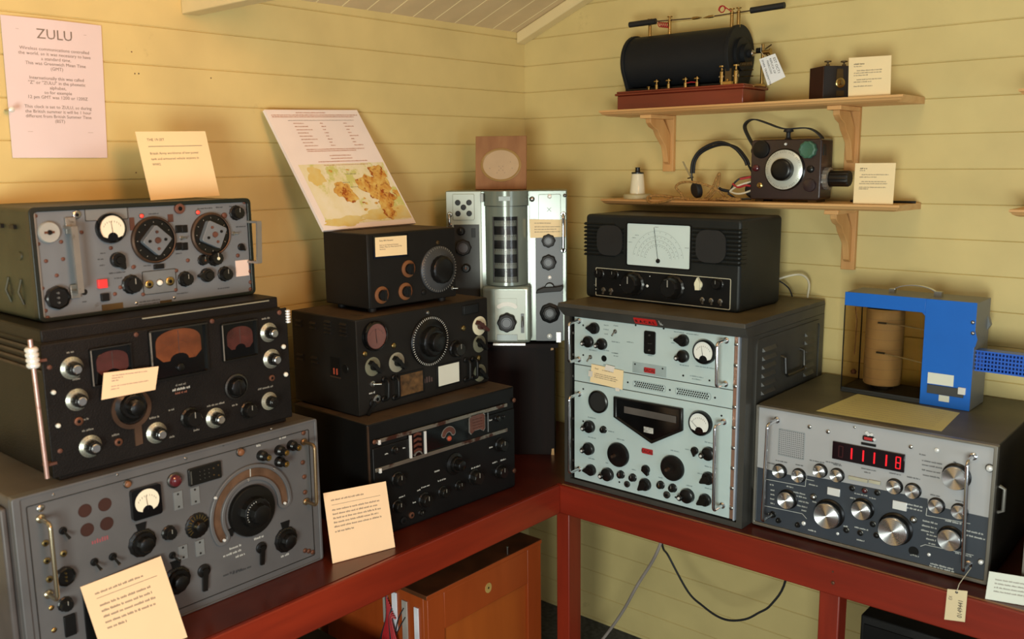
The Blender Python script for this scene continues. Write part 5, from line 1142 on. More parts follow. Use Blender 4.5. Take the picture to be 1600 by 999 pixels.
 ('knob', 0.316, 0.2482, 0.0238, 0.0238, {'style': 'lobe'}),
 ('screw', 0.3197, 0.2009, 0.0065, 0.0065, {'mat': 'whitemetal'}),
 ('barhandle', 0.3191, 0.1659, 0.0427, 0.014, {}),
 ('knob', 0.3197, 0.0895, 0.0313, 0.0313, {'style': 'lobe', 'skirt': 1}),
 ('hole', 0.3, 0.0489, 0.0056, 0.0056, {}),
 ('hole', 0.336, 0.049, 0.0056, 0.0056, {}),
 ('screw', 0.3184, 0.0159, 0.0087, 0.0087, {'mat': 'whitemetal'}),
 ('plate', 0.3469, 0.0144, 0.0075, 0.0163, {'mat': 'whitemetal', 't': 0.012, 'sub': 'catch'}),
 ('handle', [(0.3617, 0.3953), (0.3619, 0.2851)], {'out': 0.03, 'mat': 'chrome'}),
 ('handle', [(0.0134, 0.3971), (0.0127, 0.3659)], {'out': 0.02, 'mat': 'steel'}),
 ('screw', 0.3407, 0.2312, 0.002, 0.002, {'mat': 'whitemetal'}),
 ('screw', 0.3446, 0.2481, 0.002, 0.002, {'mat': 'whitemetal'}),
 ('screw', 0.3408, 0.2649, 0.002, 0.002, {'mat': 'whitemetal'}),
 ('screw', 0.3304, 0.2773, 0.002, 0.002, {'mat': 'whitemetal'}),
 ('screw', 0.3162, 0.2818, 0.002, 0.002, {'mat': 'whitemetal'}),
 ('screw', 0.3018, 0.2774, 0.002, 0.002, {'mat': 'whitemetal'}),
 ('screw', 0.2913, 0.2651, 0.002, 0.002, {'mat': 'whitemetal'}),
 ('screw', 0.2873, 0.2483, 0.002, 0.002, {'mat': 'whitemetal'}),
 ('screw', 0.2911, 0.2314, 0.002, 0.002, {'mat': 'whitemetal'}),
 ('text', 0.3193, 0.2194, 0.0208, 0.0025, {'ink': 'light'}),
 ('text', 0.3189, 0.1399, 0.0174, 0.0025, {'ink': 'light'}),
 ('text', 0.3195, 0.0398, 0.01, 0.0025, {'ink': 'light'}),
 ('text', 0.0553, 0.2645, 0.0092, 0.002, {'ink': 'light'}),
 ('text', 0.0577, 0.2569, 0.0194, 0.002, {'ink': 'light'}),
 ('text', 0.0592, 0.2058, 0.0143, 0.002, {'ink': 'light'}),
 ('text', 0.0795, 0.1956, 0.0102, 0.002, {'ink': 'light'}),
 ('text', 0.0768, 0.1879, 0.0102, 0.0021, {'ink': 'light'}),
 ('text', 0.0407, 0.1787, 0.0077, 0.0021, {'ink': 'light'}),
 ('kfront', [(0.1897, 0.1246), (0.1889, 0.0661), (0.1883, 0.019), (0.2494, 0.0702), (0.1898, 0.4465), (0.1957, -0.0031)], {}),
]),
}

def start(key, name, label, cat, base=.0, front=0.0):
    u = UNITS[key]; x, y, z = u['loc']; a = u['yaw']; w_, d_ = u['w'], u['d']; c = Ctx(); c.w, c.d, c.h = w_, d_, u['h']
    cx = x+math.cos(a)*w_/2-math.sin(a)*d_/2; cy = y+math.sin(a)*w_/2+math.cos(a)*d_/2
    c.root = empty(name, (cx, cy, z-base), a, label, cat); c.off = (-w_/2, -d_/2, base); c.offp = c.off
    c.txt = MB(); c.ty = -.0006; c.items = u['items']; c.base = base; return c
def controls(c, shift=0, only=None):
    off0 = c.off; c.off = (off0[0], off0[1]-shift, off0[2])
    for it in c.items:
        if len(it) == 3: QK[it[0]](c, it[1], **it[2])
        else: KIND[it[0]](c, it[1], it[2], it[3], it[4], **it[5])
    if c.txt.v: c.txt.build('panel_marking', c.root, c.off, smooth=False)
    c.off = off0
def prep(c, kinds):
    for it in c.items:
        if it[0] in kinds: QK[it[0]](c, it[1], **it[2])
    c.items = [it for it in c.items if it[0] not in kinds]
# ------------------------------------------------------------------ A: grey field receiver on top of the left pile
def louvre(mb, x, y0, y1, z, k, out=-1): mb.prism([(y0, z-.0025), (y1, z-.0025), (y1, z+.0025), (y0, z+.0025)], 0, .004, k)
c = start('A', 'radio_receiver', 'grey-panelled field receiver in olive case with two big dials, top of the left pile', 'radio')
W_, D_, H_ = c.w, c.d, c.h
MB().prism(rounded(0, W_, 0, H_, .010), .010, D_, 'case_a').build('case', c.root, c.off, bevel=.003)
MB().ring(rounded(.007, W_-.007, .007, H_-.007, .007), rounded(-.002, W_+.002, -.0, H_+.002, .011), -.006, .012, 'rim_a').build('case_rim', c.root, c.off, bevel=.0015)
MB().prism(rounded(.006, W_-.006, .006, H_-.006, .006), 0, .01, 'panel_a').build('front_panel', c.root, c.off)
MB().box(.0075, .0105, -.004, 0, .008, H_-.008, 'steelpaint').build('panel_edge', c.root, c.off)
for y in (.06, .12, .2): MB().box(-.006, .001, y, y+.022, .178, .186, 'black').build('case_catch', c.root, c.off); MB().tube([(-.001, y, .03), (-.007, y+.006, .055), (-.001, y+.002, .08)], .003, 'case_a').build('case_rib', c.root, c.off)
MB().lathe((0, .055, .126), [(.009, 0), (.008, .003)], 'case_a', 14, ax=(-1, 0, 0)).build('case_stud', c.root, c.off)
controls(c)
# ------------------------------------------------------------------ B: black wartime receiver
c = start('B', 'radio_receiver', 'black receiver with silver knobs and three dial windows, middle of the left pile', 'radio', base=.0057)
W_, D_, H_ = c.w, c.d, c.h
MB().box(-.002, W_+.002, -.001, .005, .003, H_+.002, 'crackle_b').build('front_panel', c.root, c.off, bevel=.002)
b = MB(); b.box(.012, W_-.012, .005, D_, -.0057, H_-.004, 'crackle_b'); b.build('cabinet', c.root, c.off, bevel=.002)
b = MB(); b.box(.006, W_-.012, .012, D_, H_-.004, .2848, 'crackle_b'); b.box(.003, W_-.009, .006, D_, H_-.002, H_+.004, 'crackle_b'); b.build('lid', c.root, c.off, bevel=.003)
b = MB(); b.box(.2, W_-.04, .0045, .0065, .279, .2815, 'greengrey2'); b.build('lid_trim', c.root, c.off)
b = MB()
for q in range(4): b.box(.008, .013, .03, D_-.02, .20+q*.014, .205+q*.014, 'browntop')
b.build('side_louvres', c.root, c.off)
controls(c, shift=.001)
# ------------------------------------------------------------------ C: large grey marine receiver
c = start('C', 'radio_receiver', 'large grey receiver with arched bronze scale and big black knob, bottom of the left pile', 'radio')
W_, D_, H_ = c.w, c.d, c.h
MB().prism(rounded(-.004, W_+.004, 0, H_, .006), .008, D_, 'case_c').build('case', c.root, c.off, bevel=.003)
MB().prism(rounded(0, W_, .0, H_, .005), 0, .01, 'panel_c').build('front_panel', c.root, c.off, bevel=.002)
b = MB(); b.ring(rounded(.0225, W_-.0215, .0185, H_-.0215, .003), rounded(.021, W_-.020, .017, H_-.020, .004), -.0012, 0, 'steeldark'); b.build('panel_seam', c.root, c.off)
b = MB(); b.ring(rounded(.012, W_-.004, .004, H_-.004, .003), rounded(-.003, W_+.003, 0, H_+.001, .006), -.003, .02, 'panel_c'); b.build('front_frame', c.root, c.off, bevel=.0015)
MB().box(-.016, -.004, .02, D_-.02, .02, H_-.02, 'case_c').build('side_flange', c.root, c.off, bevel=.004)
controls(c)
# ------------------------------------------------------------------ F, E, D: the black pile near the corner
c = start('F', 'radio_receiver', 'black receiver crossed by two silver trim strips, bottom of the black middle pile', 'radio')
W_, D_, H_ = c.w, c.d, c.h-.0025
MB().box(0, W_, .004, D_, 0, H_, 'box_f').build('cabinet', c.root, c.off, bevel=.003)
MB().box(.012, W_-.003, 0, .006, .006, H_*.79, 'box_f').build('front_panel', c.root, c.off, bevel=.0015)
MB().box(.002, W_-.002, .006, D_-.004, H_-.0002, H_+.0002, 'browntop').build('cabinet_top', c.root, c.off)
MB().box(-.0008, .004, .002, .006, .004, H_-.004, 'copperdark').build('edge_wear', c.root, c.off)
controls(c)
c = start('E', 'radio_receiver', 'black receiver with white-ticked round dial and louvred side, second from bottom of the middle pile', 'radio')
W_, D_, H_ = c.w, c.d, c.h
b = MB(); b.box(0, W_, 0, D_, 0, H_, 'box_e'); b.build('cabinet', c.root, c.off, bevel=.003)
MB().box(.002, W_-.002, .004, D_-.004, H_-.0003, H_+.0002, 'browntop').build('cabinet_top', c.root, c.off)
MB().box(-.0006, .0015, -.0006, .0015, .004, H_-.004, 'steeldark').build('edge_wear', c.root, c.off)
for y in (.035, .098, .160, .222):
    for z in ((.204, .214, .224, .232) if y < .15 else (.21, .222, .118, .130)):
        b = MB(); b.add([(-.0001, y, z-.003), (-.0001, y+.026, z-.003), (-.005, y+.026, z-.001), (-.005, y, z-.001), (-.0001, y, z+.004), (-.0001, y+.026, z+.004)], [(0, 3, 2, 1), (3, 4, 5, 2), (0, 4, 3), (1, 2, 5)], 'box_e').build('side_louvre', c.root, c.off)
o = MB().box(-.0012, .0005, .068, .106, .092, .142, 'black').build('side_window', c.root, c.off); b = MB()
for y in (.078, .09): b.box(-.0035, -.0012, y, y+.003, .098, .114, 'redorange')  # glowing filaments, their glow given only by the reddish colour
b.box(-.0025, -.0012, .066, .108, .089, .093, 'copperdark'); b.build('valve_filament', o); MB().lathe((0, .048, .118), [(.012, 0), (.011, .001)], 'black', 18, ax=(-1, 0, 0)).build('side_hole', c.root, c.off)
controls(c)
c = start('D', 'radio_receiver', 'small plain black receiver with a grey disc dial, top of the middle pile', 'radio', base=.0126)
W_, D_, H_ = c.w, c.d, c.h
MB().box(0, W_, .003, D_, 0, H_, 'box_d').build('cabinet', c.root, c.off, bevel=.003); MB().box(.002, W_-.002, 0, .004, .002, H_-.002, 'box_d').build('front_panel', c.root, c.off, bevel=.001)
MB().box(.003, W_-.003, .006, D_-.004, H_-.0003, H_+.0002, 'browntop').build('cabinet_top', c.root, c.off)
for x in (.03, W_-.03):
    for y in (.03, D_-.03): MB().lathe((x, y, -.0126), [(.011, 0), (.012, .0128)], 'rubber', 14, ax=(0, 0, 1)).build('foot', c.root, c.off)
controls(c)
# ------------------------------------------------------------------ G: rack cabinet
c = start('G', 'rack_cabinet', 'dark grey rack cabinet with pale blue-green panels and red label beneath the table radio', 'radio rack')
prep(c, ('gpanel', 'gseam', 'redlabel')); W_, D_, H_ = c.w, c.d, c.h; x0, x1, z0, z1 = c.gp; HT = .5355
b = MB(); b.box(0, W_, .03, D_, 0, .497, 'case_g')
b.ring([(x0-.014, z0-.004), (W_-.016, z0-.004), (W_-.016, z1+.002), (x0-.014, z1+.002)], [(0, 0), (W_, 0), (W_, .5), (0, .5)], -.004, .031, 'case_g'); b.build('case', c.root, c.off, bevel=.002)
def frus(mb, a, b_, k, kt=None):
    vs = [(a[0], a[2], a[4]), (a[1], a[2], a[4]), (a[1], a[3], a[4]), (a[0], a[3], a[4]), (b_[0], b_[2], b_[4]), (b_[1], b_[2], b_[4]), (b_[1], b_[3], b_[4]), (b_[0], b_[3], b_[4])]
    mb.add(vs, [(0, 3, 2, 1), (0, 1, 5, 4), (1, 2, 6, 5), (2, 3, 7, 6), (3, 0, 4, 7)], k); mb.add([vs[4], vs[5], vs[6], vs[7]], [(0, 1, 2, 3)], kt or k)
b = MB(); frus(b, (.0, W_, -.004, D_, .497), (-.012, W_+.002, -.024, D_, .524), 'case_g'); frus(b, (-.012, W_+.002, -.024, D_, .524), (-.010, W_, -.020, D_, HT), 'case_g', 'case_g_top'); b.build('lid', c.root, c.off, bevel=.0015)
s0, s1 = c.seams[1], c.seams[0]
for nm, za, zb in (('front_panel', s1+.001, z1), ('front_panel', s0+.001, s1-.001), ('front_panel', z0, s0-.001)): MB().box(x0, x1, 0, .004, za, zb, 'panel_g').build(nm, c.root, c.off, bevel=.0008)
b = MB(); b.box(x1+.001, x1+.012, .001, .02, z0, z1, 'rail'); b.box(x1+.0135, x1+.018, -.006, .02, z0, z1, 'railchrome'); b.box(x0-.012, x0-.002, .006, .02, z0, z1, 'black'); b.build('mounting_rail', c.root, c.off)
b = MB()
for q in range(9): b.lathe((x1+.006, .001, z0+.03+q*(z1-z0-.05)/8), [(.0055, 0), (.005, .003), (.003, .004)], 'steel', 12)
for q in range(7): b.lathe((x0-.007, .006, z0+.05+q*(z1-z0-.1)/6), [(.004, 0), (.0036, .003)], 'steel', 10)
b.build('rail_screw', c.root, c.off)
# pressed side panel with louvres and a drop handle
b = MB(); Ds = D_
b.ring([(p[0], p[1]) for p in rounded(.055, Ds-.035, .10, .476, .012)], [(p[0], p[1]) for p in rounded(.045, Ds-.025, .09, .486, .016)], 0, .005, 'case_g')
b.xf(Matrix.Translation((W_+.003, 0, 0)) @ Matrix(((0, -1, 0, 0), (1, 0, 0, 0), (0, 0, 1, 0), (0, 0, 0, 1)))); b.build('side_panel_rim', c.root, c.off)
for ya, yb in ((.08, .155), (.34, .40)):
    for q in range(6):
        z = .452-q*.0225; MB().add([(W_, ya, z-.004), (W_, yb, z-.004), (W_+.007, yb-.004, z-.002), (W_+.007, ya+.004, z-.002), (W_, ya, z+.007), (W_, yb, z+.007)], [(0, 1, 2, 3), (3, 2, 5, 4), (0, 3, 4), (1, 5, 2)], 'case_g').build('side_louvre', c.root, c.off)
b = MB(); b.tube([(W_, .19, .42), (W_+.012, .19, .417), (W_+.014, .192, .375), (W_+.016, .20, .367), (W_+.016, .30, .367), (W_+.014, .312, .375), (W_+.012, .312, .417), (W_, .312, .42)], .0042, 'steeldark'); b.build('side_handle', c.root, c.off)
if hasattr(c, 'red'):
    xr, zr = c.red; tilt = math.atan2(.02, .027)
    def tl(mb): mb.xf(Matrix.Translation((xr, -.0145, .5115)) @ Matrix.Rotation(tilt, 4, 'X')); return mb
    o = tl(MB().box(-.034, .034, -.003, 0, -.0095, .0095, 'redlabel')).build('maker_label', c.root, c.off); m = MB(); [text_on(m, 'R A C A L', e, -.0052+f, -.0035-abs(e)*.2, .0145, 'needle', 'CENTER') for e, f in ((0, 0), (.0006, 0), (-.0005, .0002))]; tl(m).build('lettering', o)
    m = MB(); m.box(.043, .0445, -.001, 0, -.006, .008, 't_light'); m.box(.043, .052, -.001, 0, -.007, -.0055, 't_light'); m.box(.047, .0485, -.001, 0, -.006, .001, 't_light'); tl(m).build('chalk_mark', c.root, c.off)
controls(c)
# ------------------------------------------------------------------ H: table radio on the rack
c = start('H', 'table_radio', 'charcoal ribbed table radio with a pale rectangular scale, standing on the rack cabinet', 'radio')
prep(c, ('ribs',)); W_, D_, H_ = c.w, c.d, c.h
MB().prism(rounded(0, W_, 0, H_, .012), .0, D_, 'box_h').build('case', c.root, c.off, bevel=.007, seg=3)
for q in range(9):
    z = .127+q*.0112
    for xa, xb in ((-.0035, .137-(.03 if q in (0, 8) else 0)), (.362, W_+.0035)):
        b = MB(); b.add([(xa, -.0055, z), (xb, -.0055, z), (xb, .002, z-.0042), (xa, .002, z-.0042), (xa, .002, z+.0042), (xb, .002, z+.0042)], [(0, 3, 2, 1), (0, 1, 5, 4), (0, 4, 3), (1, 2, 5)], 'box_h')
        if xa < 0: b.box(-.0035, .002, -.003, .05, z-.003, z+.0015, 'box_h')
        else: b.box(W_-.002, W_+.0035, -.003, .03, z-.003, z+.0015, 'box_h')
        b.build('front_rib', c.root, c.off)
MB().prism(rounded(.045, .135, .128, .215, .03), -.0062, -.0015, 'matteblack').build('speaker_cloth', c.root, c.off); MB().prism(rounded(.375, .465, .128, .215, .03), -.0062, -.0015, 'matteblack').build('speaker_cloth', c.root, c.off)
controls(c)
# ------------------------------------------------------------------ I: receiver with red digits
c = start('I', 'radio_receiver', 'grey and slate receiver with a red digital display and aluminium-capped knobs, nearest on the right', 'radio')
prep(c, ('darkzone',)); W_, D_, H_ = c.w, c.d, c.h
b = MB(); b.box(.001, W_-.001, .008, D_, 0.008, H_-.001, 'side_i'); b.build('case', c.root, c.off, bevel=.002)
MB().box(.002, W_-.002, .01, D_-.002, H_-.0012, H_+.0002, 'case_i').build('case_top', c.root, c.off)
MB().ring(rounded(.006, W_-.008, .012, H_-.006, .003), rounded(0, W_, .004, H_, .004), -.006, .012, 'rim_i').build('front_frame', c.root, c.off, bevel=.0015)
MB().box(.006, W_-.006, .001, .006, .010, H_-.004, 'panel_i').build('front_panel', c.root, c.off)
zz = .158
P = [(.007, .0125), (W_-.0085, .0125), (W_-.0085, .157), (.421, .157), (.420, .170), (.1374, .1632), (.1376, .1533), (.007, .1566)]
MB().prism(P, -.0002, .0015, 'dark_i').build('lower_panel', c.root, c.off)
for x in (.03, W_-.03):
    for y in (.03, D_-.03): MB().lathe((x, y, 0), [(.011, 0), (.012, .009)], 'rubber', 14, ax=(0, 0, 1)).build('foot', c.root, c.off)
MB().tube([(W_-.001, .04, .16), (W_+.010, .04, .165), (W_+.010, .04, .215), (W_-.001, .04, .22)], .004, 'steelpaint').build('side_handle', c.root, c.off)
controls(c)
# ------------------------------------------------------------------ J: blue recording instrument
c = start('J', 'chart_recorder', 'bright blue recorder with glazed paper drum standing on the receiver with red digits', 'weather recorder')
prep(c, ('jwin', 'arm1', 'arm2')); W_, D_, H_ = c.w, c.d, c.h; xr = .2015; zt = .231; zb = .012
b = MB(); b.box(xr, W_, 0, .002, 0, H_, 'blue_j'); b.box(-.001, xr, 0, .002, zt, H_, 'blue_j'); b.box(-.001, xr, 0, .002, 0, .006, 'dark_j'); b.prism([(xr-.008, zt), (xr, zt-.0), (xr, zt-.008)], 0, .002, 'blue_j'); b.build('front_plate', c.root, c.off, bevel=.0008)
b = MB(); b.box(xr, W_-.0005, .002, D_, 0, H_-.001, 'grey_j'); b.box(-.001, xr, .002, D_, zt+.016, H_-.001, 'grey_j'); b.build('housing', c.root, c.off, bevel=.001)
b = MB(); b.box(0, xr, .002, D_, 0, zb, 'dark_j'); b.build('base_plate', c.root, c.off)
b = MB(); b.box(0, .0018, .002, D_-.002, zb, zt+.015, 'glass'); b.box(.002, xr, .0022, .0036, zb, zt, 'glass'); b.box(.002, xr, D_-.004, D_-.0025, zb, zt+.014, 'glass'); b.build('window_pane', c.root, c.off, smooth=False)
b = MB(); b.box(-.0008, .0012, 0, .0025, .006, zt, 'black'); b.box(0, .003, D_-.003, D_, zb, zt+.015, 'black'); b.build('window_bead', c.root, c.off)
dx, dy = .084, .062; o = MB().lathe((dx, dy, zb+.012), [(.045, 0), (.047, .003), (.047, .195), (.045, .2)], 'drum', 40, ax=(0, 0, 1)).build('chart_drum', c.root, c.off)
b = MB()
for q in range(7): b.lathe((dx, dy, zb+.03+q*.026), [(.0473, 0), (.0473, .0006)], 'inksoft', 40, ax=(0, 0, 1), caps=False)
b.lathe((dx, dy, zb), [(.03, 0), (.03, .012)], 'black', 20, ax=(0, 0, 1)); b.build('drum_rules', o)
for za, zb_ in ((.193, .186), (.115, .101)):
    o = MB().tube([(.088, .012, za), (.14, .010, (za+zb_)/2+.002), (xr+.01, .009, zb_)], .0017, 'steel', 8).build('pen_arm', c.root, c.off); MB().box(.084, .106, .0085, .0125, za-.003, za+.0015, 'steeldark').build('pen', o)
MB().tube([(.02, .02, .226), (.026, .02, .19), (.024, .02, .10)], .0012, 'copper').build('thread', c.root, c.off); MB().lathe((.02, .03, .045), [(.006, 0), (.008, .006), (.004, .012)], 'rust', 12, ax=(0, 0, 1)).build('thread_weight', c.root, c.off)
b = MB(); hx0, hx1 = .098, .213
P = [(hx0, .06, H_)]+[(hx0+(hx1-hx0)*q/12, .06, H_+.024*math.sin(PI*min(1, max(0, q/12)))**.45) for q in range(1, 12)]+[(hx1, .06, H_)]
for (xa, ya, za), (xb, yb, zb2) in zip(P[:-1], P[1:]): b.add([(xa, .054, za), (xa, .066, za), (xb, .066, zb2), (xb, .054, zb2), (xa, .054, za-.0018), (xa, .066, za-.0018), (xb, .066, zb2-.0018), (xb, .054, zb2-.0018)], [(0, 3, 2, 1), (4, 5, 6, 7), (0, 4, 7, 3), (1, 2, 6, 5)], 'chrome')
b.box(hx0-.006, hx0+.008, .053, .067, H_-.001, H_+.010, 'steel'); b.box(hx1-.010, hx1+.008, .053, .067, H_-.001, H_+.012, 'steel'); b.build('carry_handle', c.root, c.off)
b = MB(); b.prism([(W_-.001, .20), (W_+.006, .178), (W_+.002, .160), (W_-.001, .158)], 0, .003, 'blue_j'); b.prism([(W_-.001, .225), (W_+.007, .2), (W_-.001, .185)], .10, .115, 'grey_j'); b.build('side_lug', c.root, c.off)
# perforated sensor guard running out to the right
b = MB(); y0, y1, zl, zh = .02, .06, .098, .148; xe = .58
b.box(W_, W_+.02, y0+.004, y1-.004, zl+.006, zh-.004, 'bluedark'); g_ = MB()
n = 34
for i in range(n+1):
    xx = W_-.006+(xe-W_)*i/n; b.box(xx, xx+.0030, y0, y0+.0015, zl, zh, 'bluearm')
for j in range(6): zz = zl+(zh-zl-.0025)*j/5; b.box(W_-.006, xe, y0-.0004, y0+.0015, zz, zz+.0038, 'bluearm')
b.box(W_-.006, xe, y0, y1, zh-.0012, zh, 'bluearm'); b.box(W_-.006, xe, y0, y1, zl, zl+.0012, 'bluearm'); b.box(W_-.002, xe, y1-.001, y1, zl, zh, 'bluedark'); b.build('sensor_guard', c.root, c.off)
controls(c)
# ------------------------------------------------------------------ K: tall instrument in the corner, on its stand
c = start('K', 'measuring_receiver', 'tall pale green receiver with a cylindrical drum scale in the room corner', 'radio')
prep(c, ('kcyl', 'kwin', 'kbox', 'kblack', 'kgrey', 'khatch', 'kfront')); W_, D_, H_ = c.w, c.d, c.h
MB().box(0, W_, .004, D_, 0, H_, 'green_k').build('case', c.root, c.off, bevel=.004)
b = MB(); b.box(.002, .110, 0, .006, .002, H_-.002, 'light_k'); b.build('left_panel', c.root, c.off, bevel=.001)
MB().box(.0244, .103, -.0015, .001, .13, .3659, 'dark_k').build('control_panel', c.root, c.off, bevel=.0006)
b = MB(); b.box(.258, W_-.002, 0, .006, .002, H_-.002, 'green_k'); b.build('right_panel', c.root, c.off, bevel=.001)
MB().box(.276, .3608, -.0018, .001, .001, .335, 'slate_k').build('control_panel', c.root, c.off, bevel=.0006)
MB().prism(rounded(.2863, .3543, .345, .4565, .004), -.0032, .001, 'green_k').build('hatch', c.root, c.off, bevel=.001)
# cylinder bulge with window
cx, R = .187, .066; cy = .012; zc0, zc1 = .182, .4685; zw0, zw1 = .192, .392; aw = 33
def cyl(mb, R, z0, z1, a0, a1, k, n=16, y=cy):
    vs = []; 
    for z in (z0, z1):
        for q in range(n+1): t = math.radians(a0+(a1-a0)*q/n); vs.append((cx+R*math.sin(t), y-R*math.cos(t), z))
    mb.add(vs, [(q, q+1, n+1+q+1, n+1+q) for q in range(n)], k)
b = MB(); cyl(b, R, zc0, zw0, -88, 88, 'green_k', 32); cyl(b, R, zw1, zc1-.045, -88, 88, 'green_k', 32); cyl(b, R, zw0, zw1, -88, -aw, 'green_k'); cyl(b, R, zw0, zw1, aw, 88, 'green_k')
vs = [(cx, cy, zc1-.045)]+[(cx+R*math.sin(math.radians(-88+176*q/32)), cy-R*math.cos(math.radians(-88+176*q/32)), zc1-.045) for q in range(33)]
b.build('drum_housing', c.root, c.off)
b = MB(); cyl(b, R+.003, zc1-.044, zc1, -88, 88, 'green_k', 32); b.add([(cx, cy, zc1)]+[(cx+(R+.003)*math.sin(math.radians(-88+176*q/32)), cy-(R+.003)*math.cos(math.radians(-88+176*q/32)), zc1) for q in range(33)], [(0, q+1, q+2) for q in range(32)], 'green_k'); cyl(b, R+.0032, zc1-.0455, zc1-.044, -88, 88, 'steeldark', 32); b.build('housing_cap', c.root, c.off)
b = MB(); Rd = R-.012
cyl(b, Rd, zw0-.005, zw1+.005, -88, 88, 'drumdark', 32)
o = b.build('scale_drum', c.root, c.off); m = MB()
for q in range(5):
    z = zw1-.018-q*.043; cyl(m, Rd+.001, z-.011, z+.006, -60, 60, 'drumlight', 24)
    for i in range(11): t = math.radians(-32+64*i/10); xx, yy = cx+(Rd+.0014)*math.sin(t), cy-(Rd+.0014)*math.cos(t); m.box(xx-.0006, xx+.0006, yy-.0003, yy+.0003, z+.0, z+.004, 'ink')
m.build('drum_scale', o)
b = MB(); cyl(b, R-.002, zw0, zw1, -aw, aw, 'drumglass', 20); b.build('window_glass', c.root, c.off)
b = MB(); b.tube([(cx+(R+.001)*math.sin(math.radians(s_*aw)), cy-(R+.001)*math.cos(math.radians(s_*aw)), z) for s_, z in ((-1, zw0), (-1, zw1))], .002, 'steeldark'); b.tube([(cx+(R+.001)*math.sin(math.radians(aw)), cy-(R+.001)*math.cos(math.radians(aw)), z) for z in (zw0, zw1)], .002, 'steeldark'); b.build('window_frame', c.root, c.off)
# lower box
bx0, bx1, by, bz1 = .112, .262, -.045, .180
MB().box(bx0, bx1, by, .006, .003, bz1, 'green_k').build('tuning_box', c.root, c.off, bevel=.010, seg=3)
MB().box(.152, .246, by-.0015, by+.002, .012, .168, 'light_k').build('box_panel', c.root, c.off, bevel=.0006)
o = MB().prism(rounded(.160, .220, .112, .142, .002), by-.004, by, 'light_k').build('meter_plate', c.root, c.off); MB().prism(arc_band(.19, .085, .034, .047, 52, 128, 14), by-.0048, by-.003, 'meterwhite').build('meter_face', o)
tmp = c.off; c.off = (tmp[0], tmp[1]+by-.0015, tmp[2]); k_knob(c, .189, .068, .028, .029, style='lobe'); k_plate(c, .189, .020, .032, .010, mat='greylight', outline=1); c.off = (tmp[0], tmp[1]-.057, tmp[2]); k_plate(c, .187, .4465, .018, .007, mat='greylight', outline=1); c.off = tmp
o = MB().box(.232, .242, by-.004, by, .035, .095, 'drumdark').build('slide_switch', c.root, c.off); MB().tube([(.237, by-.004, .085), (.237, by-.02, .075), (.237, by-.022, .055)], .003, 'steel').build('lever', o)
MB().box(.145, .245, by-.006, by+.02, -.004, .002, 'whitemetal').build('base_rail', c.root, c.off)
controls(c)
# stand of K
a = UNITS['K']['yaw']; Ux, Uy = math.cos(a), math.sin(a); Nx, Ny = math.sin(a), -math.cos(a); kx, ky, kz = UNITS['K']['loc']
fr = Vector((4.20*SP, -3.52*SP, 0)); w_, d_ = .345, .135; fl = fr-Vector((Ux, Uy, 0))*w_
ctr = fl+Vector((Ux, Uy, 0))*w_/2-Vector((Nx, Ny, 0))*d_/2; hh = kz-.0045-TZ
st = empty('wooden_stand', (ctr.x, ctr.y, TZ), a, 'dark brown wooden box stand in the corner beneath the tall pale green receiver', 'stand')
of = (-w_/2, -d_/2, 0)
b = MB(); b.box(0, w_, 0, .012, 0, hh-.012, 'darkwood'); b.build('front_board', st, of, bevel=.001); b = MB(); b.box(0, .012, .012, d_, 0, hh-.012, 'darkwood'); b.build('side_board', st, of); b = MB(); b.box(w_-.012, w_, .012, d_, 0, hh-.012, 'darkwood'); b.build('side_board', st, of)
MB().box(-.01, w_+.012, -.05, d_, hh-.012, hh, 'darkwood').build('top_board', st, of)
m = MB()
m.prism([(w_-.012, .0), (w_-.002, .0), (w_-.003, .022), (w_-.01, .02)], -.0012, 0, 'pinez'); m.prism([(w_-.012, hh-.03), (w_-.003, hh-.028), (w_-.004, hh-.014), (w_-.011, hh-.016)], -.0012, 0, 'pinez'); m.build('bare_wood_chip', st, of)
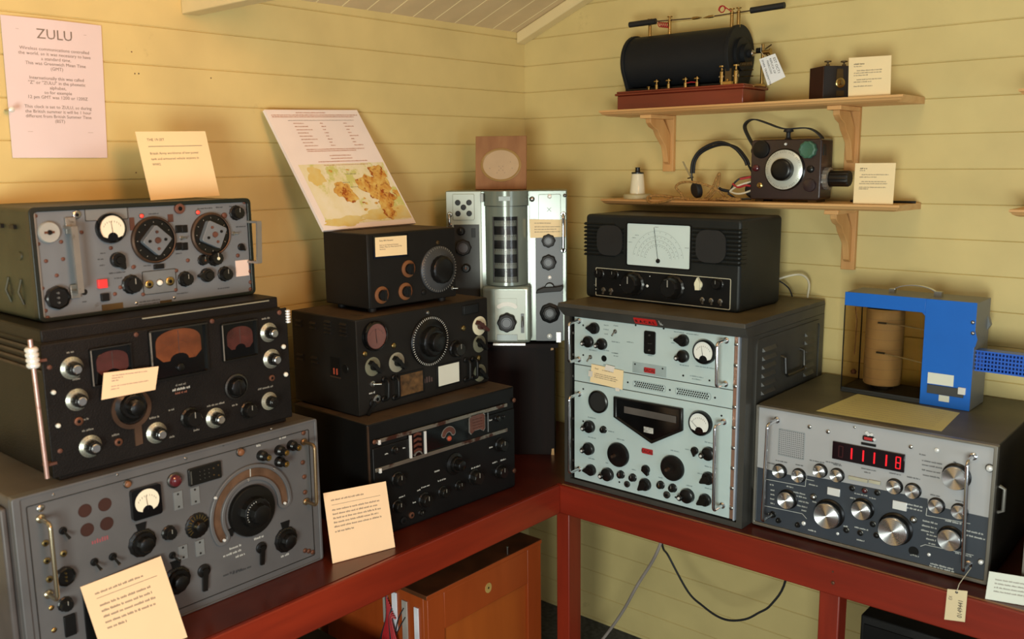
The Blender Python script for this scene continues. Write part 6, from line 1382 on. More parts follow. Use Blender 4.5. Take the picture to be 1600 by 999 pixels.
# ------------------------------------------------------------------ cards and papers
def card(name, label, cat, q, mk_='papercream', t=.0012, rows=(), group=None, real=(), tk='ink', curl=0, extra=None):
    BL, BR, TR, TL = [Vector(p) for p in q]; org = (BL+BR)/2; n = (BR-BL).cross(TL-BL).normalized(); N_ = 8
    def P(u, v, off=0):
        p = (BL*(1-u)+BR*u)*(1-v)+(TL*(1-u)+TR*u)*v-org+n*off
        return p+n*(curl*math.sin(PI*u)*(.4+.6*v))
    b = MB()
    for i in range(N_):
        u0, u1 = i/N_, (i+1)/N_
        for j in range(N_):
            v0, v1 = j/N_, (j+1)/N_; b.face([P(u0, v0), P(u1, v0), P(u1, v1), P(u0, v1)], mk_); b.face([P(u0, v1, -t), P(u1, v1, -t), P(u1, v0, -t), P(u0, v0, -t)], mk_)
        for v in (0, 1):
            f = [P(u0, v), P(u1, v), P(u1, v, -t), P(u0, v, -t)]; b.face(f if v else f[::-1], mk_); g2 = [P(v, u0), P(v, u1), P(v, u1, -t), P(v, u0, -t)]; b.face(g2 if not v else g2[::-1], mk_)
    o = b.build(name, None, loc=org, smooth=bool(curl)); tag(o, label, cat, group); W2 = (BR-BL).length; H2 = (TL-BL).length; m = MB(); rr = random.Random(len(label))
    for u0, u1, v, hh_, k in rows:
        t2 = MB()
        if k.startswith('line'): t2.face([(u0*W2, 0, v*H2-hh_/2), (u1*W2, 0, v*H2-hh_/2), (u1*W2, 0, v*H2+hh_/2), (u0*W2, 0, v*H2+hh_/2)], k[5:] or tk)
        else: dashes(t2, u0*W2, u1*W2, v*H2, hh_/2, 0, k, rr)
        m.add([P(x/W2, z/H2, .0004) for x, _, z in t2.v], t2.f, k[5:] or tk if k.startswith('line') else k)
    for s, u, v, size, al, k in real:
        vs, fs = textverts(s, size, al); m.add([P(u+p.x/W2, v+p.y/H2, .0004) for p in vs], fs, k)
    if m.v: m.build('printed_text', o, smooth=False)
    if extra: extra(o, P, W2, H2)
    return o
zl = ['ZULU']
T = [('ZULU', .5, .86, .030, 'CENTER', 'inksoft')]
for q, s in enumerate(['Wireless communications controlled', 'the world, so it was necessary to have', 'a standard time.', 'This was Greenwich Mean Time', '(GMT)', '', 'Internationally this was called', '"Z" or "ZULU" in the phonetic', 'alphabet,', 'so for example', '12 pm GMT was 1200 or 1200Z', '', 'This clock is set to ZULU, so during', 'the British summer it will be 1 hour', 'different from British Summer Time', '(BST)']):
    if s: T.append((s, .5, .775-q*.0345, .0098, 'CENTER', 'inksoft'))
z_ = lambda k: (k+ZF)*SP
card('notice', 'white notice headed ZULU pinned to the left wall above the radios', 'notice', [(.004, -19.25*SP, z_(-3.44)), (.004, -16.93*SP, z_(-3.45)), (.004, -16.80*SP, z_(-.14)), (.004, -19.2*SP, z_(-.13))], 'zulu', .0006, real=T, curl=.006,
     rows=[(.13, .83, .915, .0007, 'line inkfaint'), (.17, .85, .19, .0007, 'line inkfaint')])
o = MB().tube([(0, 0, 0), (.03, 0, 0)], [.0022, .003], 'steel', 8).lathe((.03, 0, 0), [(.004, 0), (.006, .002), (.006, .006), (.003, .008)], 'whitemetal', 14, ax=(1, 0, 0)).build('drawing_pin', None, loc=(.0, -19.29*SP, z_(-2.32))); tag(o, 'small metal pin stuck in the wall at the left edge of the ZULU notice', 'pin')
card('caption_card', 'cream card headed THE 19-SET leaning on the wall behind the top grey receiver', 'label card', [(.2068, -1.5323, 1.5885), (.1992, -1.3571, 1.5924), (.1636, -1.362, 1.7416), (.1711, -1.5371, 1.7377)], 'papercream', group='caption cards beside the exhibits',
     real=[('THE 19-SET', .13, .86, .0085, 'LEFT', 'inksoft'), ('British Army workhorse of low power', .13, .66, .0078, 'LEFT', 'inksoft'), ('tank and armoured vehicle sessions in', .13, .58, .0078, 'LEFT', 'inksoft'), ('WW2.', .13, .50, .0078, 'LEFT', 'inksoft')], rows=[(.13, .9, .78, .0012, 'line inksoft')])
zf = TZ+.0012
card('caption_card', 'square cream card on the desk against the black receiver with silver trim strips', 'label card', [(.4745, -1.2909, zf), (.5188, -1.1332, zf), (.4771, -1.1195, .8861), (.4319, -1.2764, .8899)], 'paperpeach', group='caption cards beside the exhibits',
     rows=[(.1, .62, .88, .004, 'inksoft'), (.1, .88, .81, .0008, 'line inksoft')]+[(.1, .86-.05*(q % 2), .74-q*.06, .0042, 'inksoft') for q in range(5)]+[(.1, .4, .43, .0042, 'inksoft')])
card('caption_card', 'square cream card in the near left foreground leaning on the large grey receiver', 'label card', [(.5058, -1.8502, zf), (.5221, -1.6936, zf), (.4442, -1.696, .8811), (.4331, -1.8552, .8704)], 'paperpeach', group='caption cards beside the exhibits',
     rows=[(.13, .72, .86, .004, 'inksoft'), (.13, .88, .80, .0009, 'line inksoft')]+[(.14, .78-.02*(q % 2), .71-q*.07, .0044, 'inksoft') for q in range(4)]+[(.14, .38, .43, .0044, 'inksoft')])
card('caption_card', 'small cream card behind the big knob of the black receiver with silver knobs', 'label card', [(.4195, -1.7762, 1.221), (.4195, -1.6666, 1.2194), (.4195, -1.6558, 1.2657), (.4195, -1.7671, 1.2724)], 'paperpeach', group='caption cards beside the exhibits',
     rows=[(.15, .8, .86, .0026, 'inkfaint'), (.15, .35, .76, .0026, 'inkfaint'), (.15, .28, .66, .0026, 'inkfaint'), (.15, .85, .45, .0026, 'inkfaint'), (.15, .3, .34, .0026, 'inkfaint')])
dU = UNITS['D']; a = dU['yaw']; ox, oy, oz = dU['loc']
def onD(x, z, n): return (ox+math.cos(a)*x+math.sin(a)*n, oy+math.sin(a)*x-math.cos(a)*n, oz+z)
o = card('caption_card', 'black-framed cream card on the front of the small plain black receiver', 'label card', [onD(.0215, .1345, .003), onD(.127, .1325, .003), onD(.1275, .183, .003), onD(.022, .184, .003)], 'papercream', group='caption cards beside the exhibits',
     real=[('Early HRO Receiver', .13, .78, .0056, 'LEFT', 'ink'), ('Built by the National Company', .13, .55, .0050, 'LEFT', 'inksoft'), ('Malden, Mass. for West Second War', .13, .45, .0050, 'LEFT', 'inksoft'), ('Receivers', .13, .34, .0050, 'LEFT', 'inksoft')],
     extra=lambda o, P, W2, H2: [MB().add([P(u, v, -.0005-e) for e in (0, .0014) for u, v in ((-.05, -.1), (1.05, -.1), (1.05, 1.09), (-.05, 1.09))], [(0, 1, 2, 3), (7, 6, 5, 4), (0, 4, 5, 1), (1, 5, 6, 2), (2, 6, 7, 3), (3, 7, 4, 0)], 'glossblack').build('card_frame', o)])
gU = UNITS['G']
card('caption_card', 'small cream card taped to the pale front of the rack cabinet', 'label card', [(.6462, -.4955, 1.0446), (.7558, -.4955, 1.0385), (.7589, -.4955, 1.0929), (.6511, -.4955, 1.097)], 'papercream', group='caption cards beside the exhibits',
     real=[('Racal', .12, .78, .006, 'LEFT', 'ink')], rows=[(.35, .7, .8, .0026, 'inksoft'), (.12, .8, .55, .0028, 'inksoft'), (.12, .85, .45, .0028, 'inksoft'), (.12, .8, .35, .0028, 'inksoft')],
     extra=lambda o, P, W2, H2: [MB().add([P(u, v, .0006) for u, v in q], [(0, 1, 2, 3)], 'tape').build('tape_glare', o, smooth=False) for q in ([(.42, .86), (.70, .80), (.74, 1.12), (.46, 1.14)], [(-.07, .3), (.06, .3), (.06, .62), (-.07, .62)], [(.80, -.14), (.93, -.12), (.92, .06), (.79, .04)])])  # opaque pale patches paint the glare on the clear tape
kU = UNITS['K']; a2 = kU['yaw']; qx, qy, qz = kU['loc']
def onK(x, z, n): return (qx+math.cos(a2)*x+math.sin(a2)*n, qy+math.sin(a2)*x-math.cos(a2)*n, qz+z)
card('caption_card', 'small cream card behind the upper right knob of the tall pale green receiver', 'label card', [onK(.2605, .3235, .005), onK(.369, .327, .005), onK(.369, .379, .005), onK(.259, .381, .005)], 'papercream', group='caption cards beside the exhibits',
     rows=[(.13, .6, .8, .003, 'inksoft')]+[(.13, .85-.1*(q % 2), .6-q*.14, .003, 'inksoft') for q in range(3)])
card('caption_card', 'cream card standing on the top shelf beside the small dark wooden box', 'label card', [(1.213, -.155, 1.8167), (1.319, -.155, 1.8167), (1.3145, -.150, 1.9125), (1.208, -.150, 1.9145)], 'papercream', group='caption cards beside the exhibits',
     rows=[(.13, .38, .83, .0035, 'ink'), (.13, .33, .77, .0028, 'inksoft'), (.2, .8, .66, .0028, 'inksoft'), (.13, .78, .6, .0028, 'inksoft'), (.13, .47, .54, .0028, 'inksoft'), (.2, .8, .43, .0028, 'inksoft'), (.13, .55, .37, .0028, 'inksoft'), (.13, .58, .26, .0028, 'inksoft')])
card('caption_card', 'cream card standing on the lower shelf beside the brown test set', 'label card', [(1.239, -.153, 1.5447), (1.340, -.153, 1.5447), (1.340, -.148, 1.6485), (1.2375, -.148, 1.6485)], 'papercream', group='caption cards beside the exhibits',
     rows=[(.13, .32, .87, .0032, 'ink'), (.13, .27, .82, .0026, 'inksoft'), (.18, .85, .72, .0026, 'inksoft'), (.13, .57, .66, .0026, 'inksoft'), (.18, .8, .55, .0026, 'inksoft'), (.13, .83, .5, .0026, 'inksoft'), (.13, .8, .41, .0026, 'inksoft'), (.13, .36, .37, .0026, 'inksoft')])
card('caption_card', 'white card on the desk at the right corner of the receiver with red digits', 'label card', [(1.7, -.512, zf), (1.80, -.485, zf), (1.80, -.468, .786), (1.7, -.495, .786)], 'paperwhite', group='caption cards beside the exhibits',
     rows=[(.13, .8, .75-q*.14, .003, 'inksoft') for q in range(4)])
card('paper_sheet', 'yellowed paper sheet lying in front of the blue recorder', 'paper', [(1.2742, -.4204, 1.0516), (1.5623, -.412, 1.0516), (1.5506, -.2237, 1.0516), (1.2922, -.1947, 1.0516)], 'paperyellow', .0004,
     rows=[(.08, .92, .9-q*.09, .003, 'inkfaint') for q in range(10)])
# map board
def mapx(o, P, W2, H2):
    m = MB(); rr = random.Random(3)
    def quad(u0, v0, u1, v1, k, e=.0004): m.add([P(u0, v0, e), P(u1, v0, e), P(u1, v1, e), P(u0, v1, e)], [(0, 1, 2, 3)], k)
    def blob(cu, cv, ru, rv, k, e, n=40, j=.35):
        ph = [rr.uniform(0, 6.28) for _ in range(6)]; pts = []
        for q in range(n):
            t = 2*PI*q/n; s_ = 1+j*(.4*math.sin(2*t+ph[0])+.3*math.sin(3*t+ph[1])+.25*math.sin(5*t+ph[2])+.2*math.sin(9*t+ph[3])+.12*math.sin(15*t+ph[4])); pts.append(P(min(.985, max(.015, cu+ru*s_*math.cos(t))), min(.985, max(.015, cv+rv*s_*math.sin(t))), e))
        c_ = P(cu, cv, e); m.add([c_]+pts, [(0, 1+q, 1+(q+1) % n) for q in range(n)], k)
    quad(.06, .04, .985, .54, 'sea'); blob(.8, .1, .3, .06, 'seasand', .0006); blob(.25, .06, .2, .04, 'seasand', .0006); blob(.18, .44, .09, .07, 'seasand', .0006)
    blob(.40, .30, .10, .085, 'land', .0009); blob(.75, .33, .16, .115, 'land', .0009); blob(.86, .44, .10, .07, 'land', .0010); blob(.80, .22, .12, .06, 'land', .001); blob(.76, .115, .075, .06, 'land', .0009); blob(.95, .27, .035, .03, 'land', .0009)
    for q in range(18): blob(rr.uniform(.35, .95), rr.uniform(.12, .5), rr.uniform(.006, .02), rr.uniform(.004, .012), 'land', .0011, 12)
    m.build('printed_map', o, smooth=False)
R_ = [(.3, .62, .975, .003, 'inkred'), (.04, .97, .955, .003, 'inkred'), (.04, .92, .94, .003, 'inkred'), (.18, .9, .91, .002, 'inksoft')]
for q in range(8): R_ += [(.22, .33+.03*(q % 3), .885-q*.027, .0028, 'inkred'), (.50, .53+.02*(q % 2), .885-q*.027, .0028, 'inkred'), (.76, .8+.06*(q % 3 == 1), .885-q*.027, .0028, 'inkred')]
R_ += [(.22, .85, .665, .003, 'inkred'), (.22, .75, .65, .003, 'inkred'), (.43, .66, .61, .003, 'inkred'), (.43, .66, .585, .003, 'inkred'), (.28, .82, .56, .003, 'inkred'), (.32, .8, .53, .003, 'inkred')]
R_ += [(.5, .62, .45, .003, 'inksoft'), (.42, .5, .38, .003, 'inksoft'), (.44, .56, .34, .003, 'inksoft'), (.5, .62, .1, .003, 'inksoft'), (.8, .95, .085, .003, 'inkred')]
card('map_board', 'white board with a printed island map leaning on the wall above the small black receiver', 'map', [(0.1856, -1.0480, 1.4901), (0.1778, -0.7106, 1.4901), (0.0199, -0.7827, 1.8156), (0.0325, -1.1061, 1.8053)], 'mapboard', .009, rows=R_, extra=mapx)
# plaque on the corner instrument
kc = onK(.166, H_ if False else kU['h'], -.072); pl = empty('wooden_plaque', (kc[0], kc[1], kc[2]+.0003), a2, 'wooden plaque with pale round inset on top of the tall pale green receiver', 'plaque')
b = MB(); b.box(-.080, .080, -.006, .006, 0, .168, 'ply'); T_ = Matrix.Rotation(math.radians(-11), 4, 'X'); b.xf(T_); b.build('board', pl, bevel=.001)
b = MB(); b.lathe((0, -.006, .077), [(.062, 0), (.064, .002), (.060, .004), (.056, .002)], 'plaquerim', 44, caps=False)
for i in range(len(b.v)): v = b.v[i]; b.v[i] = (v[0], v[1], .077+(v[2]-.077)*.82)
b.xf(T_); b.build('rim', pl)
b = MB(); b.prism(ngon(0, 0, .058, 40), -.0018, 0, 'plaquedisc'); 
for i in range(len(b.v)): v = b.v[i]; b.v[i] = (v[0], v[1]-.0062, .077+v[2]*.82)
for dx, dz in ((0, 0), (.006, .006), (-.006, .006), (.006, -.006), (-.006, -.006), (.012, -.014), (-.012, -.014), (.03, .02), (.035, 0), (-.035, .0)): b.lathe((dx, -.008, .066+dz), [(.0013, 0), (.001, .0004)], 'inksoft', 6)
b.xf(T_); b.build('inset_disc', pl)
# ------------------------------------------------------------------ shelves with pine brackets
S1, S2 = (ZF-1.98)*SP, (ZF-5.0)*SP
def shelf(name, label, x0, x1, zt, brs):
    r_ = empty(name, ((x0+x1)/2, -.09, zt-.017), 0, label, 'shelf', None); X = (x0+x1)/2
    pf = [(-.171, zt), (-.171, zt-.0055), (-.1665, zt-.008), (-.165, zt-.0115), (-.158, zt-.015), (-.152, zt-.017)]
    b = MB(); n = len(pf); loop = lambda x, e: [(x+e*(.171+p[0])*1.0, p[0], p[1]) for p in pf]+[(x, -.0008, zt-.017), (x, -.0008, zt)]
    L0, L1 = loop(x0, 1), loop(x1, -1); b.add(L0+L1, [tuple(range(n+2)), tuple(reversed(range(n+2, 2*n+4)))]+[(i, n+2+i, n+2+(i+1) % (n+2), (i+1) % (n+2)) for i in range(n+2)], 'pine')
    b.xf(Matrix.Translation((-X, .09, -(zt-.017)))); b.build('shelf_board', r_)
    for bx in brs:
        b = MB(); z0 = zt-.017
        b.box(bx-.019, bx+.019, -.016, -.0008, z0-.172, z0-.0005, 'pinez'); b.box(bx-.019, bx+.019, -.150, -.016, z0-.012, z0-.0005, 'pine')
        G_ = [(-.016, z0-.150), (-.030, z0-.142), (-.036, z0-.118), (-.044, z0-.095), (-.062, z0-.078), (-.080, z0-.062), (-.092, z0-.045), (-.118, z0-.036), (-.132, z0-.024), (-.134, z0-.012), (-.060, z0-.012), (-.016, z0-.06)]
        vs = [(bx-.009, y, z) for y, z in G_]+[(bx+.009, y, z) for y, z in G_]; n2 = len(G_); b.add(vs, [tuple(range(n2)), tuple(reversed(range(n2, 2*n2)))]+[(i, n2+i, n2+(i+1) % n2, (i+1) % n2) for i in range(n2)], 'pinez')
        b.xf(Matrix.Translation((-X, .09, -z0))); b.build('bracket', r_, bevel=.0015)
    return r_
shelf('wall_shelf', 'upper pine wall shelf carrying the black induction coil', .441, 1.355, S1, (.597, 1.175))
shelf('wall_shelf', 'lower pine wall shelf carrying the headphones and the brown test set', .450, 1.362, S2, (1.18,))
shelf('wall_shelf', 'upper shelf whose left end shows at the right edge of the photo', 1.61, 2.4, S1-.002, (1.8,))
shelf('wall_shelf', 'lower shelf whose left end shows at the right edge of the photo', 1.61, 2.4, S2-.004, (1.8,))
# ------------------------------------------------------------------ induction coil
co_ = empty('induction_coil', (.715, -.098, S1), 0, 'large black cylindrical induction coil on a red mahogany base, on the upper shelf', 'induction coil')
OX, OY = .715, -.098
def ic(mb, name, par=None, **k): mb.xf(Matrix.Translation((-OX, -OY, -S1))); return mb.build(name, par or co_, **k)
b = MB(); b.box(.508, .925, -.168, -.03, S1, S1+.040, 'mahog'); b.box(.502, .931, -.174, -.024, S1+.040, S1+.047, 'mahog'); b.box(.506, .927, -.170, -.028, S1+.047, S1+.053, 'mahog'); base_ = ic(b, 'wooden_base', bevel=.002)
zb_ = S1+.053
ic(MB().box(.525, .885, -.150, -.045, zb_, zb_+.007, 'black'), 'plinth', bevel=.001)
zc_ = zb_+.007+.079; yc = -.097
ic(MB().lathe((.535, yc, zc_), [(.077, 0), (.077, .335)], 'coilblack', 56, ax=(1, 0, 0)), 'coil_drum')
def sad(x0, x1, r): 
    P = [(-.050+yc, zb_+.005), (.050+yc, zb_+.005)]; 
    for q in range(29): t = math.radians(-30+240*q/28); P.append((yc+r*math.cos(t), zc_+r*math.sin(t)))
    m = MB(); n2 = len(P); m.add([(x0, y, z) for y, z in P]+[(x1, y, z) for y, z in P], [tuple(range(n2)), tuple(reversed(range(n2, 2*n2)))]+[(i, n2+i, n2+(i+1) % n2, (i+1) % n2) for i in range(n2)], 'coilblack'); return m
ic(sad(.524, .535, .0815), 'end_cheek', bevel=.001); ic(sad(.868, .880, .0815), 'end_cheek', bevel=.001)
ic(MB().lathe((.880, yc, zc_), [(.046, 0), (.046, .008), (.028, .009), (.028, .022), (.012, .023), (.012, .032)], 'coilblack', 40, ax=(1, 0, 0)), 'core_boss')
ic(MB().lathe((.912, yc, zc_), [(.007, 0), (.009, .003), (.007, .006)], 'steel', 16, ax=(1, 0, 0)).tube([(.915, yc, zc_), (.945, yc, zc_)], .002, 'brass'), 'core_terminal')
b = MB(); b.tube([(.945, yc, zb_-.0), (.945, yc, zc_+.022)], .0045, 'brass', 12); b.lathe((.945, yc, zc_+.006), [(.0075, 0), (.0075, .018)], 'black', 14, ax=(-1, 0, 0)); b.box(.925, .95, yc-.012, yc+.012, zb_-.006, zb_, 'brass'); b.lathe((.945, yc, zc_), [(.006, 0), (.006, .02), (.009, .021), (.009, .024)], 'brass', 14, ax=(1, 0, 0)); b.tube([(.952, yc, zc_+.008), (.972, yc-.004, zc_+.018)], .0018, 'brassdark'); b.tube([(.952, yc, zc_-.004), (.972, yc-.004, zc_-.018)], .0018, 'brassdark'); ic(b, 'contact_pillar')
b = MB()
for z in (-.045, -.062): b.tube([(.880, yc, zc_+z), (.920, yc-.002, zc_+z)], .0015, 'brass')
for q in range(7): b.lathe((.895+q*.005, yc-.03, zb_+.055), [(.0055, 0), (.0055, .003)], 'brassdark', 12, ax=(1, .1, 0))
ic(b, 'contact_spring')
def post(x, y, z, h, nm='binding_post', r=.0055):
    b = MB(); b.lathe((x, y, z), [(r*.9, 0), (r*.9, h*.5), (r*.5, h*.55), (r*.5, h*.72), (r*1.75, h*.76), (r*1.75, h*.86), (r*.6, h*.9), (r*.5, h)], 'brass', 16, ax=(0, 0, 1)); return ic(b, nm)
for x in (.6413, .6822, .7383, .7759): post(x, -.158, zb_, .028)
ic(MB().tube([(.7383, -.158, zb_+.012), (.757, -.159, zb_+.014), (.7759, -.158, zb_+.012)], .0015, 'wirered'), 'red_link')
post(.6166, -.162, zb_, .010, 'base_stud', .0035)
for x in (.855, .898):
    b = MB(); b.lathe((x, -.160, zb_+.006), [(.006, 0), (.006, .030), (.003, .033), (.003, .041), (.009, .042), (.009, .046), (.003, .048)], 'brass', 18, ax=(0, 0, 1)); b.lathe((x-.008, -.160, zb_+.022), [(.004, 0), (.004, .016)], 'steel', 10, ax=(1, 0, 0)); b.lathe((x, -.160, zb_), [(.0045, 0), (.0045, .007)], 'brass', 12, ax=(0, 0, 1)); ic(b, 'interrupter_pillar')
b = MB(); b.box(.866, .884, -.163, -.158, zb_, zb_+.043, 'brassdark'); b.box(.860, .888, -.166, -.156, zb_, zb_+.008, 'brass'); b.lathe((.875, -.163, zb_+.012), [(.004, 0), (.003, .003)], 'brass', 12); ic(b, 'interrupter_plate')
zr_ = 2.0665; yr = -.11
for x, two in ((.6528, 0), (.8753, 1), (.5845, 0), (.8545, 1)):
    zt_ = zc_+.075; b = MB(); b.lathe((x, yc-.013, zt_-.0025), [(.005, 0), (.005, zr_-zt_+.002), (.006, zr_-zt_+.003), (.006, zr_-zt_+.007), (.003, zr_-zt_+.008), (.003, zr_-zt_+.013), (.008, zr_-zt_+.014), (.008, zr_-zt_+.016)], 'brass', 16, ax=(0, 0, 1)); ic(b, 'discharger_pillar')
yr = yc-.013
b = MB(); b.tube([(.520, yr-.012, 2.068), (.612, yr-.012, 2.069)], .0085, 'rubber', 16); o1 = ic(b, 'handle_grip'); b = MB(); b.tube([(.61, yr-.012, 2.069), (.64, yr-.003, 2.069), (.740, yr, 2.066)], .0018, 'copperdark', 8); b.lathe((.725, yr, 2.0663), [(.0015, 0), (.004, .006), (.004, .020), (.0008, .034)], 'brass', 14, ax=(1, 0, -.01)); ic(b, 'spark_rod')
b = MB(); b.tube([(.778, yr, 2.0645), (.915, yr, 2.068)], .0018, 'copperdark', 8); b.lathe((.80, yr, 2.0652), [(.0015, 0), (.004, .006), (.004, .018), (.0008, .036)], 'brass', 14, ax=(-1, 0, -.02)); ic(b, 'spark_rod'); ic(MB().tube([(.912, yr, 2.068), (1.010, yr, 2.071)], .0085, 'rubber', 16), 'handle_grip')
b = MB(); P = []
for q in range(50): t = q/49; P.append((.618+.034*t, yr-.006+.008*math.cos(t*30), 2.060-.006*t+.007*math.sin(t*30)))
b.tube(P, .0016, 'wirered', 6); ic(b, 'red_wire_coil')
b = MB(); P = [(.8545, yr, 2.07), (.845, yr-.004, 2.078), (.838, yr-.005, 2.083)]
for q in range(20): t = 2*PI*q/12; P.append((.828+.009*math.cos(t), yr-.005-.0004*q, 2.080+.009*math.sin(t)))
b.tube(P, .0016, 'wirered', 6); ic(b, 'red_wire_coil')
# tag hanging from the coil
o = card('paper_tag', 'white handwritten tag hanging from the brass post of the induction coil', 'tag', [(.975, -.122, 1.8615), (1.0274, -.126, 1.8809), (.995, -.1255, 1.9449), (.947, -.122, 1.9336)], 'tagwhite', .0006)
# handwriting runs down the tag
BL, BR, TR, TL = [Vector(p) for p in [(.975, -.122, 1.8615), (1.0274, -.126, 1.8809), (.995, -.1255, 1.9449), (.947, -.122, 1.9336)]]; org = (BL+BR)/2; dn = (BL-TL); dn_l = dn.length; dn.normalize(); rt = (TR-TL); rt_l = rt.length; rt.normalize(); nn = rt.cross(-dn).normalized(); m = MB()
for s, u, v, size in (('EST OCT1', .80, .12, .0105), ('REPLICA OF', .58, .1, .0085), ('MARCONI', .38, .14, .0085), ('SPARK TRANSMITTER', .12, .06, .0078)):
    vs, fs = textverts(s, size); m.add([TL-org+rt*(u*rt_l+p.y)+dn*(v*dn_l+p.x)+nn*.0005 for p in vs], fs, 'ink')
m.build('handwriting', o, smooth=False)
MB().tube([TL-org+rt*.022+dn*.006+nn*.001, Vector((.9455, -.110, 1.955))-org, Vector((.9455, -.109, 1.972))-org], .0006, 'wirewhite', 5).build('tag_string', o)
# ------------------------------------------------------------------ small dark box on the upper shelf
bx = empty('detector_box', (1.1405, -.14, S1), math.radians(50), 'small dark wooden instrument box with brass fittings beside the card on the upper shelf', 'box')
wB, dB, hB = .088, .080, .086
MB().box(0, wB, .002, dB, 0, hB, 'm_side').build('case', bx, bevel=.0015); MB().box(.001, wB-.001, 0, .003, .001, hB-.001, 'm_dark').build('front_panel', bx)
b = MB(); b.prism([(.036, .078), (.052, .078), (.054, .052), (.034, .052)], -.002, 0, 'brassdark'); b.lathe((.046, 0, .042), [(.013, 0), (.013, .003), (.010, .005), (.006, .005), (.005, .012)], 'brass', 24); b.build('brass_adjuster', bx)
MB().box(.036, .058, -.0015, 0, .008, .022, 'brassdark').build('name_plate', bx)
for x in (.02, .066): MB().lathe((x, .02, hB), [(.005, 0), (.005, .005), (.0025, .006), (.0025, .010), (.009, .011), (.009, .014), (.003, .015)], 'brassdark', 16, ax=(0, 0, 1)).build('terminal', bx)
# ------------------------------------------------------------------ lower shelf
b = MB().lathe((0, 0, 0), [(.044, 0), (.044, .012), (.041, .015)], 'porcbase', 36, ax=(0, 0, 1)); ins = empty('insulator', (.548, -.112, S2), 0, 'small white porcelain insulator with a black cap, left end of the lower shelf', 'insulator'); b.build('base', ins)
MB().lathe((0, 0, .015), [(.024, 0), (.024, .003), (.019, .060), (.017, .063)], 'porcelain', 32, ax=(0, 0, 1)).build('body', ins); MB().lathe((0, 0, .078), [(.019, 0), (.019, .004), (.008, .006), (.007, .015), (.008, .019)], 'bakelite', 24, ax=(0, 0, 1)).build('cap', ins)
ts = empty('test_set', (1.032, -.078, S2), 0, 'brown bakelite test set with a large silver dial and carrying strap on the lower shelf', 'measuring instrument'); ox2 = 1.032; oy2 = -.078
def tk_(mb, name, par=None, **k): mb.xf(Matrix.Translation((-ox2, -oy2, -S2))); return mb.build(name, par or ts, **k)
b = MB(); b.prism(rounded(.930, 1.134, S2+.006, S2+.171, .008), -.117, -.04, 'maroon'); case_ = tk_(b, 'case', bevel=.003)
for x in (.955, 1.11): tk_(MB().box(x-.012, x+.012, -.11, -.05, S2, S2+.007, 'brassdark'), 'foot')
fy = -.117
b = MB().lathe((1.0317, fy, 1.6322), [(.0575, 0), (.0575, .004), (.054, .007), (.030, .010)], 'silverdial', 64, ks=['glossblack', 'glossblack', 'silverdial', 'silverdial']); d_ = tk_(b, 'main_dial'); b = MB()
for q in range(60):
    if q % 5 == 3: continue
    t = 2*PI*q/60; r0, r1 = .046, .050 if q % 5 else .053; dv = Vector((math.cos(t), 0, math.sin(t))); n = Vector((-dv.z, 0, dv.x))*.0003; p = Vector((1.0317, fy-.0088, 1.6322)); b.face([p+dv*r0-n, p+dv*r1-n, p+dv*r1+n, p+dv*r0+n], 'ink')
b.xf(Matrix.Translation((-ox2, -oy2, -S2))); b.build('dial_markings', d_, smooth=False)
tk_(MB().lathe((1.0317, fy-.009, 1.6322), [(.031, 0), (.030, .016), (.026, .020), (.02, .021)], 'bakelite', 40), 'dial_knob')
tk_(MB().lathe((1.0317, fy, 1.7015), [(.004, 0), (.003, .003)], 'whitemetal', 12), 'index_mark')
tk_(MB().lathe((.9608, fy, 1.6885), [(.025, 0), (.024, .006), (.02, .007)], 'bakelite', 36), 'round_cover')
tk_(MB().lathe((1.0973, fy, 1.6854), [(.0235, 0), (.0225, .010), (.018, .012), (.015, .011)], 'greenknob', 48, flute=.045, nf=10), 'green_knob')
tk_(MB().lathe((.9464, fy, 1.637), [(.010, 0), (.009, .006), (.006, .008)], 'darkred', 20), 'red_button'); tk_(MB().lathe((1.1057, fy, 1.6335), [(.010, 0), (.009, .006), (.006, .008)], 'bakelite', 20), 'push_button'); tk_(MB().lathe((1.1046, fy, 1.590), [(.018, 0), (.017, .006), (.012, .007)], 'maroon', 28), 'round_cover')
tk_(MB().lathe((.9597, fy, 1.5888), [(.008, 0), (.008, .003), (.004, .005), (.004, .012)], 'brass', 18), 'terminal')
b = MB(); b.lathe((1.134, -.08, 1.6075), [(.030, 0), (.030, .012), (.024, .014), (.021, .015), (.021, .062), (.019, .066)], 'bakelite', 32, ax=(1, 0, 0), flute=.03, nf=16, ks=['steelpaint', 'steelpaint', 'bakelite', 'bakelite', 'rubber', 'rubber']); tk_(b, 'side_plug')
for z in (1.695, 1.70-.055): tk_(MB().lathe((.931, -.09, z-.01), [(.007, 0), (.007, .012)], 'bakelite', 14, ax=(-1, 0, 0)), 'side_stud')
def smooth(P, n=6):
    P = [Vector(p) for p in P]; out = []
    for i in range(len(P)-1):
        p0, p1, p2, p3 = P[max(i-1, 0)], P[i], P[i+1], P[min(i+2, len(P)-1)]
        for q in range(n): t = q/n; out.append(.5*((2*p1)+(-p0+p2)*t+(2*p0-5*p1+4*p2-p3)*t*t+(-p0+3*p1-3*p2+p3)*t**3))
    return out+[P[-1]]
b = MB(); P = smooth([(.9305, -.098, 1.695), (.912, -.098, 1.722), (.898, -.098, 1.752), (.908, -.098, 1.768), (.930, -.098, 1.772), (.968, -.098, 1.760), (1.0, -.098, 1.748), (1.027, -.098, 1.743), (1.083, -.098, 1.7434), (1.115, -.098, 1.728), (1.131, -.098, 1.705), (1.1345, -.098, 1.67)])
N3 = len(P); vs = []
for p in P: vs += [p+V3(0, -.009, 0), p+V3(0, .009, 0)]
fs = [(2*i, 2*i+1, 2*i+3, 2*i+2) for i in range(N3-1)]
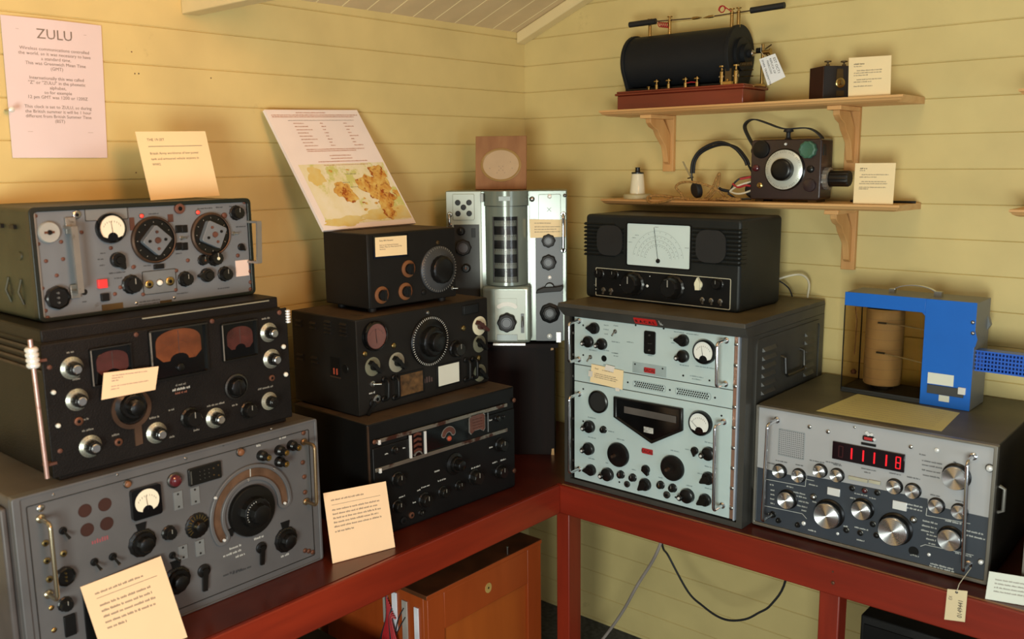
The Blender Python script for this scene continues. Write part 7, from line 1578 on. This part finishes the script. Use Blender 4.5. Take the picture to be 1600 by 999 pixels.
for i in range(N3-1):
    d = (P[i+1]-P[i]).normalized(); n = V3(-d.z, 0, d.x)*.0018
    a0, a1 = P[i], P[i+1]; Q = [p+V3(0, s_, 0)+n*m_ for p in (a0, a1) for s_ in (-.009, .009) for m_ in (-1, 1)]; b.add(Q, [(0, 1, 3, 2), (4, 6, 7, 5), (0, 4, 5, 1), (2, 3, 7, 6), (0, 2, 6, 4), (1, 5, 7, 3)], 'rubber')
tk_(b, 'carrying_strap'); tk_(MB().lathe((1.0299, -.098, S2+.17), [(.012, 0), (.006, .006), (.006, .020), (.014, .022), (.012, .029)], 'rubber', 16, ax=(0, 0, 1)), 'strap_stud')
# headphones beside the test set
hp = empty('headphones', (.80, -.09, S2), 0, 'old black headphones standing on the lower shelf left of the brown test set', 'headphones')
def hk(mb, name, **k): mb.xf(Matrix.Translation((-.80, .09, -S2))); return mb.build(name, hp, **k)
for dy, nm in ((0, 'headband'), (.014, 'headband')):
    P = smooth([(.7295, -.10+dy, 1.622), (.735, -.10+dy, 1.660), (.7625, -.10+dy, 1.692-dy*.3), (.8185, -.10+dy, 1.7115-dy*.5), (.8673, -.10+dy, 1.6954), (.8988, -.10+dy, 1.6644), (.909, -.10+dy, 1.645)]); hk(MB().tube(P, .0042, 'rubber', 10), nm)
hk(MB().tube([(.7305, -.10, 1.625), (.733, -.10, 1.60), (.742, -.10, 1.588)], [.003, .003, .0025], 'steeldark').tube([(.718, -.10, 1.607), (.737, -.10, 1.611)], .002, 'steeldark').tube([(.6975, -.098, 1.657), (.712, -.098, 1.632), (.730, -.10, 1.606)], .0009, 'steel').tube([(.7008, -.098, 1.657), (.716, -.098, 1.632), (.732, -.10, 1.606)], .0009, 'steel'), 'headband_slider')
b = MB().lathe((.7475, -.112, 1.5715), [(.020, 0), (.024, .004), (.025, .014), (.018, .018), (.01, .018)], 'rubber', 30, ax=(.5, .85, .2)); hk(b, 'earpiece')
b = MB().lathe((.900, -.03, 1.5725), [(.020, 0), (.024, .004), (.025, .014), (.018, .018), (.01, .018)], 'rubber', 30, ax=(.3, -.9, .1)); hk(b, 'earpiece'); hk(MB().tube([(.909, -.09, 1.645), (.912, -.06, 1.615), (.903, -.036, 1.59)], .003, 'rubber'), 'headband_slider')
def loose(name, label, cat, parts, at):
    r_ = MB()
    for P, rad, k in parts: r_.tube([Vector(p)-Vector(at) for p in smooth(P)], rad, k, 8)
    o = r_.build(name, None, loc=at); return tag(o, label, cat)
zS = S2+.0032
loose('cloth_cord', 'brown cloth-covered cord tangled in loops on the lower shelf', 'cord', [([(.8893, -.135, zS), (.8164, -.135, zS), (.7926, -.125, zS+.004), (.815, -.13, 1.575), (.838, -.135, 1.618), (.842, -.135, 1.617), (.8324, -.13, 1.5815), (.80, -.13, zS), (.76, -.14, zS)], .0038, 'cord'),
    ([(.86, -.12, zS), (.835, -.13, 1.574), (.7814, -.14, 1.5946), (.735, -.145, 1.597), (.7119, -.145, 1.5906), (.7051, -.145, 1.5803), (.7208, -.145, 1.565), (.7408, -.15, zS+.001), (.7791, -.15, zS), (.81, -.14, zS)], .0038, 'cord'),
    ([(.78, -.145, zS), (.7163, -.15, zS+.004), (.66, -.15, zS+.010), (.636, -.160, zS+.010), (.624, -.174, zS+.004), (.634, -.179, 1.537), (.6593, -.179, 1.5355), (.69, -.178, 1.541), (.7163, -.165, zS+.004), (.75, -.14, zS)], .0038, 'cord'),
    ([(.83, -.15, zS), (.86, -.155, zS+.004), (.90, -.15, zS), (.915, -.148, zS+.003), (.87, -.15, zS+.006), (.84, -.148, zS+.003)], .0038, 'cord')], (.75, -.14, S2))
loose('connecting_leads', 'bundle of red and white leads on the lower shelf beside the brown test set', 'cable', [([(.868, -.12, 1.571), (.89, -.122, 1.585), (.91, -.115, 1.593), (.9285, -.100, 1.6)], .0028, 'wirewhite'), ([(.868, -.12, 1.571), (.89, -.125, 1.565), (.91, -.12, 1.566), (.9285, -.105, 1.574)], .0028, 'wirewhite'),
    ([(.868, -.116, 1.571), (.88, -.12, 1.592), (.90, -.118, 1.608), (.9285, -.100, 1.6135)], .0028, 'cableblack'), ([(.90, -.122, 1.606), (.9285, -.108, 1.612)], .0034, 'wirered'), ([(.878, -.124, 1.593), (.895, -.122, 1.583), (.915, -.118, 1.588), (.9285, -.110, 1.5865)], .0030, 'wirered'),
    ([(.868, -.12, 1.571), (.845, -.122, 1.575), (.835, -.12, 1.579)], .0045, 'rubber'), ([(.835, -.12, 1.579), (.828, -.118, 1.582)], .004, 'wirewhite'), ([(.86, -.115, 1.565), (.88, -.11, 1.552), (.90, -.11, 1.549), (.926, -.10, 1.55)], .003, 'cableblack')], (.88, -.11, S2))
o = MB().tube([(-.06, 0, 0), (.11, 0, 0)], .0032, 'rubber', 10).build('black_rod', None, loc=(1.255, -.055, S2+.0034)); tag(o, 'thin black rod lying along the lower shelf behind the card', 'rod')
# cables behind the table radio and under the desk
loose('mains_cable', 'pale and black cable loops behind the table radio on the rack cabinet', 'cable', [([(.96, -.10, 1.30), (1.0, -.06, 1.320), (1.0409, -.04, 1.333), (1.068, -.04, 1.331), (1.083, -.04, 1.31), (1.080, -.04, 1.27)], .0030, 'wirewhite'), ([(.95, -.10, 1.33), (.99, -.06, 1.318), (1.02, -.04, 1.295), (1.035, -.04, 1.268)], .0022, 'cableblack')], (1.02, -.05, 1.267))
loose('hanging_cable', 'pale grey cable hanging from under the desk and trailing to the floor', 'cable', [([(.83, -.40, .70), (.822, -.38, .60), (.785, -.36, .51), (.70, -.32, .38), (.62, -.28, .25), (.54, -.26, .13), (.47, -.27, .03), (.44, -.3, .006)], .0048, 'cablegrey')], (.7, -.33, .001))
loose('hanging_cable', 'thin dark cable drooping in a loop under the desk', 'cable', [([(.745, -.30, .70), (.735, -.24, .50), (.7366, -.2, .4411), (.807, -.2, .3456), (.86, -.2, .315), (.9072, -.2, .2983), (.95, -.2, .2985), (1.0011, -.2, .3196), (1.04, -.2, .352), (1.079, -.2, .3916), (1.12, -.2, .483), (1.15, -.25, .70)], .0034, 'cableblack')], (.9, -.2, .295))
# ------------------------------------------------------------------ wooden cabinet and black case under the desk
cx0, cx1, cy0, cy1, ch = .06, .492, -1.005, -.532, (ZF-16.13)*SP
cb = empty('wooden_cabinet', ((cx0+cx1)/2, (cy0+cy1)/2, 0), 0, 'orange-brown wooden cabinet with a panelled door under the left wing of the desk', 'cabinet'); CX, CY = (cx0+cx1)/2, (cy0+cy1)/2
def ck(mb, name, par=None, **k): mb.xf(Matrix.Translation((-CX, -CY, 0))); return mb.build(name, par or cb, **k)
ck(MB().box(cx0, cx1-.016, cy0, cy1, .0, ch-.012, 'cabwood'), 'carcass', bevel=.002); b = MB(); b.box(cx0-.0, cx1, cy0-.003, cy1+.003, ch-.012, ch, 'cabtop'); b.box(cx1-.001, cx1+.001, cy0-.003, cy1+.003, ch-.013, ch-.001, 'cabwood'); ck(b, 'top', bevel=.001)
f = MB(); sw = .062
f.box(cx1-.016, cx1, cy0, cy0+sw, .02, ch-.013, 'cabwood'); f.box(cx1-.016, cx1, cy1-sw, cy1, .02, ch-.013, 'cabwood'); f.box(cx1-.016, cx1, cy0+sw, cy1-sw, ch-.013-.105, ch-.013, 'cabwood'); f.box(cx1-.016, cx1, cy0+sw, cy1-sw, .02, .09, 'cabwood'); f.box(cx1-.016, cx1-.009, cy0+sw, cy1-sw, .09, ch-.118, 'cabpanel'); dr = ck(f, 'door', bevel=.0015)
m = MB().lathe((cx1, (cy0+cy1)/2+.0, ch-.066), [(.013, 0), (.013, .0015), (.003, .0016)], 'brasspale', 28, ax=(1, 0, 0), ks=['brasspale', 'brasspale', 'black']); 
for i in range(len(m.v)): v = m.v[i]; m.v[i] = (v[0], v[1]*1-.0, (ch-.066)+(v[2]-(ch-.066))*1.15)
m.xf(Matrix.Translation((-CX, -CY, 0))); m.build('keyhole_plate', dr)
ck(MB().tube([(.484-.0, -.675, ch-.002), (.484, -.675, ch+.022)], .0022, 'steel').lathe((.484, -.675, ch+.022), [(.004, 0), (.004, .002)], 'steel', 10, ax=(0, 0, 1)), 'latch_pin')
b = MB(); yy = cy0-.0005
for x0, x1, za, zb2, k in ((.4425, .4585, ch-.02-.13, ch-.045, 'stripwhite'), (.395, .415, ch-.165, ch-.040, 'strip'), (.355, .374, ch-.14, ch-.028, 'stripwhite'), (.318, .336, ch-.13, ch-.035, 'strip')): b.box(x0, x1, yy-.004, yy, za, zb2, k)
ck(b, 'terminal_strip', bevel=.0006)
P_ = []
for q in range(11):
    x = .335+q*.004; P_.append(([(x, yy-.008, ch-.04-q*.006), (x+.012-q*.002, yy-.018, ch-.10), (x-.01+q*.003, yy-.022, ch-.17), (x-.02+q*.006, yy-.02, ch-.26)], .0022, 'wirered' if q % 6 else 'cableblack'))
P_ += [([(.405, yy-.006, ch-.06), (.385, yy-.01, ch-.10), (.37, yy-.014, ch-.16), (.34, yy-.02, ch-.24)], .0016, 'cableblack'), ([(.41, yy-.006, ch-.085), (.38, yy-.012, ch-.14), (.35, yy-.02, ch-.22)], .0016, 'cableblack')]
loose('wire_bundle', 'bundle of thin red and black wires hanging from the side of the wooden cabinet', 'wires', P_, (.36, yy-.01, ch-.26))
# open orange board and black case left of the cabinet
o = empty('wooden_crate', (.25, -1.32, 0), 0, 'dark open wooden crate under the desk left of the panelled cabinet', 'crate'); X0, X1, Y0, Y1, hz = .03, .44, -1.60, -1.13, .38
def rk(mb, name, **k): mb.xf(Matrix.Translation((-.25, 1.32, 0))); return mb.build(name, o, **k)
rk(MB().box(X0, X1, Y1-.018, Y1, 0, hz, 'cabwood'), 'side_board', bevel=.001); rk(MB().box(X0, X1, Y0, Y0+.018, 0, hz, 'cabwood'), 'side_board', bevel=.001); rk(MB().box(X0, X0+.015, Y0+.018, Y1-.018, 0, hz, 'darkwood'), 'back_board'); rk(MB().box(X0+.015, X1, Y0+.018, Y1-.018, 0, .018, 'darkwood'), 'bottom_board'); rk(MB().box(X0, X1, Y0-.0, Y1, hz, hz+.015, 'darkwood'), 'top_board')
bc = empty('equipment_case', (1.53, -.29, 0), 0, 'black equipment case on the floor under the right wing of the desk', 'case'); MB().box(-.12, .16, -.13, .1, .006, .56, 'wrinkle').build('case', bc, bevel=.004); MB().box(-.11, .15, -.134, -.130, .02, .54, 'black').build('front_panel', bc, bevel=.001); MB().lathe((-.02, -.134, .50), [(.018, 0), (.016, .01)], 'bakelite', 24, flute=.04, nf=10).build('knob', bc); MB().lathe((.0, -.134, .54-.02), [(.004, 0), (.003, .004)], 'redlamp', 12).build('indicator_lamp', bc)
for x in (-.1, .14): MB().box(x-.012, x+.012, -.12, .09, 0, .007, 'rubber').build('foot', bc)
# neighbour at the right edge
nb = empty('equipment_case', (1.93, -.27, TZ), 0, 'dark case with a pale front edge standing behind the white card on the desk', 'case'); MB().box(-.175, .2, -.18, .2, 0, .30, 'side_i').build('case', nb, bevel=.002); MB().ring(rounded(-.168, .193, .006, .294, .002), rounded(-.176, .201, 0, .301, .003), -.186, -.176, 'rim_i').build('front_frame', nb)
# tag on the receiver's handle
o = card('paper_tag', 'buff luggage tag tied to the handle of the receiver with red digits', 'tag', [(1.6272, -.531, .6653), (1.6685, -.531, .673), (1.6690, -.531, .7445), (1.6290, -.531, .737)], 'tagbuff', .0008, rows=())
m = MB(); vs, fs = textverts('0149441', .014); m.add([Vector((.0295-.0185+0-p.y*1.0+.003, -.0006, .010+p.x*.85)) for p in vs], fs, 'ink'); vs, fs = textverts('EX', .010); m.add([Vector((-.008-p.y, -.0006, .045+p.x*.8)) for p in vs], fs, 'inksoft'); m.lathe((.0, -.0002, .066), [(.003, 0), (.0026, .0006)], 'ink', 12); m.build('handwriting', o, smooth=False)
MB().tube([V3(0, -.0012, .066), V3(.003, .004, .085), V3(.012, .03, .105), V3(.014, .046, .110)], .0006, 'wirewhite', 6).build('tag_string', o)
